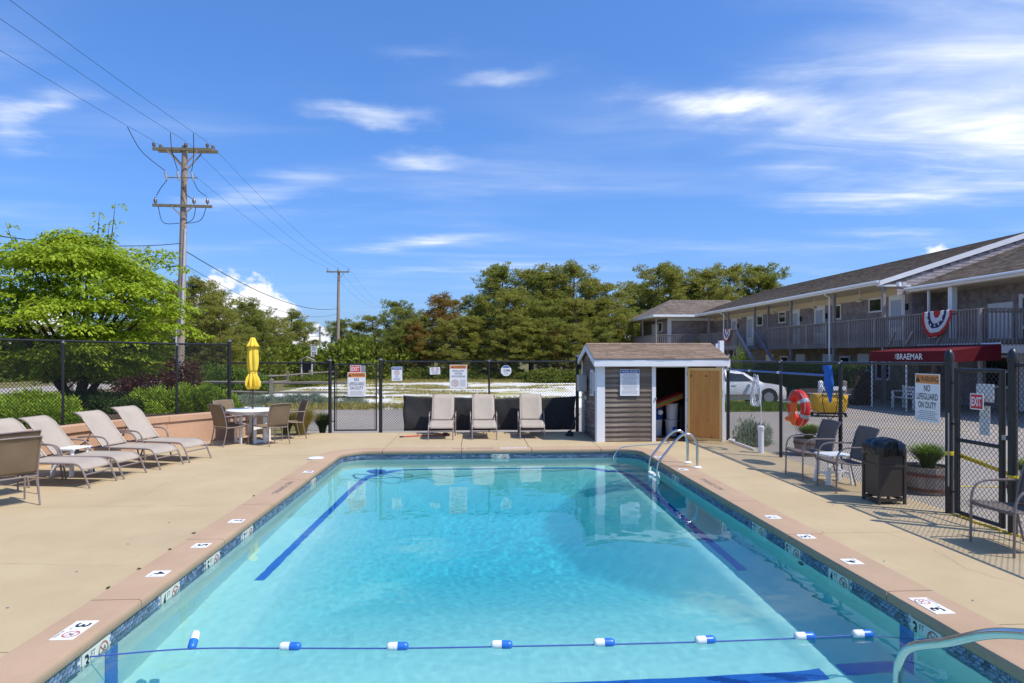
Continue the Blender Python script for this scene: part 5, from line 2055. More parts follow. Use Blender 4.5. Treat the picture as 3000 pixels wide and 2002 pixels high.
for i, (a, b) in enumerate(((29.2, 30.1), (32.4, 33.2), (39.0, 39.9))):
    w_ = link('window', None, motel)
    mp_(MB().span((XW - .035, a, .9), (XW - .02, b, 1.85)), 'pane', m_glass, w_)
    mp_(MB().span((XW - .06, a - .08, 1.85), (XW - .02, b + .08, 1.95)), 'frame', m_white, w_)
    mp_(MB().span((XW - .06, a - .08, .8), (XW - .02, b + .08, .9)), 'frame', m_white, w_)
    for y in (a - .04, b + .04):
        mp_(MB().span((XW - .06, y - .04, .9), (XW - .02, y + .04, 1.85)), 'frame', m_white, w_)
# ceiling lanterns of the gallery
for y in (30.0, 34.2, 38.9, 43.9):
    l_ = link('lantern', None, motel)
    mp_(MB().tube([(18.35, y, 5.04), (18.35, y, 4.62)], .012, 6), 'stem', m_white, l_)
    mp_(MB().lathe([(.02, 0), (.14, .02), (.15, .10), (.05, .15)], 10, (18.35, y, 4.50)), 'shade', m_cream, l_)
# stair along the gallery, with its landing
m_blueish = pmat('slate blue stair rail', (.16, .17, .24), (.12, .13, .19), 6, .7)
mp_(MB().span((16.4, 39.6, 2.40), (XG - .02, 42.0, 2.56)), 'landing', m_greywood)
for k in range(12):
    mp_(MB().span((16.45, 39.35 - k * .26 - .02, 2.34 - k * .2), (17.55, 39.62 - k * .26, 2.38 - k * .2)), 'stair_tread', m_greywood)
for x in (16.42, 17.58):
    mp_(MB().bar((x, 39.8, 2.45), (x, 36.4, -.15), .05, .26), 'stringer', m_greywood)
    mp_(MB().bar((x, 39.9, 3.52), (x, 36.2, .78), .05, .22), 'stair_rail', m_blueish)
    for k in range(16):
        y = 39.6 - k * .21
        z = 3.45 - (39.85 - y) * .74
        if x < 17:
            mp_(MB().span((x - .02, y - .02, z - 1.05), (x + .02, y + .02, z)), 'stair_baluster', m_greywood)
for k in range(15):
    link('baluster', bal, motel, (16.4 - 17.7, 39.9 + k * .15 - 38, 2.96))
mp_(MB().span((16.33, 39.8, 3.59), (16.48, 42.1, 3.63)), 'rail_cap', m_greywood)
for k in range(9):
    link('baluster', bal, motel, (16.4 + k * .15 - 17.7, 42.1 - 38, 2.96))
for y in (39.8, 42.0):
    mp_(MB().box((16.42, y, 1.2), (.12, .12, 2.5)), 'landing_post', m_greywood)
mp_(MB().bar((16.42, 41.9, .1), (16.42, 40.2, 2.3), .04, .10), 'landing_brace', m_greywood)
# far wing
WY = 51.6
mp_(MB().span((15.6, WY, -.13), (19.4, WY + 9, 5.0)), 'wing_core', m_darkwall)
mb = MB()
shingle_run(mb, (15.62, WY - .02, 2.6), (1, 0, 0), (0, 0, 1), (0, -1, 0), 3.7, 2.15, .15, .10, .22, .018, rnd=random.Random(51))
shingle_run(mb, (15.58, WY + 9, 2.6), (0, -1, 0), (0, 0, 1), (-1, 0, 0), 9, 2.15, .15, .10, .22, .018, rnd=random.Random(52))
mp_(mb, 'wing_shingles', m_shake)['kind'] = 'stuff'
mp_(MB().span((15.50, WY - .06, 2.56), (15.82, WY - .03, 4.95)), 'corner_board', m_white)
mp_(MB().span((15.5, WY - .07, 4.78), (19.3, WY - .035, 5.02)), 'wing_frieze', m_white)
mp_(MB().span((14.2, WY - 1.3, 2.42), (19.3, WY, 2.56)), 'wing_floor', m_greywood)
mp_(MB().span((14.2, WY, 2.42), (15.6, WY + 8, 2.56)), 'wing_side_floor', m_greywood)
rail_x(14.25, XG, WY - 1.25, .16)
y = WY - 1.2
while y < WY + 7:
    link('baluster', bal, motel, (14.2 - 17.7, y - 38, 2.96))
    y += .2
mp_(MB().span((14.13, WY - 1.3, 3.59), (14.28, WY + 7, 3.63)), 'rail_cap', m_greywood)
wr = MB().add([(14.0, WY - 1.4, 5.2), (17.45, WY - 1.4, 5.2), (22, WY - 1.4, 5.2), (22, WY + 3.3, 6.75), (17.6, WY + 3.3, 6.75), (16.7, WY + 3.3, 6.75), (14.0, WY + 8, 5.2)],
                [(0, 1, 4, 5), (1, 2, 3, 4), (0, 5, 6)])
wroof = mp_(wr, 'wing_roof', m_mroof2)
mb = MB()
vh = Vector((0, 4.7, 1.55))
shingle_run(mb, (14.0, WY - 1.42, 5.205), (1, 0, 0), vh.normalized(), Vector((0, -1.55, 4.7)).normalized(), 8.0, vh.length, .17, .22, .40, .014,
            keep=lambda a, b: a > b * .58 and (a < 3.5 + b * .9), rnd=random.Random(54))
o = mp_(mb, 'wing_roof_shingles', m_mroof2, wroof)
o['kind'] = 'stuff'
mp_(MB().span((13.95, WY - 1.46, 5.02), (17.5, WY - 1.40, 5.20)), 'wing_fascia', m_white)
mp_(MB().span((13.94, WY - 1.40, 5.02), (14.0, WY + 8, 5.20)), 'wing_fascia', m_white)
mp_(MB().span((14.0, WY - 1.4, 5.0), (17.4, WY + 8, 5.03)), 'wing_soffit', m_cream)
for y in (WY - 1.2, WY + 3, WY + 6.5):
    link('gallery_post', gp_me, motel, (14.25 - 17.7, y - 38, 0))
mp_(MB().tube([(13.98, WY + 7.9, 5.1), (14.1, WY + 7.9, 4.8), (14.1, WY + 7.9, -.1)], .06, 8), 'downspout', m_white, smooth=True)
d_ = link('door', None, motel)
mp_(MB().span((15.52, WY + 3.6, 2.58), (15.56, WY + 4.7, 4.7)), 'leaf', m_signwhite, d_)
w_ = link('window', None, motel)
mp_(MB().span((15.53, WY + 1.6, 4.0), (15.56, WY + 2.6, 4.7)), 'pane', m_glass, w_)
for p, q in (((1.5, 3.92), (2.7, 4.0)), ((1.5, 4.7), (2.7, 4.78)), ((1.5, 4.0), (1.6, 4.7)), ((2.6, 4.0), (2.7, 4.7))):
    mp_(MB().span((15.50, WY + p[0], p[1]), (15.55, WY + q[0], q[1])), 'frame', m_white, w_)
# awning with the name
m_awn = pmat('dark red awning cloth', (.125, .008, .013), (.105, .006, .011), 3, .75, spec=.2)
AX, AY0, AY1 = 16.0, 20.9, 25.5
aw = mp_(MB().add([(AX, AY0, 1.74), (AX, AY1, 1.74), (AX, AY1, 2.12), (AX, AY0, 2.12), (17.72, AY0 - .0, 2.36), (17.72, AY1 - .7, 2.36), (17.72, AY0, 1.80), (17.72, AY1, 1.80)],
                    [(0, 1, 2, 3), (3, 2, 5, 4), (0, 3, 4, 6), (1, 7, 5, 2)]), 'awning', m_awn)
md = aw.modifiers.new('thickness', 'SOLIDIFY')
md.thickness = .012
lt = link('lettering', text_mesh('BRAEMAR', m_signwhite, .008), None, (AX - .012, 23.05, 1.925))
lt.rotation_euler = (PI / 2, 0, -PI / 2)
lt.scale = (1.42, .22, 1)
lt2 = link('lettering', text_mesh('THE', m_signwhite), None, (AX - .012, 23.83, 1.925))
lt2.rotation_euler = (PI / 2, -PI / 2, -PI / 2)
lt2.rotation_euler = Matrix(((0, 0, -1), (0, 1, 0), (1, 0, 0))).to_euler()
lt2.scale = (.18, .08, 1)
for l_ in (lt, lt2):
    l_.parent = aw
    l_.matrix_parent_inverse = Matrix.Identity(4)
mp_(MB().span((17.68, AY0, 2.335), (17.715, 25.0, 2.40)), 'awning_bar', m_white)
for y in (21.2, 23.3, 25.4):
    mp_(MB().tube([(AX + .05, y, -.12), (AX + .05, y, 1.78)], .03, 8), 'awning_post', m_white, smooth=True)
# ground floor trim under the awning
for y in (18.2, 19.6, 22.2, 22.9, 24.9, 26.2):
    mp_(MB().span((20.16, y - .06, -.1), (20.28, y + .06, 2.3)), 'white_trim', m_white)
for i, (a, b) in enumerate(((18.4, 19.4), (23.2, 24.6))):
    w_ = link('window', None, motel)
    mp_(MB().span((20.22, a, .8), (20.27, b, 1.9)), 'pane', m_glass, w_)
    for z in (.75, 1.35, 1.93):
        mp_(MB().span((20.17, a, z - .05), (20.215, b, z + .05)), 'frame', m_white, w_)
# security light and solar panel
mp_(MB().box((18.15, Y0m - .35, 5.02), (.14, .14, .18), .4), 'flood_light', m_white)
mp_(MB().box((18.40, Y0m - .35, 5.02), (.14, .14, .18), -.3), 'flood_light', m_white)
t = thing('solar_panel', 'small framed solar panel fixed to the gallery balusters near the bunting', 'solar panel', (17.6, 23.9, 2.72))
t.rotation_euler = (0, R(-35), 0)
MB().box((0, 0, 0), (.22, .36, .012)).build('frame', m_signwhite, t)
MB().box((0, 0, .008), (.17, .30, .004)).build('cell', m_black, t)

# bunting
m_bw = pmat('white bunting cloth', (.78, .78, .80), rough=.8, transl=.15)
m_br = pmat('red bunting cloth', (.52, .035, .025), rough=.8, transl=.15)
m_bb = pmat('navy bunting cloth', (.035, .045, .13), rough=.8, transl=.1)


def bunting(label, y, z, w_, skew, seed):
    t_ = thing('bunting', label, 'bunting', (XG - .10, y, z), 0, 'pleated fan buntings on the gallery rail')
    rings = [(0, .26, 'red_center', m_br), (.26, .48, 'white_band', m_bw), (.48, .66, 'navy_band', m_bb), (.66, .84, 'white_band', m_bw), (.84, 1.0, 'red_hem', m_br)]
    n = 56

    def P(r_, a):
        # a from 0 (far end of rail) to pi (near end)
        yy = -math.cos(a) * r_ * w_ / 2
        zz = -math.sin(a) * r_ * w_ / 2 * (1.28 + .12 * noise.noise((a * 2, seed, 0)))
        yy = -yy
        zz += 0
        yy += -skew * zz * (.5 + yy)
        pl = .035 * math.sin(a * 22) * r_
        return (-.02 - abs(pl) - .05 * r_ * math.sin(a) - .04 * noise.noise((yy * 3, zz * 3, seed)), yy, zz)
    for r0, r1, nm, mt in rings:
        mb_ = MB()
        for i in range(n + 1):
            a = PI * i / n
            for k in range(4):
                mb_.v.append(P(r0 + (r1 - r0) * k / 3, a))
        for i in range(n):
            for k in range(3):
                q = i * 4 + k
                mb_.f.append((q, q + 1, q + 5, q + 4))
        o_ = mb_.build(nm, mt, t_, True)
        o_.modifiers.new('thickness', 'SOLIDIFY').thickness = .004
        if nm == 'navy_band':
            for i in range(7):
                a = PI * (i + .5) / 7
                c_ = Vector(P(.57, a)) + Vector((-.045, 0, 0))
                star = MB()
                pts_ = []
                for q in range(10):
                    rr = .055 if q % 2 == 0 else .022
                    aa = PI / 2 + q * PI / 5
                    pts_.append((c_.y + rr * math.cos(aa), c_.z + rr * math.sin(aa)))
                star.prism(pts_, c_.x, c_.x - .004, 0)
                so = star.build('star', m_signwhite, o_)
    return t_


bunting('large red, white and navy fan bunting on the rail above the awning', 23.75, 3.66, 1.55, .18, 1.0)
b_ = bunting('narrow red, white and navy bunting on the stair landing', 40.7, 3.66, 1.3, .0, 4.0)
b_.location = (16.25, 41.0, 3.66)

# clipped hedge in front of the ground floor
g = np.random.default_rng(120)
n = 26000
P = np.stack([16.2 + g.uniform(-.45, .45, n), g.uniform(26.2, 35.6, n), g.uniform(-.05, 1.45, n)], 1)
f = g.integers(0, 3, n)
P[f == 0, 0] = 15.75 + g.normal(0, .05, (f == 0).sum())
P[f == 1, 2] = 1.45 + g.normal(0, .05, (f == 1).sum())
HEDGE_P = P

# ------------------------------------------------------------------ plants


def leaf_mat(name, c1, c2, scale, transl, island=.25, rough=.6, stain=None):
    return pmat(name, c1, c2, scale, rough, transl=transl, island=island, spec=.25, stain=stain)


m_pine = leaf_mat('olive pine needles', (.225, .24, .044), (.385, .36, .068), .55, .5, .35, stain=((.36, .21, .055), .33, .60, .74))
m_pine2 = leaf_mat('green pine needles', (.19, .235, .044), (.34, .34, .062), .55, .5, .35, stain=((.33, .22, .055), .30, .60, .72))
m_dead = leaf_mat('browned pine needles', (.36, .19, .05), (.24, .19, .04), .5, .5, .3)
m_oak = leaf_mat('scrub leaves', (.15, .20, .022), (.24, .27, .032), .7, .35, .35)
m_dog = leaf_mat('lime dogwood leaves', (.27, .40, .025), (.42, .50, .035), 1.1, .45, .25)
m_cyp = leaf_mat('lime cypress fronds', (.27, .40, .03), (.42, .54, .045), 3.0, .4, .35)
m_arb = leaf_mat('yellow green evergreen', (.16, .23, .02), (.22, .28, .025), 2.5, .3, .3)
m_maple = leaf_mat('purple maple leaves', (.085, .022, .022), (.14, .05, .035), 2.5, .3, .3)
m_sage = leaf_mat('grey green herb leaves', (.28, .34, .24), (.38, .43, .31), 3, .4, .3)
m_grassy = leaf_mat('bright grass blades', (.11, .20, .02), (.20, .27, .03), 3, .35, .35)
m_straw = leaf_mat('straw green grass blades', (.36, .33, .08), (.46, .38, .13), 2, .35, .3)
m_dkgrass = leaf_mat('deep green blades', (.035, .09, .015), (.07, .13, .02), 4, .3, .35)
m_bark = pmat('pine bark', (.075, .055, .045), (.13, .10, .085), 9, .95, .8, 30, stretch=(1, 1, .3), spec=.1)
m_bark2 = pmat('dark branch bark', (.045, .036, .03), (.07, .055, .045), 9, .95, .6, 40, spec=.1)


def rhomb(name, C, D, S, L, W, mat, droop=0.0):
    """leaf blades: base C, direction D, side vector S (unit); L, W arrays"""
    C, D, S = (np.asarray(a, dtype=float) for a in (C, D, S))
    L = np.broadcast_to(L, len(C))[:, None]
    W = np.broadcast_to(W, len(C))[:, None]
    mid = C + D * L * .45
    tip = C + D * L
    tip[:, 2] -= droop * L[:, 0]
    V_ = np.stack([C, mid + S * W / 2, tip, mid - S * W / 2], 1).reshape(-1, 3)
    Fa = np.arange(len(V_)).reshape(-1, 4)
    return np_mesh(name, V_, Fa, mat)


def unit_rand(n, g):
    v_ = g.normal(size=(n, 3))
    return v_ / np.linalg.norm(v_, axis=1, keepdims=True)


def side_of(D, g):
    r_ = unit_rand(len(D), g)
    s_ = np.cross(D, r_)
    return s_ / (np.linalg.norm(s_, axis=1, keepdims=True) + 1e-9)


def tufts(C, g, k, L, W, up=.35, spread=1.0):
    """needle tufts: k blades around each centre"""
    n = len(C)
    CC = np.repeat(C, k, 0)
    D = unit_rand(n * k, g) * spread
    D[:, 2] += up
    D /= np.linalg.norm(D, axis=1, keepdims=True)
    return CC, D, side_of(D, g), L * g.uniform(.7, 1.2, n * k), W * g.uniform(.8, 1.2, n * k)


def make_pine(seed, H=10.0, Rm=2.6, bare=.22, dens=1.0, mat=None, thin=False):
    g = np.random.default_rng(seed)
    rr = random.Random(seed)
    wood = MB()
    lean = Vector((rr.uniform(-.5, .5), rr.uniform(-.5, .5), 0))
    tp = [Vector((0, 0, -.3)), Vector((0, 0, H * .25)) + lean * .2, Vector((0, 0, H * .55)) + lean * .6, Vector((0, 0, H * .8)) + lean, Vector((0, 0, H * .97)) + lean * 1.1]
    tp = smooth_path(tp, 4)
    wood.tube(tp, [.17 * (1 - .88 * i / (len(tp) - 1)) for i in range(len(tp))], 7)
    cl = []
    nb = int((44 if not thin else 26) * dens)
    for b in range(nb):
        f = bare + (1 - bare) * ((b + rr.random()) / nb)
        p = along(tp, f * .97 + .01)
        prof = math.sqrt(max(.02, 1 - ((f - .36) / .66) ** 2)) if f > .36 else .70 + .30 * f / .36
        ln = Rm * .86 * prof * rr.uniform(.6, 1.1) + .2
        a = rr.uniform(0, 2 * PI)
        rise = rr.uniform(.15, .6) + .5 * f * f
        d = Vector((math.cos(a), math.sin(a), 0))
        q = [p, p + d * ln * .4 + Vector((0, 0, ln * rise * .25)), p + d * ln * .75 + Vector((0, 0, ln * rise * .55)), p + d * ln + Vector((0, 0, ln * rise))]
        wood.tube(q, [.045 * (1.2 - f), .03, .02, .008], 4)
        nc = 2 + int(ln * 1.6)
        for k in range(nc):
            t_ = rr.uniform(.35, 1.05)
            c_ = along(q, min(t_, 1))
            sp = .42 * ln * (1.1 - t_ * .5)
            c_ = c_ + Vector((rr.uniform(-1, 1) * sp, rr.uniform(-1, 1) * sp, rr.uniform(-.15, .3) * sp))
            cl.append((c_.x, c_.y, c_.z, rr.uniform(.30, .62)))
    top = tp[-1]
    for k in range(5):
        cl.append((top.x + rr.uniform(-.3, .3), top.y + rr.uniform(-.3, .3), top.z + rr.uniform(-.4, .12), .28))
    cl = np.array(cl)
    per = 20
    C = np.repeat(cl, per, 0)
    off = unit_rand(len(C), g) * (g.uniform(0, 1, len(C)) ** .4)[:, None]
    off[:, 2] *= .72
    P = C[:, :3] + off * C[:, 3:4]
    leaf = rhomb('needles', *tufts(P, g, 5, .24, .055, .5), mat or m_pine)
    return wood, leaf


def tree_template(name, label, cat, wood, leaf, bark, crown='crown'):
    t_ = thing(name, label, cat)
    wood.build('trunk', bark, t_, True)
    link(crown, leaf, t_)
    return t_


PG = 'pitch pines beyond the gravel lot'
pine_src = []
for i, (sd, Rm, bare, dens, mt, thin) in enumerate(((1, 2.7, .16, 1.15, m_pine, False), (2, 2.3, .20, 1.0, m_pine2, False), (3, 3.0, .22, 1.2, m_pine, False), (4, 2.5, .14, 1.1, m_pine2, False), (5, 2.6, .18, 1.1, m_dead, False), (6, 1.7, .35, .8, m_pine2, True))):
    w_, l_ = make_pine(sd, 10, Rm, bare, dens, mt, thin)
    pine_src.append(tree_template('pine_tree', 'pine', 'pine tree', w_, l_, m_bark))
used = set()
LB = ['bushy olive pine in the wood beyond the gravel lot', 'darker green pine in the wood beyond the gravel lot', 'broad olive pine in the wood beyond the gravel lot', 'dense dark green pine in the wood beyond the gravel lot', 'browned orange pine among the green ones beyond the lot', 'thin open pine standing out of the wood beyond the lot']
LBR = ['bushy olive pine rising behind the motel roof', 'darker green pine rising behind the motel roof', 'broad olive pine rising behind the motel roof', 'dense dark green pine rising behind the motel roof', '', 'thin open pine rising behind the motel roof']
LBL = ['bushy olive pine beside the road past the tall utility pole', 'darker green pine beside the road past the tall utility pole', 'broad olive pine beside the road past the tall utility pole', 'dense dark green pine beside the road past the tall utility pole', '', '']


def tree_at(kind, px, top, Y, wf=1.0, label=None, group=PG):
    p = at_y(px, top, Y)
    h = p.z + .13
    s_ = h / 10.0
    src = pine_src[kind]
    lb = label or (LBL if px < 900 else (LBR if px > 1845 else LB))[kind]
    rz = (px * 1.7) % 6.28
    if kind not in used:
        used.add(kind)
        o_ = src
        o_.location, o_.rotation_euler = (p.x, Y, -.13), (0, 0, rz)
        o_['label'], o_['group'] = lb, group
    else:
        o_ = spawn(src, (p.x, Y, -.13), rz, lb, group)
    o_.scale = (s_ * wf * 1.16, s_ * wf * 1.16, s_)
    return o_


for k, px, top, Y, wf in ((3, 60, 965, 66, 1.5), (0, 160, 955, 68, 1.5), (1, 260, 960, 66, 1.5), (2, 350, 945, 64, 1.4), (0, -40, 960, 66, 1.5), (3, 430, 905, 58, 1.3), (0, 470, 845, 50, 1.1), (2, 575, 824, 47, 1.15), (1, 640, 852, 50, 1.2), (3, 700, 885, 54, 1.3), (0, 655, 905, 45, 1.2), (2, 745, 910, 60, 1.3), (1, 770, 940, 56, 1.3), (3, 840, 914, 80, 1.25), (0, 885, 945, 86, 1.2), (2, 800, 935, 75, 1.2), (3, 540, 900, 44, 1.2),
                          (1, 985, 945, 72, 1.1), (5, 1010, 935, 66, 1.3), (3, 1060, 950, 68, 1.3), (0, 1105, 927, 66, 1.2), (1, 1155, 886, 60, 1.1), (3, 1190, 912, 57, 1.2), (4, 1290, 866, 57, 1.15), (0, 1345, 878, 60, 1.2), (2, 1240, 930, 56, 1.3), (1, 1400, 893, 62, 1.2), (0, 1390, 930, 55, 1.3),
                          (5, 1448, 792, 59, 1.25), (3, 1492, 786, 61, 1.1), (0, 1555, 788, 60, 1.05), (5, 1600, 800, 58, 1.4), (2, 1672, 780, 60, 1.15), (3, 1620, 800, 65, 1.15), (0, 1735, 832, 61, 1.15), (2, 1510, 850, 55, 1.2), (1, 1600, 880, 54, 1.25), (0, 1700, 880, 56, 1.25), (3, 1440, 870, 57, 1.2), (2, 1775, 880, 58, 1.2),
                          (1, 1820, 905, 62, 1.3), (2, 1330, 940, 54, 1.35), (0, 1480, 930, 53, 1.3), (4, 1225, 950, 55, 1.1), (3, 1150, 960, 55, 1.3), (0, 1650, 950, 53, 1.3), (2, 1560, 940, 54, 1.3), (1, 1750, 960, 55, 1.3),
                          (0, 1860, 850, 74, 1.2), (2, 1935, 780, 70, 1.05), (1, 1900, 830, 76, 1.2), (3, 2005, 805, 74, 1.2), (0, 2070, 798, 72, 1.2), (2, 2150, 786, 73, 1.1), (1, 2215, 784, 76, 1.15), (3, 2275, 818, 74, 1.2), (5, 2035, 812, 70, 1.3), (0, 2330, 850, 80, 1.2), (2, 2110, 850, 68, 1.2), (3, 1970, 880, 68, 1.3), (1, 1880, 930, 66, 1.3)):
    tree_at(k, px, top, Y, wf)
o = tree_at(4, 1625, 970, 52.5, .42, 'narrow rust brown dead pine at the edge of the wood', 'dead pines')


def crown_points(g, n, rx, ry, rz, k=26, hollow=.35, seed=0):
    """points grouped in clumps within an ellipsoid"""
    cc = unit_rand(k, g) * (hollow + (1 - hollow) * g.uniform(0, 1, k) ** .5)[:, None]
    cc[:, 2] = np.abs(cc[:, 2]) * 1.0 - .12
    idx = g.integers(0, k, n)
    off = unit_rand(n, g) * (g.uniform(0, 1, n) ** .4)[:, None] * .34
    P = (cc[idx] + off) * np.array([rx, ry, rz])
    return P


def make_bush(seed, rx, ry, rz, n, L, W, mat, up=.4, k=26, z0=0.0, stems=7, droop=0.0):
    g = np.random.default_rng(seed)
    P = crown_points(g, n, rx, ry, rz, k)
    P[:, 2] = np.maximum(P[:, 2], .02) + z0
    D = unit_rand(n, g)
    out_ = P / (np.linalg.norm(P, axis=1, keepdims=True) + 1e-6)
    D = D + out_ * .8
    D[:, 2] += up
    D /= np.linalg.norm(D, axis=1, keepdims=True)
    leaf = rhomb('foliage', P, D, side_of(D, g), L * g.uniform(.6, 1.3, n), W * g.uniform(.7, 1.2, n), mat, droop)
    wood = MB()
    rr = random.Random(seed)
    for i in range(stems):
        a = rr.uniform(0, 2 * PI)
        q = rr.uniform(.3, .75)
        wood.tube([(0, 0, -.03), (rx * q * .4 * math.cos(a), ry * q * .4 * math.sin(a), (rz + z0) * .45), (rx * q * math.cos(a), ry * q * math.sin(a), (rz + z0) * .8)], [.025, .018, .008], 5)
    return wood, leaf


def bush_template(name, cat, seed, rx, ry, rz, n, L, W, mat, **k):
    w_, l_ = make_bush(seed, rx, ry, rz, n, L, W, mat, **k)
    return tree_template(name, 'x', cat, w_, l_, m_bark2, 'foliage')


def first_or_copy(state, src, loc, rz, label, group, scale=1.0):
    if src.name not in state:
        state.add(src.name)
        src.location, src.rotation_euler = loc, (0, 0, rz)
        src['label'], src['group'] = label, group
        o_ = src
    else:
        o_ = spawn(src, loc, rz, label, group)
    o_.scale = scale if isinstance(scale, tuple) else (scale,) * 3
    return o_


seen = set()
# scrub trees and bushes along the road and wood edge
scrub = bush_template('scrub_bush', 'bush', 71, 1.0, 1.0, 1.0, 5200, .13, .075, m_oak, up=.3, k=34)
scrub2 = bush_template('scrub_bush', 'bush', 72, 1.0, 1.0, 1.15, 5200, .12, .065, m_grassy, up=.3, k=30)
SG = 'scrub along the road and wood'
for src, px, top, Y, w_, lb in ((scrub, 800, 985, 60, 3.4, 'olive scrub at the foot of the roadside pines'), (scrub, 870, 1000, 66, 3.2, 'olive scrub at the foot of the roadside pines'), (scrub2, 905, 1015, 72, 2.6, 'fresh green scrub behind the speed limit sign'), (scrub2, 960, 1005, 70, 2.6, 'fresh green scrub behind the speed limit sign'),
                                (scrub, 1030, 965, 60, 3.2, 'tall yellow green scrub behind the second utility pole'), (scrub, 1090, 972, 57, 3.0, 'tall yellow green scrub behind the second utility pole'), (scrub, 1150, 990, 55, 2.8, 'tall yellow green scrub behind the second utility pole'), (scrub, 720, 990, 52, 3.0, 'olive scrub at the foot of the roadside pines'),
                                (scrub2, 640, 1065, 37, 1.5, 'bright hedge bush behind the split rail fence'), (scrub2, 700, 1072, 37, 1.4, 'bright hedge bush behind the split rail fence'), (scrub2, 590, 1060, 38, 1.6, 'bright hedge bush behind the split rail fence'), (scrub2, 745, 1088, 36, 1.0, 'bright hedge bush behind the split rail fence'),
                                (scrub, 890, 1095, 45, 1.1, 'low dark bush among the split rail posts'), (scrub, 925, 1090, 47, 1.0, 'low dark bush among the split rail posts'), (scrub, 1620, 1072, 51, 2.0, 'leafy green bush at the edge of the wood'), (scrub, 1560, 1080, 52, 1.8, 'leafy green bush at the edge of the wood'), (scrub, 1690, 1076, 51, 1.8, 'leafy green bush at the edge of the wood'), (scrub, 1220, 1062, 54, 2.2, 'shady low bush under the pines'), (scrub, 1300, 1070, 54, 2.0, 'shady low bush under the pines'), (scrub, 1390, 1066, 54, 2.2, 'shady low bush under the pines'), (scrub, 1470, 1068, 54, 2.2, 'shady low bush under the pines'), (scrub, 1800, 1010, 58, 2.6, 'shady low bush under the pines'), (scrub, 1760, 1050, 55, 2.2, 'shady low bush under the pines'),
                                (scrub, 20, 1000, 58, 4.0, 'scrub across the road beyond the lime tree'), (scrub, 110, 1010, 60, 3.8, 'scrub across the road beyond the lime tree'), (scrub, 210, 1015, 62, 3.8, 'scrub across the road beyond the lime tree'), (scrub, 300, 1030, 58, 3.0, 'scrub across the road beyond the lime tree'), (scrub, -60, 990, 56, 4.0, 'scrub across the road beyond the lime tree'), (scrub, 395, 1020, 60, 3.6, 'scrub across the road beyond the lime tree'), (scrub, 470, 1010, 58, 3.6, 'scrub across the road beyond the lime tree')):
    p = at_y(px, top, Y)
    h = p.z + .13
    first_or_copy(seen, src, (p.x, Y, -.13), (px * .9) % 6.28, lb, SG, (w_, w_, h / 1.18))

# feathery cypress shrubs on the planter
cyp = bush_template('cypress_shrub', 'shrub', 81, .55, .55, .62, 7000, .095, .032, m_cyp, up=.55, k=42, stems=9)
CGp = 'lime cypress shrubs on the planter'
for px, Y, s_, lb in ((15, 14.2, 1.0, 'lime cypress shrub behind the chain link above the wall loungers'), (95, 14.6, 1.15, 'lime cypress shrub behind the chain link above the wall loungers'), (165, 14.4, 1.0, 'lime cypress shrub behind the chain link above the wall loungers'), (120, 13.9, .8, 'lime cypress shrub behind the chain link above the wall loungers'), (30, 13.5, .85, 'lime cypress shrub behind the chain link above the wall loungers'),
                      (445, 17.2, 1.0, 'lime cypress shrub on the planter behind the umbrella table'), (505, 17.0, 1.15, 'lime cypress shrub on the planter behind the umbrella table'), (570, 17.3, 1.15, 'lime cypress shrub on the planter behind the umbrella table'), (625, 17.6, 1.0, 'lime cypress shrub on the planter behind the umbrella table'), (655, 17.0, .75, 'lime cypress shrub on the planter behind the umbrella table')):
    p = at_y(px, 1200, Y)
    first_or_copy(seen, cyp, (p.x, Y, .50), px * .77, lb, CGp, s_)
dark = bush_template('planter_bush', 'bush', 83, .6, .6, .6, 3200, .07, .045, m_dkgrass, up=.3, k=26)
for px, Y, s_ in ((250, 17.6, 1.1), (300, 16.9, .9), (350, 17.2, 1.0), (385, 16.6, .8), (215, 16.4, .8)):
    p = at_y(px, 1200, Y)
    first_or_copy(seen, dark, (p.x, Y, .45), px * .6, 'dark leafy bush under the lime tree', 'dark bushes under the lime tree', s_)
# purple maple
mp_w, mp_l = make_bush(85, 1.25, 1.2, 1.35, 7000, .10, .06, m_maple, up=-.1, k=36, z0=.35, droop=.3)
t = tree_template('japanese_maple', 'purple leaved maple beside the tall utility pole', 'maple', mp_w, mp_l, m_bark2)
p = at_y(470, 1040, 23.5)
t.location = (p.x, 23.5, -.1)
t.scale = (1.05, 1.05, 1.25)
# grey green herbs by the asphalt
herb = bush_template('herb_clump', 'herb', 87, .8, .7, .62, 4200, .13, .03, m_sage, up=.9, k=34)
for px, Y, s_ in ((735, 27.6, .85), (770, 27.2, .8), (830, 27.4, .8), (870, 27.0, .95), (915, 27.2, .95), (950, 26.8, .8), (1030, 27.0, .8), (690, 28.0, .7), (790, 29.0, .6)):
    p = at_y(px, 1180, Y)
    first_or_copy(seen, herb, (p.x, Y, -.13), px * .5, 'grey green herb clump at the edge of the asphalt drive', 'grey green herb clumps by the drive', s_)
herb2 = spawn(herb, (6.45, 14.9, -.12), 1.0, 'wispy grey green bush outside the fence by the shed', None, (.62, .62, 1.0))
if 'group' in herb2:
    del herb2['group']


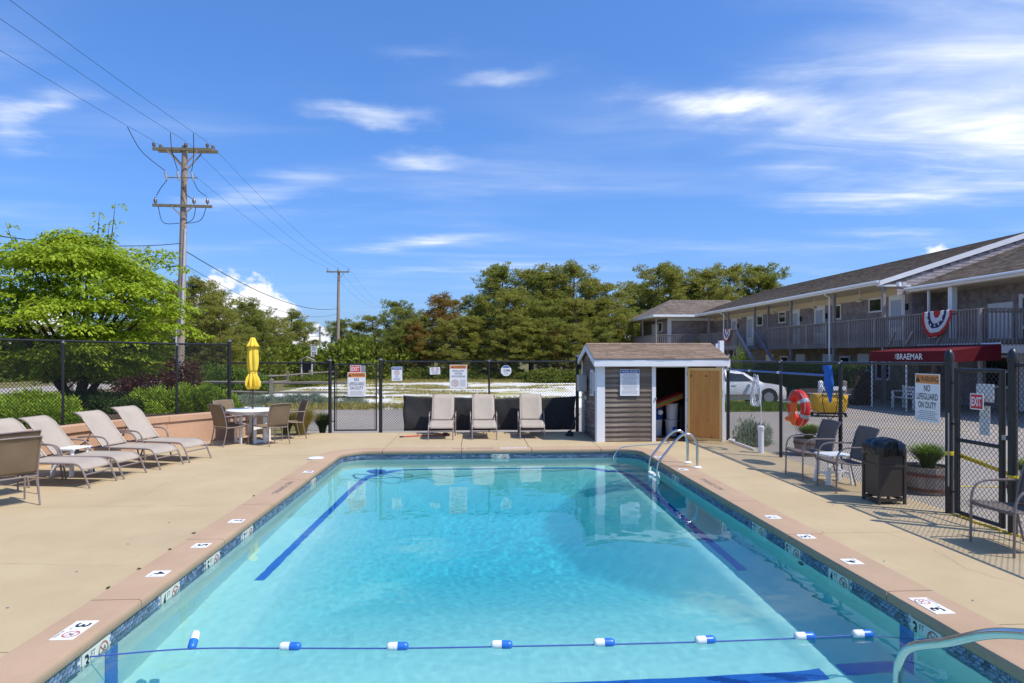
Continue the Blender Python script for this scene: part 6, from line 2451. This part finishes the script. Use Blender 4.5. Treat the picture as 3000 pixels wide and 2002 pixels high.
def grass_clump(seed, n, h, spread, mat, W=.012, seg=3, up=1.0):
    """arching blades, each a bent ribbon"""
    g = np.random.default_rng(seed)
    a = g.uniform(0, 2 * PI, n)
    r0 = g.uniform(0, .16, n) * spread
    reach = g.uniform(.25, 1.0, n) * spread
    hh = h * g.uniform(.65, 1.1, n)
    wv = W * g.uniform(.7, 1.3, n)
    V_ = []
    for k in range(seg + 1):
        t_ = k / seg
        rad = r0 + reach * t_ ** 1.7
        z = hh * (1.55 * t_ - .62 * t_ * t_ * (1 + .25 * reach / spread))
        wd = wv * (1 - t_) ** .6 * .5
        px_ = rad * np.cos(a)
        py_ = rad * np.sin(a)
        sx, sy = -np.sin(a), np.cos(a)
        V_.append(np.stack([px_ + sx * wd, py_ + sy * wd, z], 1))
        V_.append(np.stack([px_ - sx * wd, py_ - sy * wd, z], 1))
    V_ = np.stack(V_, 1)
    m_ = 2 * (seg + 1)
    base = np.arange(n)[:, None] * m_
    Fs = []
    for k in range(seg):
        Fs.append(np.concatenate([base + 2 * k, base + 2 * k + 1, base + 2 * k + 3, base + 2 * k + 2], 1))
    return np_mesh('blades', V_.reshape(-1, 3), np.concatenate(Fs), mat)


def grass_thing(name, label, cat, loc, me, s_=1.0, group=None):
    o_ = link(name, me, None, loc, random.uniform(0, 6))
    o_.scale = (s_,) * 3
    return tag(o_, label, cat, group)


gm = grass_clump(91, 1500, .62, .50, m_straw, .011)
grass_thing('ornamental_grass', 'arching straw green ornamental grass beside the umbrella table', 'grass', (-4.30, 16.35, -.03), gm, 1.3)
grass_thing('ornamental_grass', 'smaller straw tussock tucked behind the ornamental grass', 'grass', (-4.75, 16.6, -.03), gm, 1.0)
gi = grass_clump(92, 420, .50, .32, m_dkgrass, .022)
grass_thing('lily_clump', 'dark strap leaved clump beside the gate post', 'plant', (-3.98, 17.2, -.1), gi, 1.3)
gl_ = grass_clump(93, 700, .34, .34, m_grassy, .016)
m_stave = pmat('grey barrel stave', (.34, .29, .25), (.26, .215, .185), 6, .9, .6, 30, stretch=(1, 1, .25), obj_rand=.2)
m_rust = pmat('rusty barrel hoop', (.20, .07, .035), (.13, .06, .04), 9, .8)


def barrel(label, x, y, s_, plant_label):
    t_ = thing('barrel_planter', label, 'planter', (x, y, -.12), 0, 'half barrel planters outside the fence')
    t_.scale = (s_,) * 3
    n = 18
    for k in range(n):
        a = 2 * PI * k / n
        w_ = 2 * PI * .33 / n * .97
        mb_ = MB()
        for r_, z in ((.27, 0), (.315, .18), (.335, .40)):
            for rad in (r_, r_ - .025):
                for q in (-1, 1):
                    aa = a + q * (PI / n) * .97
                    mb_.v.append((rad * math.cos(aa), rad * math.sin(aa), z))
        for i in range(2):
            b = i * 4
            for q in ((0, 1, 5, 4), (2, 6, 7, 3), (0, 4, 6, 2), (1, 3, 7, 5)):
                mb_.f.append(tuple(b + w for w in q))
        mb_.f += [(8, 9, 11, 10), (0, 2, 3, 1)]
        mb_.build('stave', m_stave, t_)
    for z, r_ in ((.05, .288), (.27, .330)):
        MB().lathe([(r_, z), (r_ + .006, z), (r_ + .010, z + .045), (r_ + .004, z + .045)], 28).build('hoop', m_rust, t_, True)
    MB().lathe([(.02, .355), (.30, .355), (.30, .36), (.02, .36)], 20).build('soil', m_soil, t_)
    o_ = link('barrel_plant', gl_, None, (x, y, -.12 + .34 * s_))
    o_.scale = (s_ * 1.35, s_ * 1.35, s_ * 1.25)
    tag(o_, plant_label, 'plant')


barrel('half barrel planter outside the fence by the bin', 6.85, 9.45, 1.02, 'bright green tuft growing in the barrel by the bin')
barrel('half barrel planter outside the gate past the taped post', 7.55, 8.35, .95, 'green tuft growing in the barrel past the gate')
barrel('half barrel planter outside the fence behind the dark chairs', 6.95, 13.15, .90, 'green tuft growing in the barrel behind the dark chairs')
# grass strip in front of the parked car
flat('verge', [(7.2, 23.4), (12.2, 23.4), (12.6, 25.9), (7.2, 25.9)], -.105, pmat('verge turf', (.10, .15, .025), (.15, .18, .04), 3, .95))
g = np.random.default_rng(95)
n = 9000
P = np.stack([g.uniform(7.3, 12.5, n), g.uniform(23.45, 25.8, n), np.full(n, -.105)], 1)
D = unit_rand(n, g) * .5
D[:, 2] = 1
D /= np.linalg.norm(D, axis=1, keepdims=True)
o = link('verge_grass', rhomb('verge_grass', P, D, side_of(D, g), g.uniform(.10, .32, n), .025, m_grassy))
tag(o, 'bright rough grass on the verge before the parked car', 'grass', kind='stuff')
# grass on the gravel lot and along the road
n = 16000
P = np.stack([g.uniform(-11, 13, n), g.uniform(50, 54.5, n), np.full(n, -.13)], 1)
P2 = np.stack([g.uniform(-8, 8, n // 3), g.uniform(25.0, 26.2, n // 3), np.full(n // 3, -.12)], 1)
keep_ = np.array([noise.noise((x * .5, y * .5, 0)) > .05 for x, y, z in P2])
P = np.concatenate([P, P2[keep_]])
D = unit_rand(len(P), g) * .5
D[:, 2] = 1
D /= np.linalg.norm(D, axis=1, keepdims=True)
o = link('lot_edge_grass', rhomb('lot_edge_grass', P, D, side_of(D, g), g.uniform(.12, .35, len(P)), .04, m_straw))
tag(o, 'yellowed rough grass fringing the gravel lot', 'grass', kind='stuff')
D = unit_rand(len(HEDGE_P), g)
D[:, 0] -= .6
D[:, 2] += .4
D /= np.linalg.norm(D, axis=1, keepdims=True)
t = thing('clipped_hedge', 'dark clipped hedge along the ground floor of the motel', 'hedge')
link('foliage', rhomb('foliage', HEDGE_P, D, side_of(D, g), g.uniform(.06, .13, len(HEDGE_P)), .05, m_dkgrass), t)
MB().span((15.85, 26.3, -.13), (16.55, 35.5, 1.3)).build('branches', m_bark2, t)
n = 60000
P = np.stack([g.uniform(-10.5, 12.5, n), g.uniform(26.5, 51.5, n), np.full(n, -.127)], 1)
keep_ = np.array([noise.noise((x * .16, y * .55, 4.0)) + .35 * noise.noise((x * .7, y * 1.6, 1.0)) - .014 * x > .24 for x, y, z in P])
P = P[keep_]
D = unit_rand(len(P), g) * .6
D[:, 2] = .9
D /= np.linalg.norm(D, axis=1, keepdims=True)
o = link('lot_grass', rhomb('lot_grass', P, D, side_of(D, g), g.uniform(.06, .16, len(P)), .05, m_straw))
tag(o, 'yellow green grass growing through the shell gravel', 'grass', kind='stuff')
# evergreens by the motel stair
arb = bush_template('evergreen_shrub', 'shrub', 97, .6, .6, 1.5, 5200, .16, .05, m_arb, up=.8, k=46)
first_or_copy(seen, arb, (15.5, 36.6, -.12), 0, 'tall yellow green evergreen beside the motel stair', 'evergreens by the motel', (1.15, 1.15, 1.62))
first_or_copy(seen, arb, (15.0, 37.4, -.12), 2, 'shorter yellow green evergreen leaning on the stair evergreen', 'evergreens by the motel', (.9, .9, 1.2))
first_or_copy(seen, arb, (16.6, 47.5, -.12), 1, 'yellow green evergreen below the motel wing gallery', 'evergreens by the motel', (1.0, 1.0, 2.05))
first_or_copy(seen, arb, (15.9, 47.8, -.12), 3, 'lower yellow green evergreen next to the wing evergreen', 'evergreens by the motel', (.9, .9, 1.75))

# ------------------------------------------------------------------ lime dogwood
g = np.random.default_rng(101)
rr = random.Random(101)
wood = MB()
Cs, Ds, Ss, Ls_, Ws = [], [], [], [], []
TB = Vector((0, 0, 0))
for s_i in range(5):
    a = s_i * 2 * PI / 5 + .4
    d = Vector((math.cos(a), math.sin(a), 0))
    wood.tube(smooth_path([TB + d * .08, TB + d * .25 + Vector((0, 0, .5)), TB + d * .85 + Vector((0, 0, 1.4)), TB + d * 1.4 + Vector((0, 0, 2.3))], 4), [.12, .12, .11, .11, .10, .09, .08, .07, .06, .05, .04, .035, .03], 6)


def spray(c_, ux, uy, n, tilt):
    """flat horizontal spray of leaves around c_"""
    a = g.uniform(0, 2 * PI, n)
    r_ = np.sqrt(g.uniform(0, 1, n))
    lobes = 1 + .25 * np.sin(a * 3 + c_[0] * 5)
    x, y = r_ * np.cos(a) * ux * lobes, r_ * np.sin(a) * uy * lobes
    z = -.16 * r_ ** 2 + x * tilt[0] + y * tilt[1] + g.normal(0, .035, n)
    P_ = np.stack([c_[0] + x, c_[1] + y, c_[2] + z], 1)
    aa = a + g.normal(0, .7, n)
    D_ = np.stack([np.cos(aa), np.sin(aa), g.normal(-.35, .3, n)], 1)
    D_ /= np.linalg.norm(D_, axis=1, keepdims=True)
    up = np.stack([g.normal(0, .35, n), g.normal(0, .35, n), np.ones(n)], 1)
    S_ = np.cross(D_, up)
    S_ /= np.linalg.norm(S_, axis=1, keepdims=True)
    Cs.append(P_)
    Ds.append(D_)
    Ss.append(S_)
    Ls_.append(g.uniform(.085, .15, n))
    Ws.append(g.uniform(.045, .075, n))


for k in range(430):
    u = g.uniform(-1, 1)
    a = g.uniform(0, 2 * PI)
    f = g.uniform(.12, 1.0) ** .5
    zc = 2.75 + 1.75 * u
    zc += .35 * noise.noise((a * 1.5, 3.3, 0)) + (.75 * max(0, noise.noise((a * 2.6, 8.1, f * 2))) if u > .35 else 0)
    rad = 2.55 * math.sqrt(max(.05, 1 - (abs(u) ** 2.2))) * f * (1 + .40 * noise.noise((math.cos(a) * 1.8, math.sin(a) * 1.8, zc * 1.1)))
    c_ = np.array([rad * math.cos(a), rad * math.sin(a), zc + .3 * (1 - f)])
    spray(c_, g.uniform(.32, .62), g.uniform(.32, .62), int(g.uniform(90, 170)), (-.10 * math.cos(a), -.10 * math.sin(a)))
    if k % 6 == 0:
        b = Vector((c_[0] * .35, c_[1] * .35, max(.8, zc * .62)))
        wood.tube(smooth_path([b, Vector((c_[0] * .7, c_[1] * .7, zc - .25)), Vector(c_)], 3), [.03, .025, .022, .018, .014, .01, .006], 4)
for px_, hz in ((1.15, 5.55), (.75, 5.3), (-1.6, 5.0), (1.0, 5.0), (2.6, 4.3), (3.0, 3.9)):
    q = Vector((px_, -.3, hz))
    wood.tube([Vector((px_ * .8, -.2, 3.9)), q], [.02, .004], 4)
    for j in range(4):
        t_ = .35 + .65 * j / 3
        c_ = Vector((px_ * .8, -.2, 3.9)).lerp(q, t_)
        spray(np.array([c_.x + rr.uniform(-.1, .1), c_.y, c_.z]), .17, .17, 16, (0, 0))
lm = rhomb('crown', np.concatenate(Cs), np.concatenate(Ds), np.concatenate(Ss), np.concatenate(Ls_), np.concatenate(Ws), m_dog, .15)
t = tree_template('dogwood_tree', 'lime green dogwood tree behind the planter fence', 'tree', wood, lm, m_bark2)
p = at_y(225, 1100, 17.8)
t.location = (p.x, 17.8, .4)

# ------------------------------------------------------------------ utility poles and wires
m_polew = pmat('grey utility pole wood', (.38, .30, .235), (.28, .215, .165), 5, .9, .5, 40, stretch=(1, 1, .12), stain=((.36, .24, .13), .5, .55, .8))
m_arm = pmat('greenish cross arm wood', (.24, .21, .13), (.17, .14, .09), 6, .9, .4, 30)
m_insul = pmat('grey glaze insulator', (.16, .14, .14), (.10, .09, .09), 20, .25)
m_cable = pmat('black cable', (.012, .012, .013), rough=.5)
m_conduit = pmat('grey conduit', (.50, .50, .52), rough=.4)


def insulator(parent, x, y, z, h=.22):
    o_ = link('insulator', MB().lathe([(.02, 0), (.03, .05), (.075, .06), (.06, .09), (.08, .10), (.06, .14), (.075, .15), (.05, .2), (.02, h)], 10).mesh('insulator', m_insul, True), parent, (x, y, z))
    return o_


P1 = Vector((-12.3, 28.0, -.13))
t = thing('utility_pole', 'tall weathered utility pole with two cross arms beside the lime tree', 'utility pole', tuple(P1))
H1 = 10.9
MB().tube([(-.12, 0, 0), (.0, 0, 5), (.12, 0, H1)], [.17, .15, .115], 12).build('shaft', m_polew, t, True)
for y_ in (-.14, .14):
    MB().box((.10 + (.0 if y_ < 0 else .1), y_, 10.72), (2.45, .09, .12)).build('cross_arm', m_arm, t)
MB().box((.08, -.14, 8.35), (2.42, .09, .11), 0, 0, R(.8)).build('cross_arm', m_arm, t)
for s_ in (-1, 1):
    for y_ in (-.2, .2):
        MB().bar((.1 + s_ * .62, y_, 10.65), (.11 + s_ * .05, y_, 10.0), .03, .05).build('brace', m_polew, t)
    MB().bar((.1 + s_ * .42, -.2, 8.30), (.08 + s_ * .05, -.2, 7.95), .03, .05).build('brace', m_polew, t)
TOPS = (-1.08, .20, 1.12)
for x in (-1.08, -.93, .22, 1.10, 1.22):
    insulator(t, x, -.14 if x not in (-.93, 1.22) else .14, 10.78)
for x in (-1.02, .55, 1.1):
    insulator(t, x, -.14, 8.42, .3)
m_cut = pmat('cut out grey', (.40, .38, .36), rough=.4)
for x, z in ((-.55, 9.55), (-.05, 9.55), (.52, 9.55)):
    MB().tube([(x - .04, -.25, z + .2), (x + .05, -.25, z - .15)], .04, 8).build('fuse_cutout', m_cut, t, True)
MB().box((0.1, -.25, 9.5), (1.3, .03, .04)).build('cutout_bar', m_arm, t)
for a, b, c_ in (((-1.08, -2.2, 10.90), (-1.0, -1.3, 10.25), (-.58, -.25, 9.78)), ((.215, -1.5, 10.94), (.0, -.9, 10.4), (-.06, -.25, 9.78)), ((1.10, -1.5, 10.94), (.9, -1.0, 10.2), (.5, -.25, 9.78)),
                 ((-.5, -.25, 9.38), (-.75, -.2, 9.1), (-.95, -.2, 8.75)), ((.58, -.25, 9.38), (.75, -.2, 9.0), (1.08, -.2, 8.75)), ((.12, -.2, 9.4), (.2, -.2, 8.9), (.55, -.2, 8.6)),
                 ((-.9, -.14, 8.3), (-.7, -.14, 7.65), (-.06, -.14, 7.62)), ((1.05, -.14, 8.3), (.8, -.14, 7.75), (.16, -.14, 7.62)), ((.62, -.14, 8.3), (.5, -.14, 7.8), (.16, -.14, 7.62))):
    MB().tube(smooth_path([a, b, c_], 8), .014, 5).build('jumper_wire', m_cable, t, True)
MB().tube([(.17, -.1, 7.4), (.06, -.17, 3.4)], .05, 8).build('conduit', m_conduit, t, True)
MB().tube([(-.20, -.15, 0), (-.17, -.15, 3.3)], .04, 8).build('conduit', m_conduit, t, True)
MB().box((.02, -.2, 1.75), (.16, .12, .3)).build('meter_box', m_elbox, t)

P2 = Vector((-12.9, 62.0, -.2))
t = thing('utility_pole', 'slender utility pole with one cross arm beyond the back gate', 'utility pole', tuple(P2))
MB().tube([(-.12, 0, 0), (.0, 0, 5), (.06, 0, 10.2)], [.19, .16, .12], 10).build('shaft', m_polew, t, True)
MB().box((0, -.14, 10.05), (2.1, .09, .12)).build('cross_arm', m_arm, t)
for x in (-.95, .0, .98):
    insulator(t, x, -.14, 10.1, .3)
MB().bar((.62, -.2, 9.95), (.06, -.2, 9.3), .03, .05).build('brace', m_polew, t)
P3 = Vector((-20.0, 85.0, -.3))
t = thing('utility_pole', 'short distant pole beside the speed limit sign', 'utility pole', tuple(P3))
MB().tube([(0, 0, 0), (0, 0, 6.1)], [.14, .10], 8).build('shaft', m_polew, t, True)
MB().box((0, -.12, 5.9), (.5, .06, .08)).build('bracket', m_arm, t)


def wire(label, a, b, sag, r_=.012, n=24):
    a, b = Vector(a), Vector(b)
    pts_ = []
    for i in range(n + 1):
        u = i / n
        p_ = a.lerp(b, u)
        p_.z -= sag * 4 * u * (1 - u)
        pts_.append(p_)
    o_ = MB().tube(pts_, r_, 5).build('overhead_wire', m_cable, None, True)
    return tag(o_, label, 'wire')


P0 = Vector((-11.9, -8.0, -.1))
nm = ('left', 'middle', 'right')
for i, (x1, x2) in enumerate(((-1.08, -.95), (.22, 0), (1.10, .98))):
    wire('bare overhead wire over the lime tree from the %s insulator of the tall pole' % ('first', 'middle', 'last')[i], P0 + Vector((x1, 0, 11.0)), P1 + Vector((x1, -.14, 11.05)), .55, .0065)
    wire('thin wire between the two utility poles on the %s insulators' % ('first', 'middle', 'last')[i], P1 + Vector((x1, .1, 11.05)), P2 + Vector((x2, -.14, 10.42)), .6, .0065)
    wire('thin wire leaving the far pole from its %s insulator' % ('first', 'middle', 'last')[i], P2 + Vector((x2, 0, 10.42)), Vector((-13.5 + x2, 96, 9.0)), .7, .007)
wire('thick twisted cable sagging between the two utility poles', P1 + Vector((.2, 0, 6.45)), P2 + Vector((-.1, 0, 6.6)), .85, .019)
wire('lower black cable leaving the tall pole over the pines', P1 + Vector((.15, 0, 5.9)), P2 + Vector((-.1, 0, 6.1)), 1.0, .011)
wire('upper black cable passing behind the lime tree', P0 + Vector((-.5, 0, 7.2)), P1 + Vector((-.1, 0, 6.8)), 2.1, .015)
wire('middle black cable passing behind the lime tree', P0 + Vector((-.5, 0, 6.6)), P1 + Vector((-.1, 0, 6.4)), 2.2, .012)
wire('lowest black cable passing behind the lime tree', P0 + Vector((-.5, 0, 5.7)), P1 + Vector((-.1, 0, 5.9)), 2.0, .010)
for k in range(3):
    wire(('top', 'middle', 'lowest')[k] + ' strand running past the distant short pole', Vector((-45, 84, 5.9 - k * .45)), P3 + Vector((0, 0, 5.6 - k * .4)), .5, .02)

# ------------------------------------------------------------------ rail fences, kiosk, road sign
m_rail = pmat('silver grey rail wood', (.30, .26, .22), (.22, .185, .155), 5, .9, .5, 30, stretch=(.4, .4, 1), obj_rand=.15)


def split_rail(label, pts_, zt):
    t_ = thing('split_rail_fence', label, 'fence')
    for i, (x, y) in enumerate(pts_):
        MB().add(*box_taper((x, y, -.2), .16, .14, 1.02 + .05 * (i % 2))).build('post', m_rail, t_)
        if i:
            x0, y0 = pts_[i - 1]
            for z in zt:
                MB().tube([(x0, y0, z + random.uniform(-.03, .03)), ((x + x0) / 2, (y + y0) / 2, z + .02), (x, y, z + random.uniform(-.03, .03))], [.05, .07, .05], 6).build('rail', m_rail, t_, True)
    return t_


def box_taper(c_, w_, d_, h):
    x, y, z = c_
    a, b = w_ / 2, d_ / 2
    vs_ = [(x - a, y - b, z), (x + a, y - b, z), (x + a, y + b, z), (x - a, y + b, z), (x - a, y - b, z + h), (x + a, y - b, z + h), (x + a, y + b, z + h), (x - a, y + b, z + h), (x, y - b * .5, z + h + .06), (x, y + b * .5, z + h + .06)]
    return vs_, [(0, 3, 2, 1), (0, 1, 5, 4), (1, 2, 6, 5), (2, 3, 7, 6), (3, 0, 4, 7), (4, 5, 8), (6, 7, 9), (5, 6, 9, 8), (7, 4, 8, 9)]


split_rail('split rail fence along the edge of the gravel lot', [(-19.2, 32.0), (-14.6, 32.3), (-9.75, 31.7), (-5.6, 31.0)], (.66, .20))
split_rail('farther split rail fence in front of the notice kiosk', [(-13.7, 42.0), (-12.65, 44.6), (-12.5, 50.0), (-11.4, 56.0)], (.62, .22))
t = thing('notice_kiosk', 'small roofed notice board with white posts by the road', 'notice board')
kp = at_y(899, 1052, 52)
for s_ in (-1, 1):
    MB().box((kp.x + s_ * .40, 52, .75), (.09, .09, 1.8)).build('post', m_white, t)
MB().box((kp.x, 52.02, 1.15), (.72, .04, .75)).build('board', m_black, t)
MB().prism([(kp.x - .58, 1.62), (kp.x, 1.90), (kp.x + .58, 1.62), (kp.x + .58, 1.56), (kp.x, 1.82), (kp.x - .58, 1.56)], 51.7, 52.3, 1).build('roof', m_rail, t)
sp_ = at_y(920, 1030, 61)
t = thing('speed_sign', 'white SPEED LIMIT 35 road sign on a thin post', 'road sign', (sp_.x, 61, sp_.z))
t.rotation_euler = FACE_Y
MB().box((0, 0, .0), (.60, .96, .01)).build('panel', m_signwhite, t)
put_text(t, 'SPEED', m_black, 0, .34, .42, .15, .008)
put_text(t, 'LIMIT', m_black, 0, .14, .38, .13, .008)
put_text(t, '35', m_black, 0, -.22, .42, .34, .008, bold=.02)
MB().box((0, -1.35, -.03), (.06, 2.3, .03)).build('post', m_galv, t)

# ------------------------------------------------------------------ parked car
m_carp = pmat('white car paint', (.78, .78, .79), rough=.25, coat=.6)
m_carg = pmat('car glass', (.02, .024, .028), rough=.05, spec=.8)
m_tyre = pmat('tyre rubber', (.02, .02, .021), rough=.85)
m_trim = pmat('black car trim', (.02, .02, .02), rough=.5)
CY = 27.4
car = thing('parked_car', 'white car parked beyond the verge, partly behind the shed', 'car', (10.9, CY, -.12))


def car_section(x):
    """half width and heights at x (front is +x)"""
    bottom = .22
    belt = float(np.interp(x, [-2.3, -2.1, -1.0, .8, 1.5, 2.1, 2.3], [.78, .92, .98, .95, .90, .80, .58]))
    top = float(np.interp(x, [-2.3, -2.0, -1.5, -.6, .1, .55, 1.15, 2.3], [.80, .95, 1.36, 1.47, 1.45, 1.34, .96, .6]))
    top = max(top, belt + .005)
    w_ = float(np.interp(x, [-2.3, -2.0, -1, 1, 1.8, 2.15, 2.3], [.72, .84, .90, .90, .86, .74, .58]))
    return bottom, belt, top, w_


xs_ = np.linspace(-2.3, 2.3, 40)
mb = MB()
ring = 14
for x in xs_:
    b, be, tp_, w_ = car_section(x)
    wt = w_ * (.80 if tp_ - be > .15 else .93)
    half = [(w_ * .86, b), (w_ * .98, b + .14), (w_, b + .30), (w_ * .99, (b + be) / 2 + .15), (w_ * .96, be), (wt * .98 if tp_ - be > .15 else w_ * .9, be + (tp_ - be) * .75), (wt * .78, tp_)]
    for y, z in half:
        mb.v.append((x, y, z))
    for y, z in reversed(half):
        mb.v.append((x, -y, z))
for i in range(len(xs_) - 1):
    for j in range(ring):
        a, c_ = i * ring + j, i * ring + (j + 1) % ring
        mb.f.append((a, c_, c_ + ring, a + ring))
mb.f += [tuple(range(ring)), tuple((len(xs_) - 1) * ring + j for j in reversed(range(ring)))]
mb.build('body', m_carp, car, True)
for sd in (-1, 1):
    for nm_, poly in (('side_window', [(-1.55, 1.0), (-.42, 1.0), (-.42, 1.37), (-1.25, 1.33)]), ('side_window', [(-.34, 1.0), (.75, .99), (.35, 1.30), (-.34, 1.37)])):
        mb = MB()
        for x, z in poly:
            b, be, tp_, w_ = car_section(x)
            f = (z - be) / max(.05, tp_ - be)
            y = w_ * .96 + (w_ * .80 * .98 - w_ * .96) * min(1, f / .75)
            mb.v.append((x, sd * (y + .012), z))
        mb.f.append((0, 1, 2, 3))
        mb.build(nm_, m_carg, car)
    for x in (-1.42, 1.38):
        wh = link('wheel', None, car, (x, sd * .80, .33))
        MB().tube([(0, -.10 * 1, 0), (0, .10, 0)], .33, 24).build('tyre', m_tyre, wh, True)
        MB().tube([(0, sd * .085, 0), (0, sd * .108, 0)], .21, 20).build('rim', m_galv, wh, True)
        MB().tube([(x, sd * .865, .33), (x, sd * .905, .33)], .39, 24).build('wheel_arch', m_trim, car, True)
    MB().box((2.14, sd * .56, .66), (.20, .26, .13), sd * -.5).build('headlight', m_galv, car, bevel=.03)
    MB().box((.62, sd * 1.0, 1.0), (.14, .16, .11)).build('mirror', m_carp, car, bevel=.03)
    MB().box((.1, sd * .915, .42), (2.0, .02, .06)).build('side_trim', pmat('tan side moulding', (.25, .17, .11), rough=.5), car)
    MB().box((-.1, sd * .905, .86), (.18, .02, .03)).build('handle', m_carp, car)
mb = MB().add([(.52, -.62, 1.36), (.52, .62, 1.36), (1.12, .70, 1.0), (1.12, -.70, 1.0)], [(0, 1, 2, 3)])
mb.build('windscreen', m_carg, car)

# ------------------------------------------------------------------ other things in the parking lot
m_yc = pmat('yellow cart cloth', (.80, .48, .02), (.70, .40, .015), 5, .7, .5, 12, transl=.15)
cp = gnd(2437, 1222, -.12)
t = thing('laundry_cart', 'yellow cloth cart on a dark wheeled frame in the parking lot', 'cart', (cp.x, cp.y + .2, -.12), R(-8))
mb = MB()
for i, (w_, d_, z) in enumerate(((.46, .30, .16), (.50, .33, .24), (.53, .36, .5), (.56, .38, .76))):
    for j in range(24):
        a = 2 * PI * j / 24
        e = 6
        q = (abs(math.cos(a)) ** e + abs(math.sin(a)) ** e) ** (-1 / e)
        k = 1 + .03 * noise.noise((math.cos(a) * 3, math.sin(a) * 3, z * 4))
        mb.v.append((w_ * q * math.cos(a) * k, d_ * q * math.sin(a) * k, z))
for i in range(3):
    for j in range(24):
        mb.f.append((i * 24 + j, i * 24 + (j + 1) % 24, (i + 1) * 24 + (j + 1) % 24, (i + 1) * 24 + j))
mb.f.append(tuple(range(24))[::-1])
o = mb.build('bag', m_yc, t, True)
o.modifiers.new('thickness', 'SOLIDIFY').thickness = .01
MB().tube([(-.57, -.39, .77), (.57, -.39, .77), (.57, .39, .77), (-.57, .39, .77)], .012, 8, closed=True).build('rim', m_galv, t, True)
for sx in (-1, 1):
    MB().box((sx * .45, 0, .12), (.04, .62, .04)).build('frame', m_trim, t)
    for sy in (-1, 1):
        MB().tube([(sx * .45, sy * .27 - .02, .055), (sx * .45, sy * .27 + .02, .055)], .052, 12).build('wheel', m_tyre, t, True)
MB().box((0, 0, .10), (.9, .5, .03)).build('base_board', m_trim, t)
t = thing('low_barrier', 'low dark grey board barrier in front of the car bonnet', 'barrier')
a, b = gnd(2312, 1190, -.12), gnd(2428, 1190, -.12)
MB().span((a.x, 25.2, .20), (b.x + .6, 25.26, .64)).build('board', pmat('dark grey board', (.085, .075, .072), (.065, .058, .055), 4, .8, .5, 40), t)
for x in (a.x + .2, b.x + .4):
    MB().span((x - .05, 25.27, -.12), (x + .05, 25.37, .55)).build('post', m_greywood, t)
t = thing('white_rail', 'white painted parking rail between two posts by the yellow cart', 'rail')
r0 = at_y(2408, 1150, 24.6)
r1 = at_y(2478, 1150, 24.6)
MB().span((r0.x, 24.58, .60), (r1.x, 24.64, .75)).build('rail', m_white, t)
MB().add(*box_taper((r0.x, 24.7, -.12), .14, .14, 1.05)).build('post', m_white, t)
MB().add(*box_taper((r1.x, 24.7, -.12), .14, .14, 1.05)).build('post', m_greywood, t)
# white bench under the awning
bp_ = at_x(2660, 1180, 16.9)
t = thing('garden_bench', 'white slatted garden bench under the red awning', 'bench', (16.9, bp_.y, -.12))
for k in range(4):
    MB().box((-.18 + k * .12, 0, .43), (.10, 1.3, .025)).build('seat_slat', m_resin, t)
for k in range(3):
    MB().box((.24 + k * .02, 0, .56 + k * .13), (.025, 1.3, .09)).build('back_slat', m_resin, t)
for s_ in (-1, 1):
    MB().box((-.2, s_ * .62, .33), (.07, .07, .66)).build('leg', m_resin, t)
    MB().box((.25, s_ * .62, .45), (.07, .07, .90)).build('leg', m_resin, t)
    MB().box((.02, s_ * .62, .67), (.5, .08, .035)).build('arm', m_resin, t)
t = thing('folded_sandwich_board', 'white post box standing above the shed roof line', 'sign post')
wp = at_y(2113, 1005, 17.6)
MB().span((wp.x - .06, 17.55, -.12), (wp.x + .06, 17.67, wp.z + .06)).build('post', m_white, t)
MB().span((wp.x - .15, 17.58, wp.z - .16), (wp.x - .06, 17.64, wp.z - .02)).build('arm', m_white, t)
t.name = 'white_post'
t['label'] = 'square white post showing above the shed roof'
t['category'] = 'post'
# tufts in the coping joint
for i, (x, y) in enumerate(((-3.07, 5.62), (-3.06, 6.1), (-3.08, 7.3), (-3.07, 9.2), (-3.06, 6.7))):
    o = link('weed', gl_, None, (x, y, .0), i)
    o.scale = (.05, .10, .05)
    tag(o, 'tiny weed growing in the joint along the coping', 'weed', 'weeds in the coping joint')
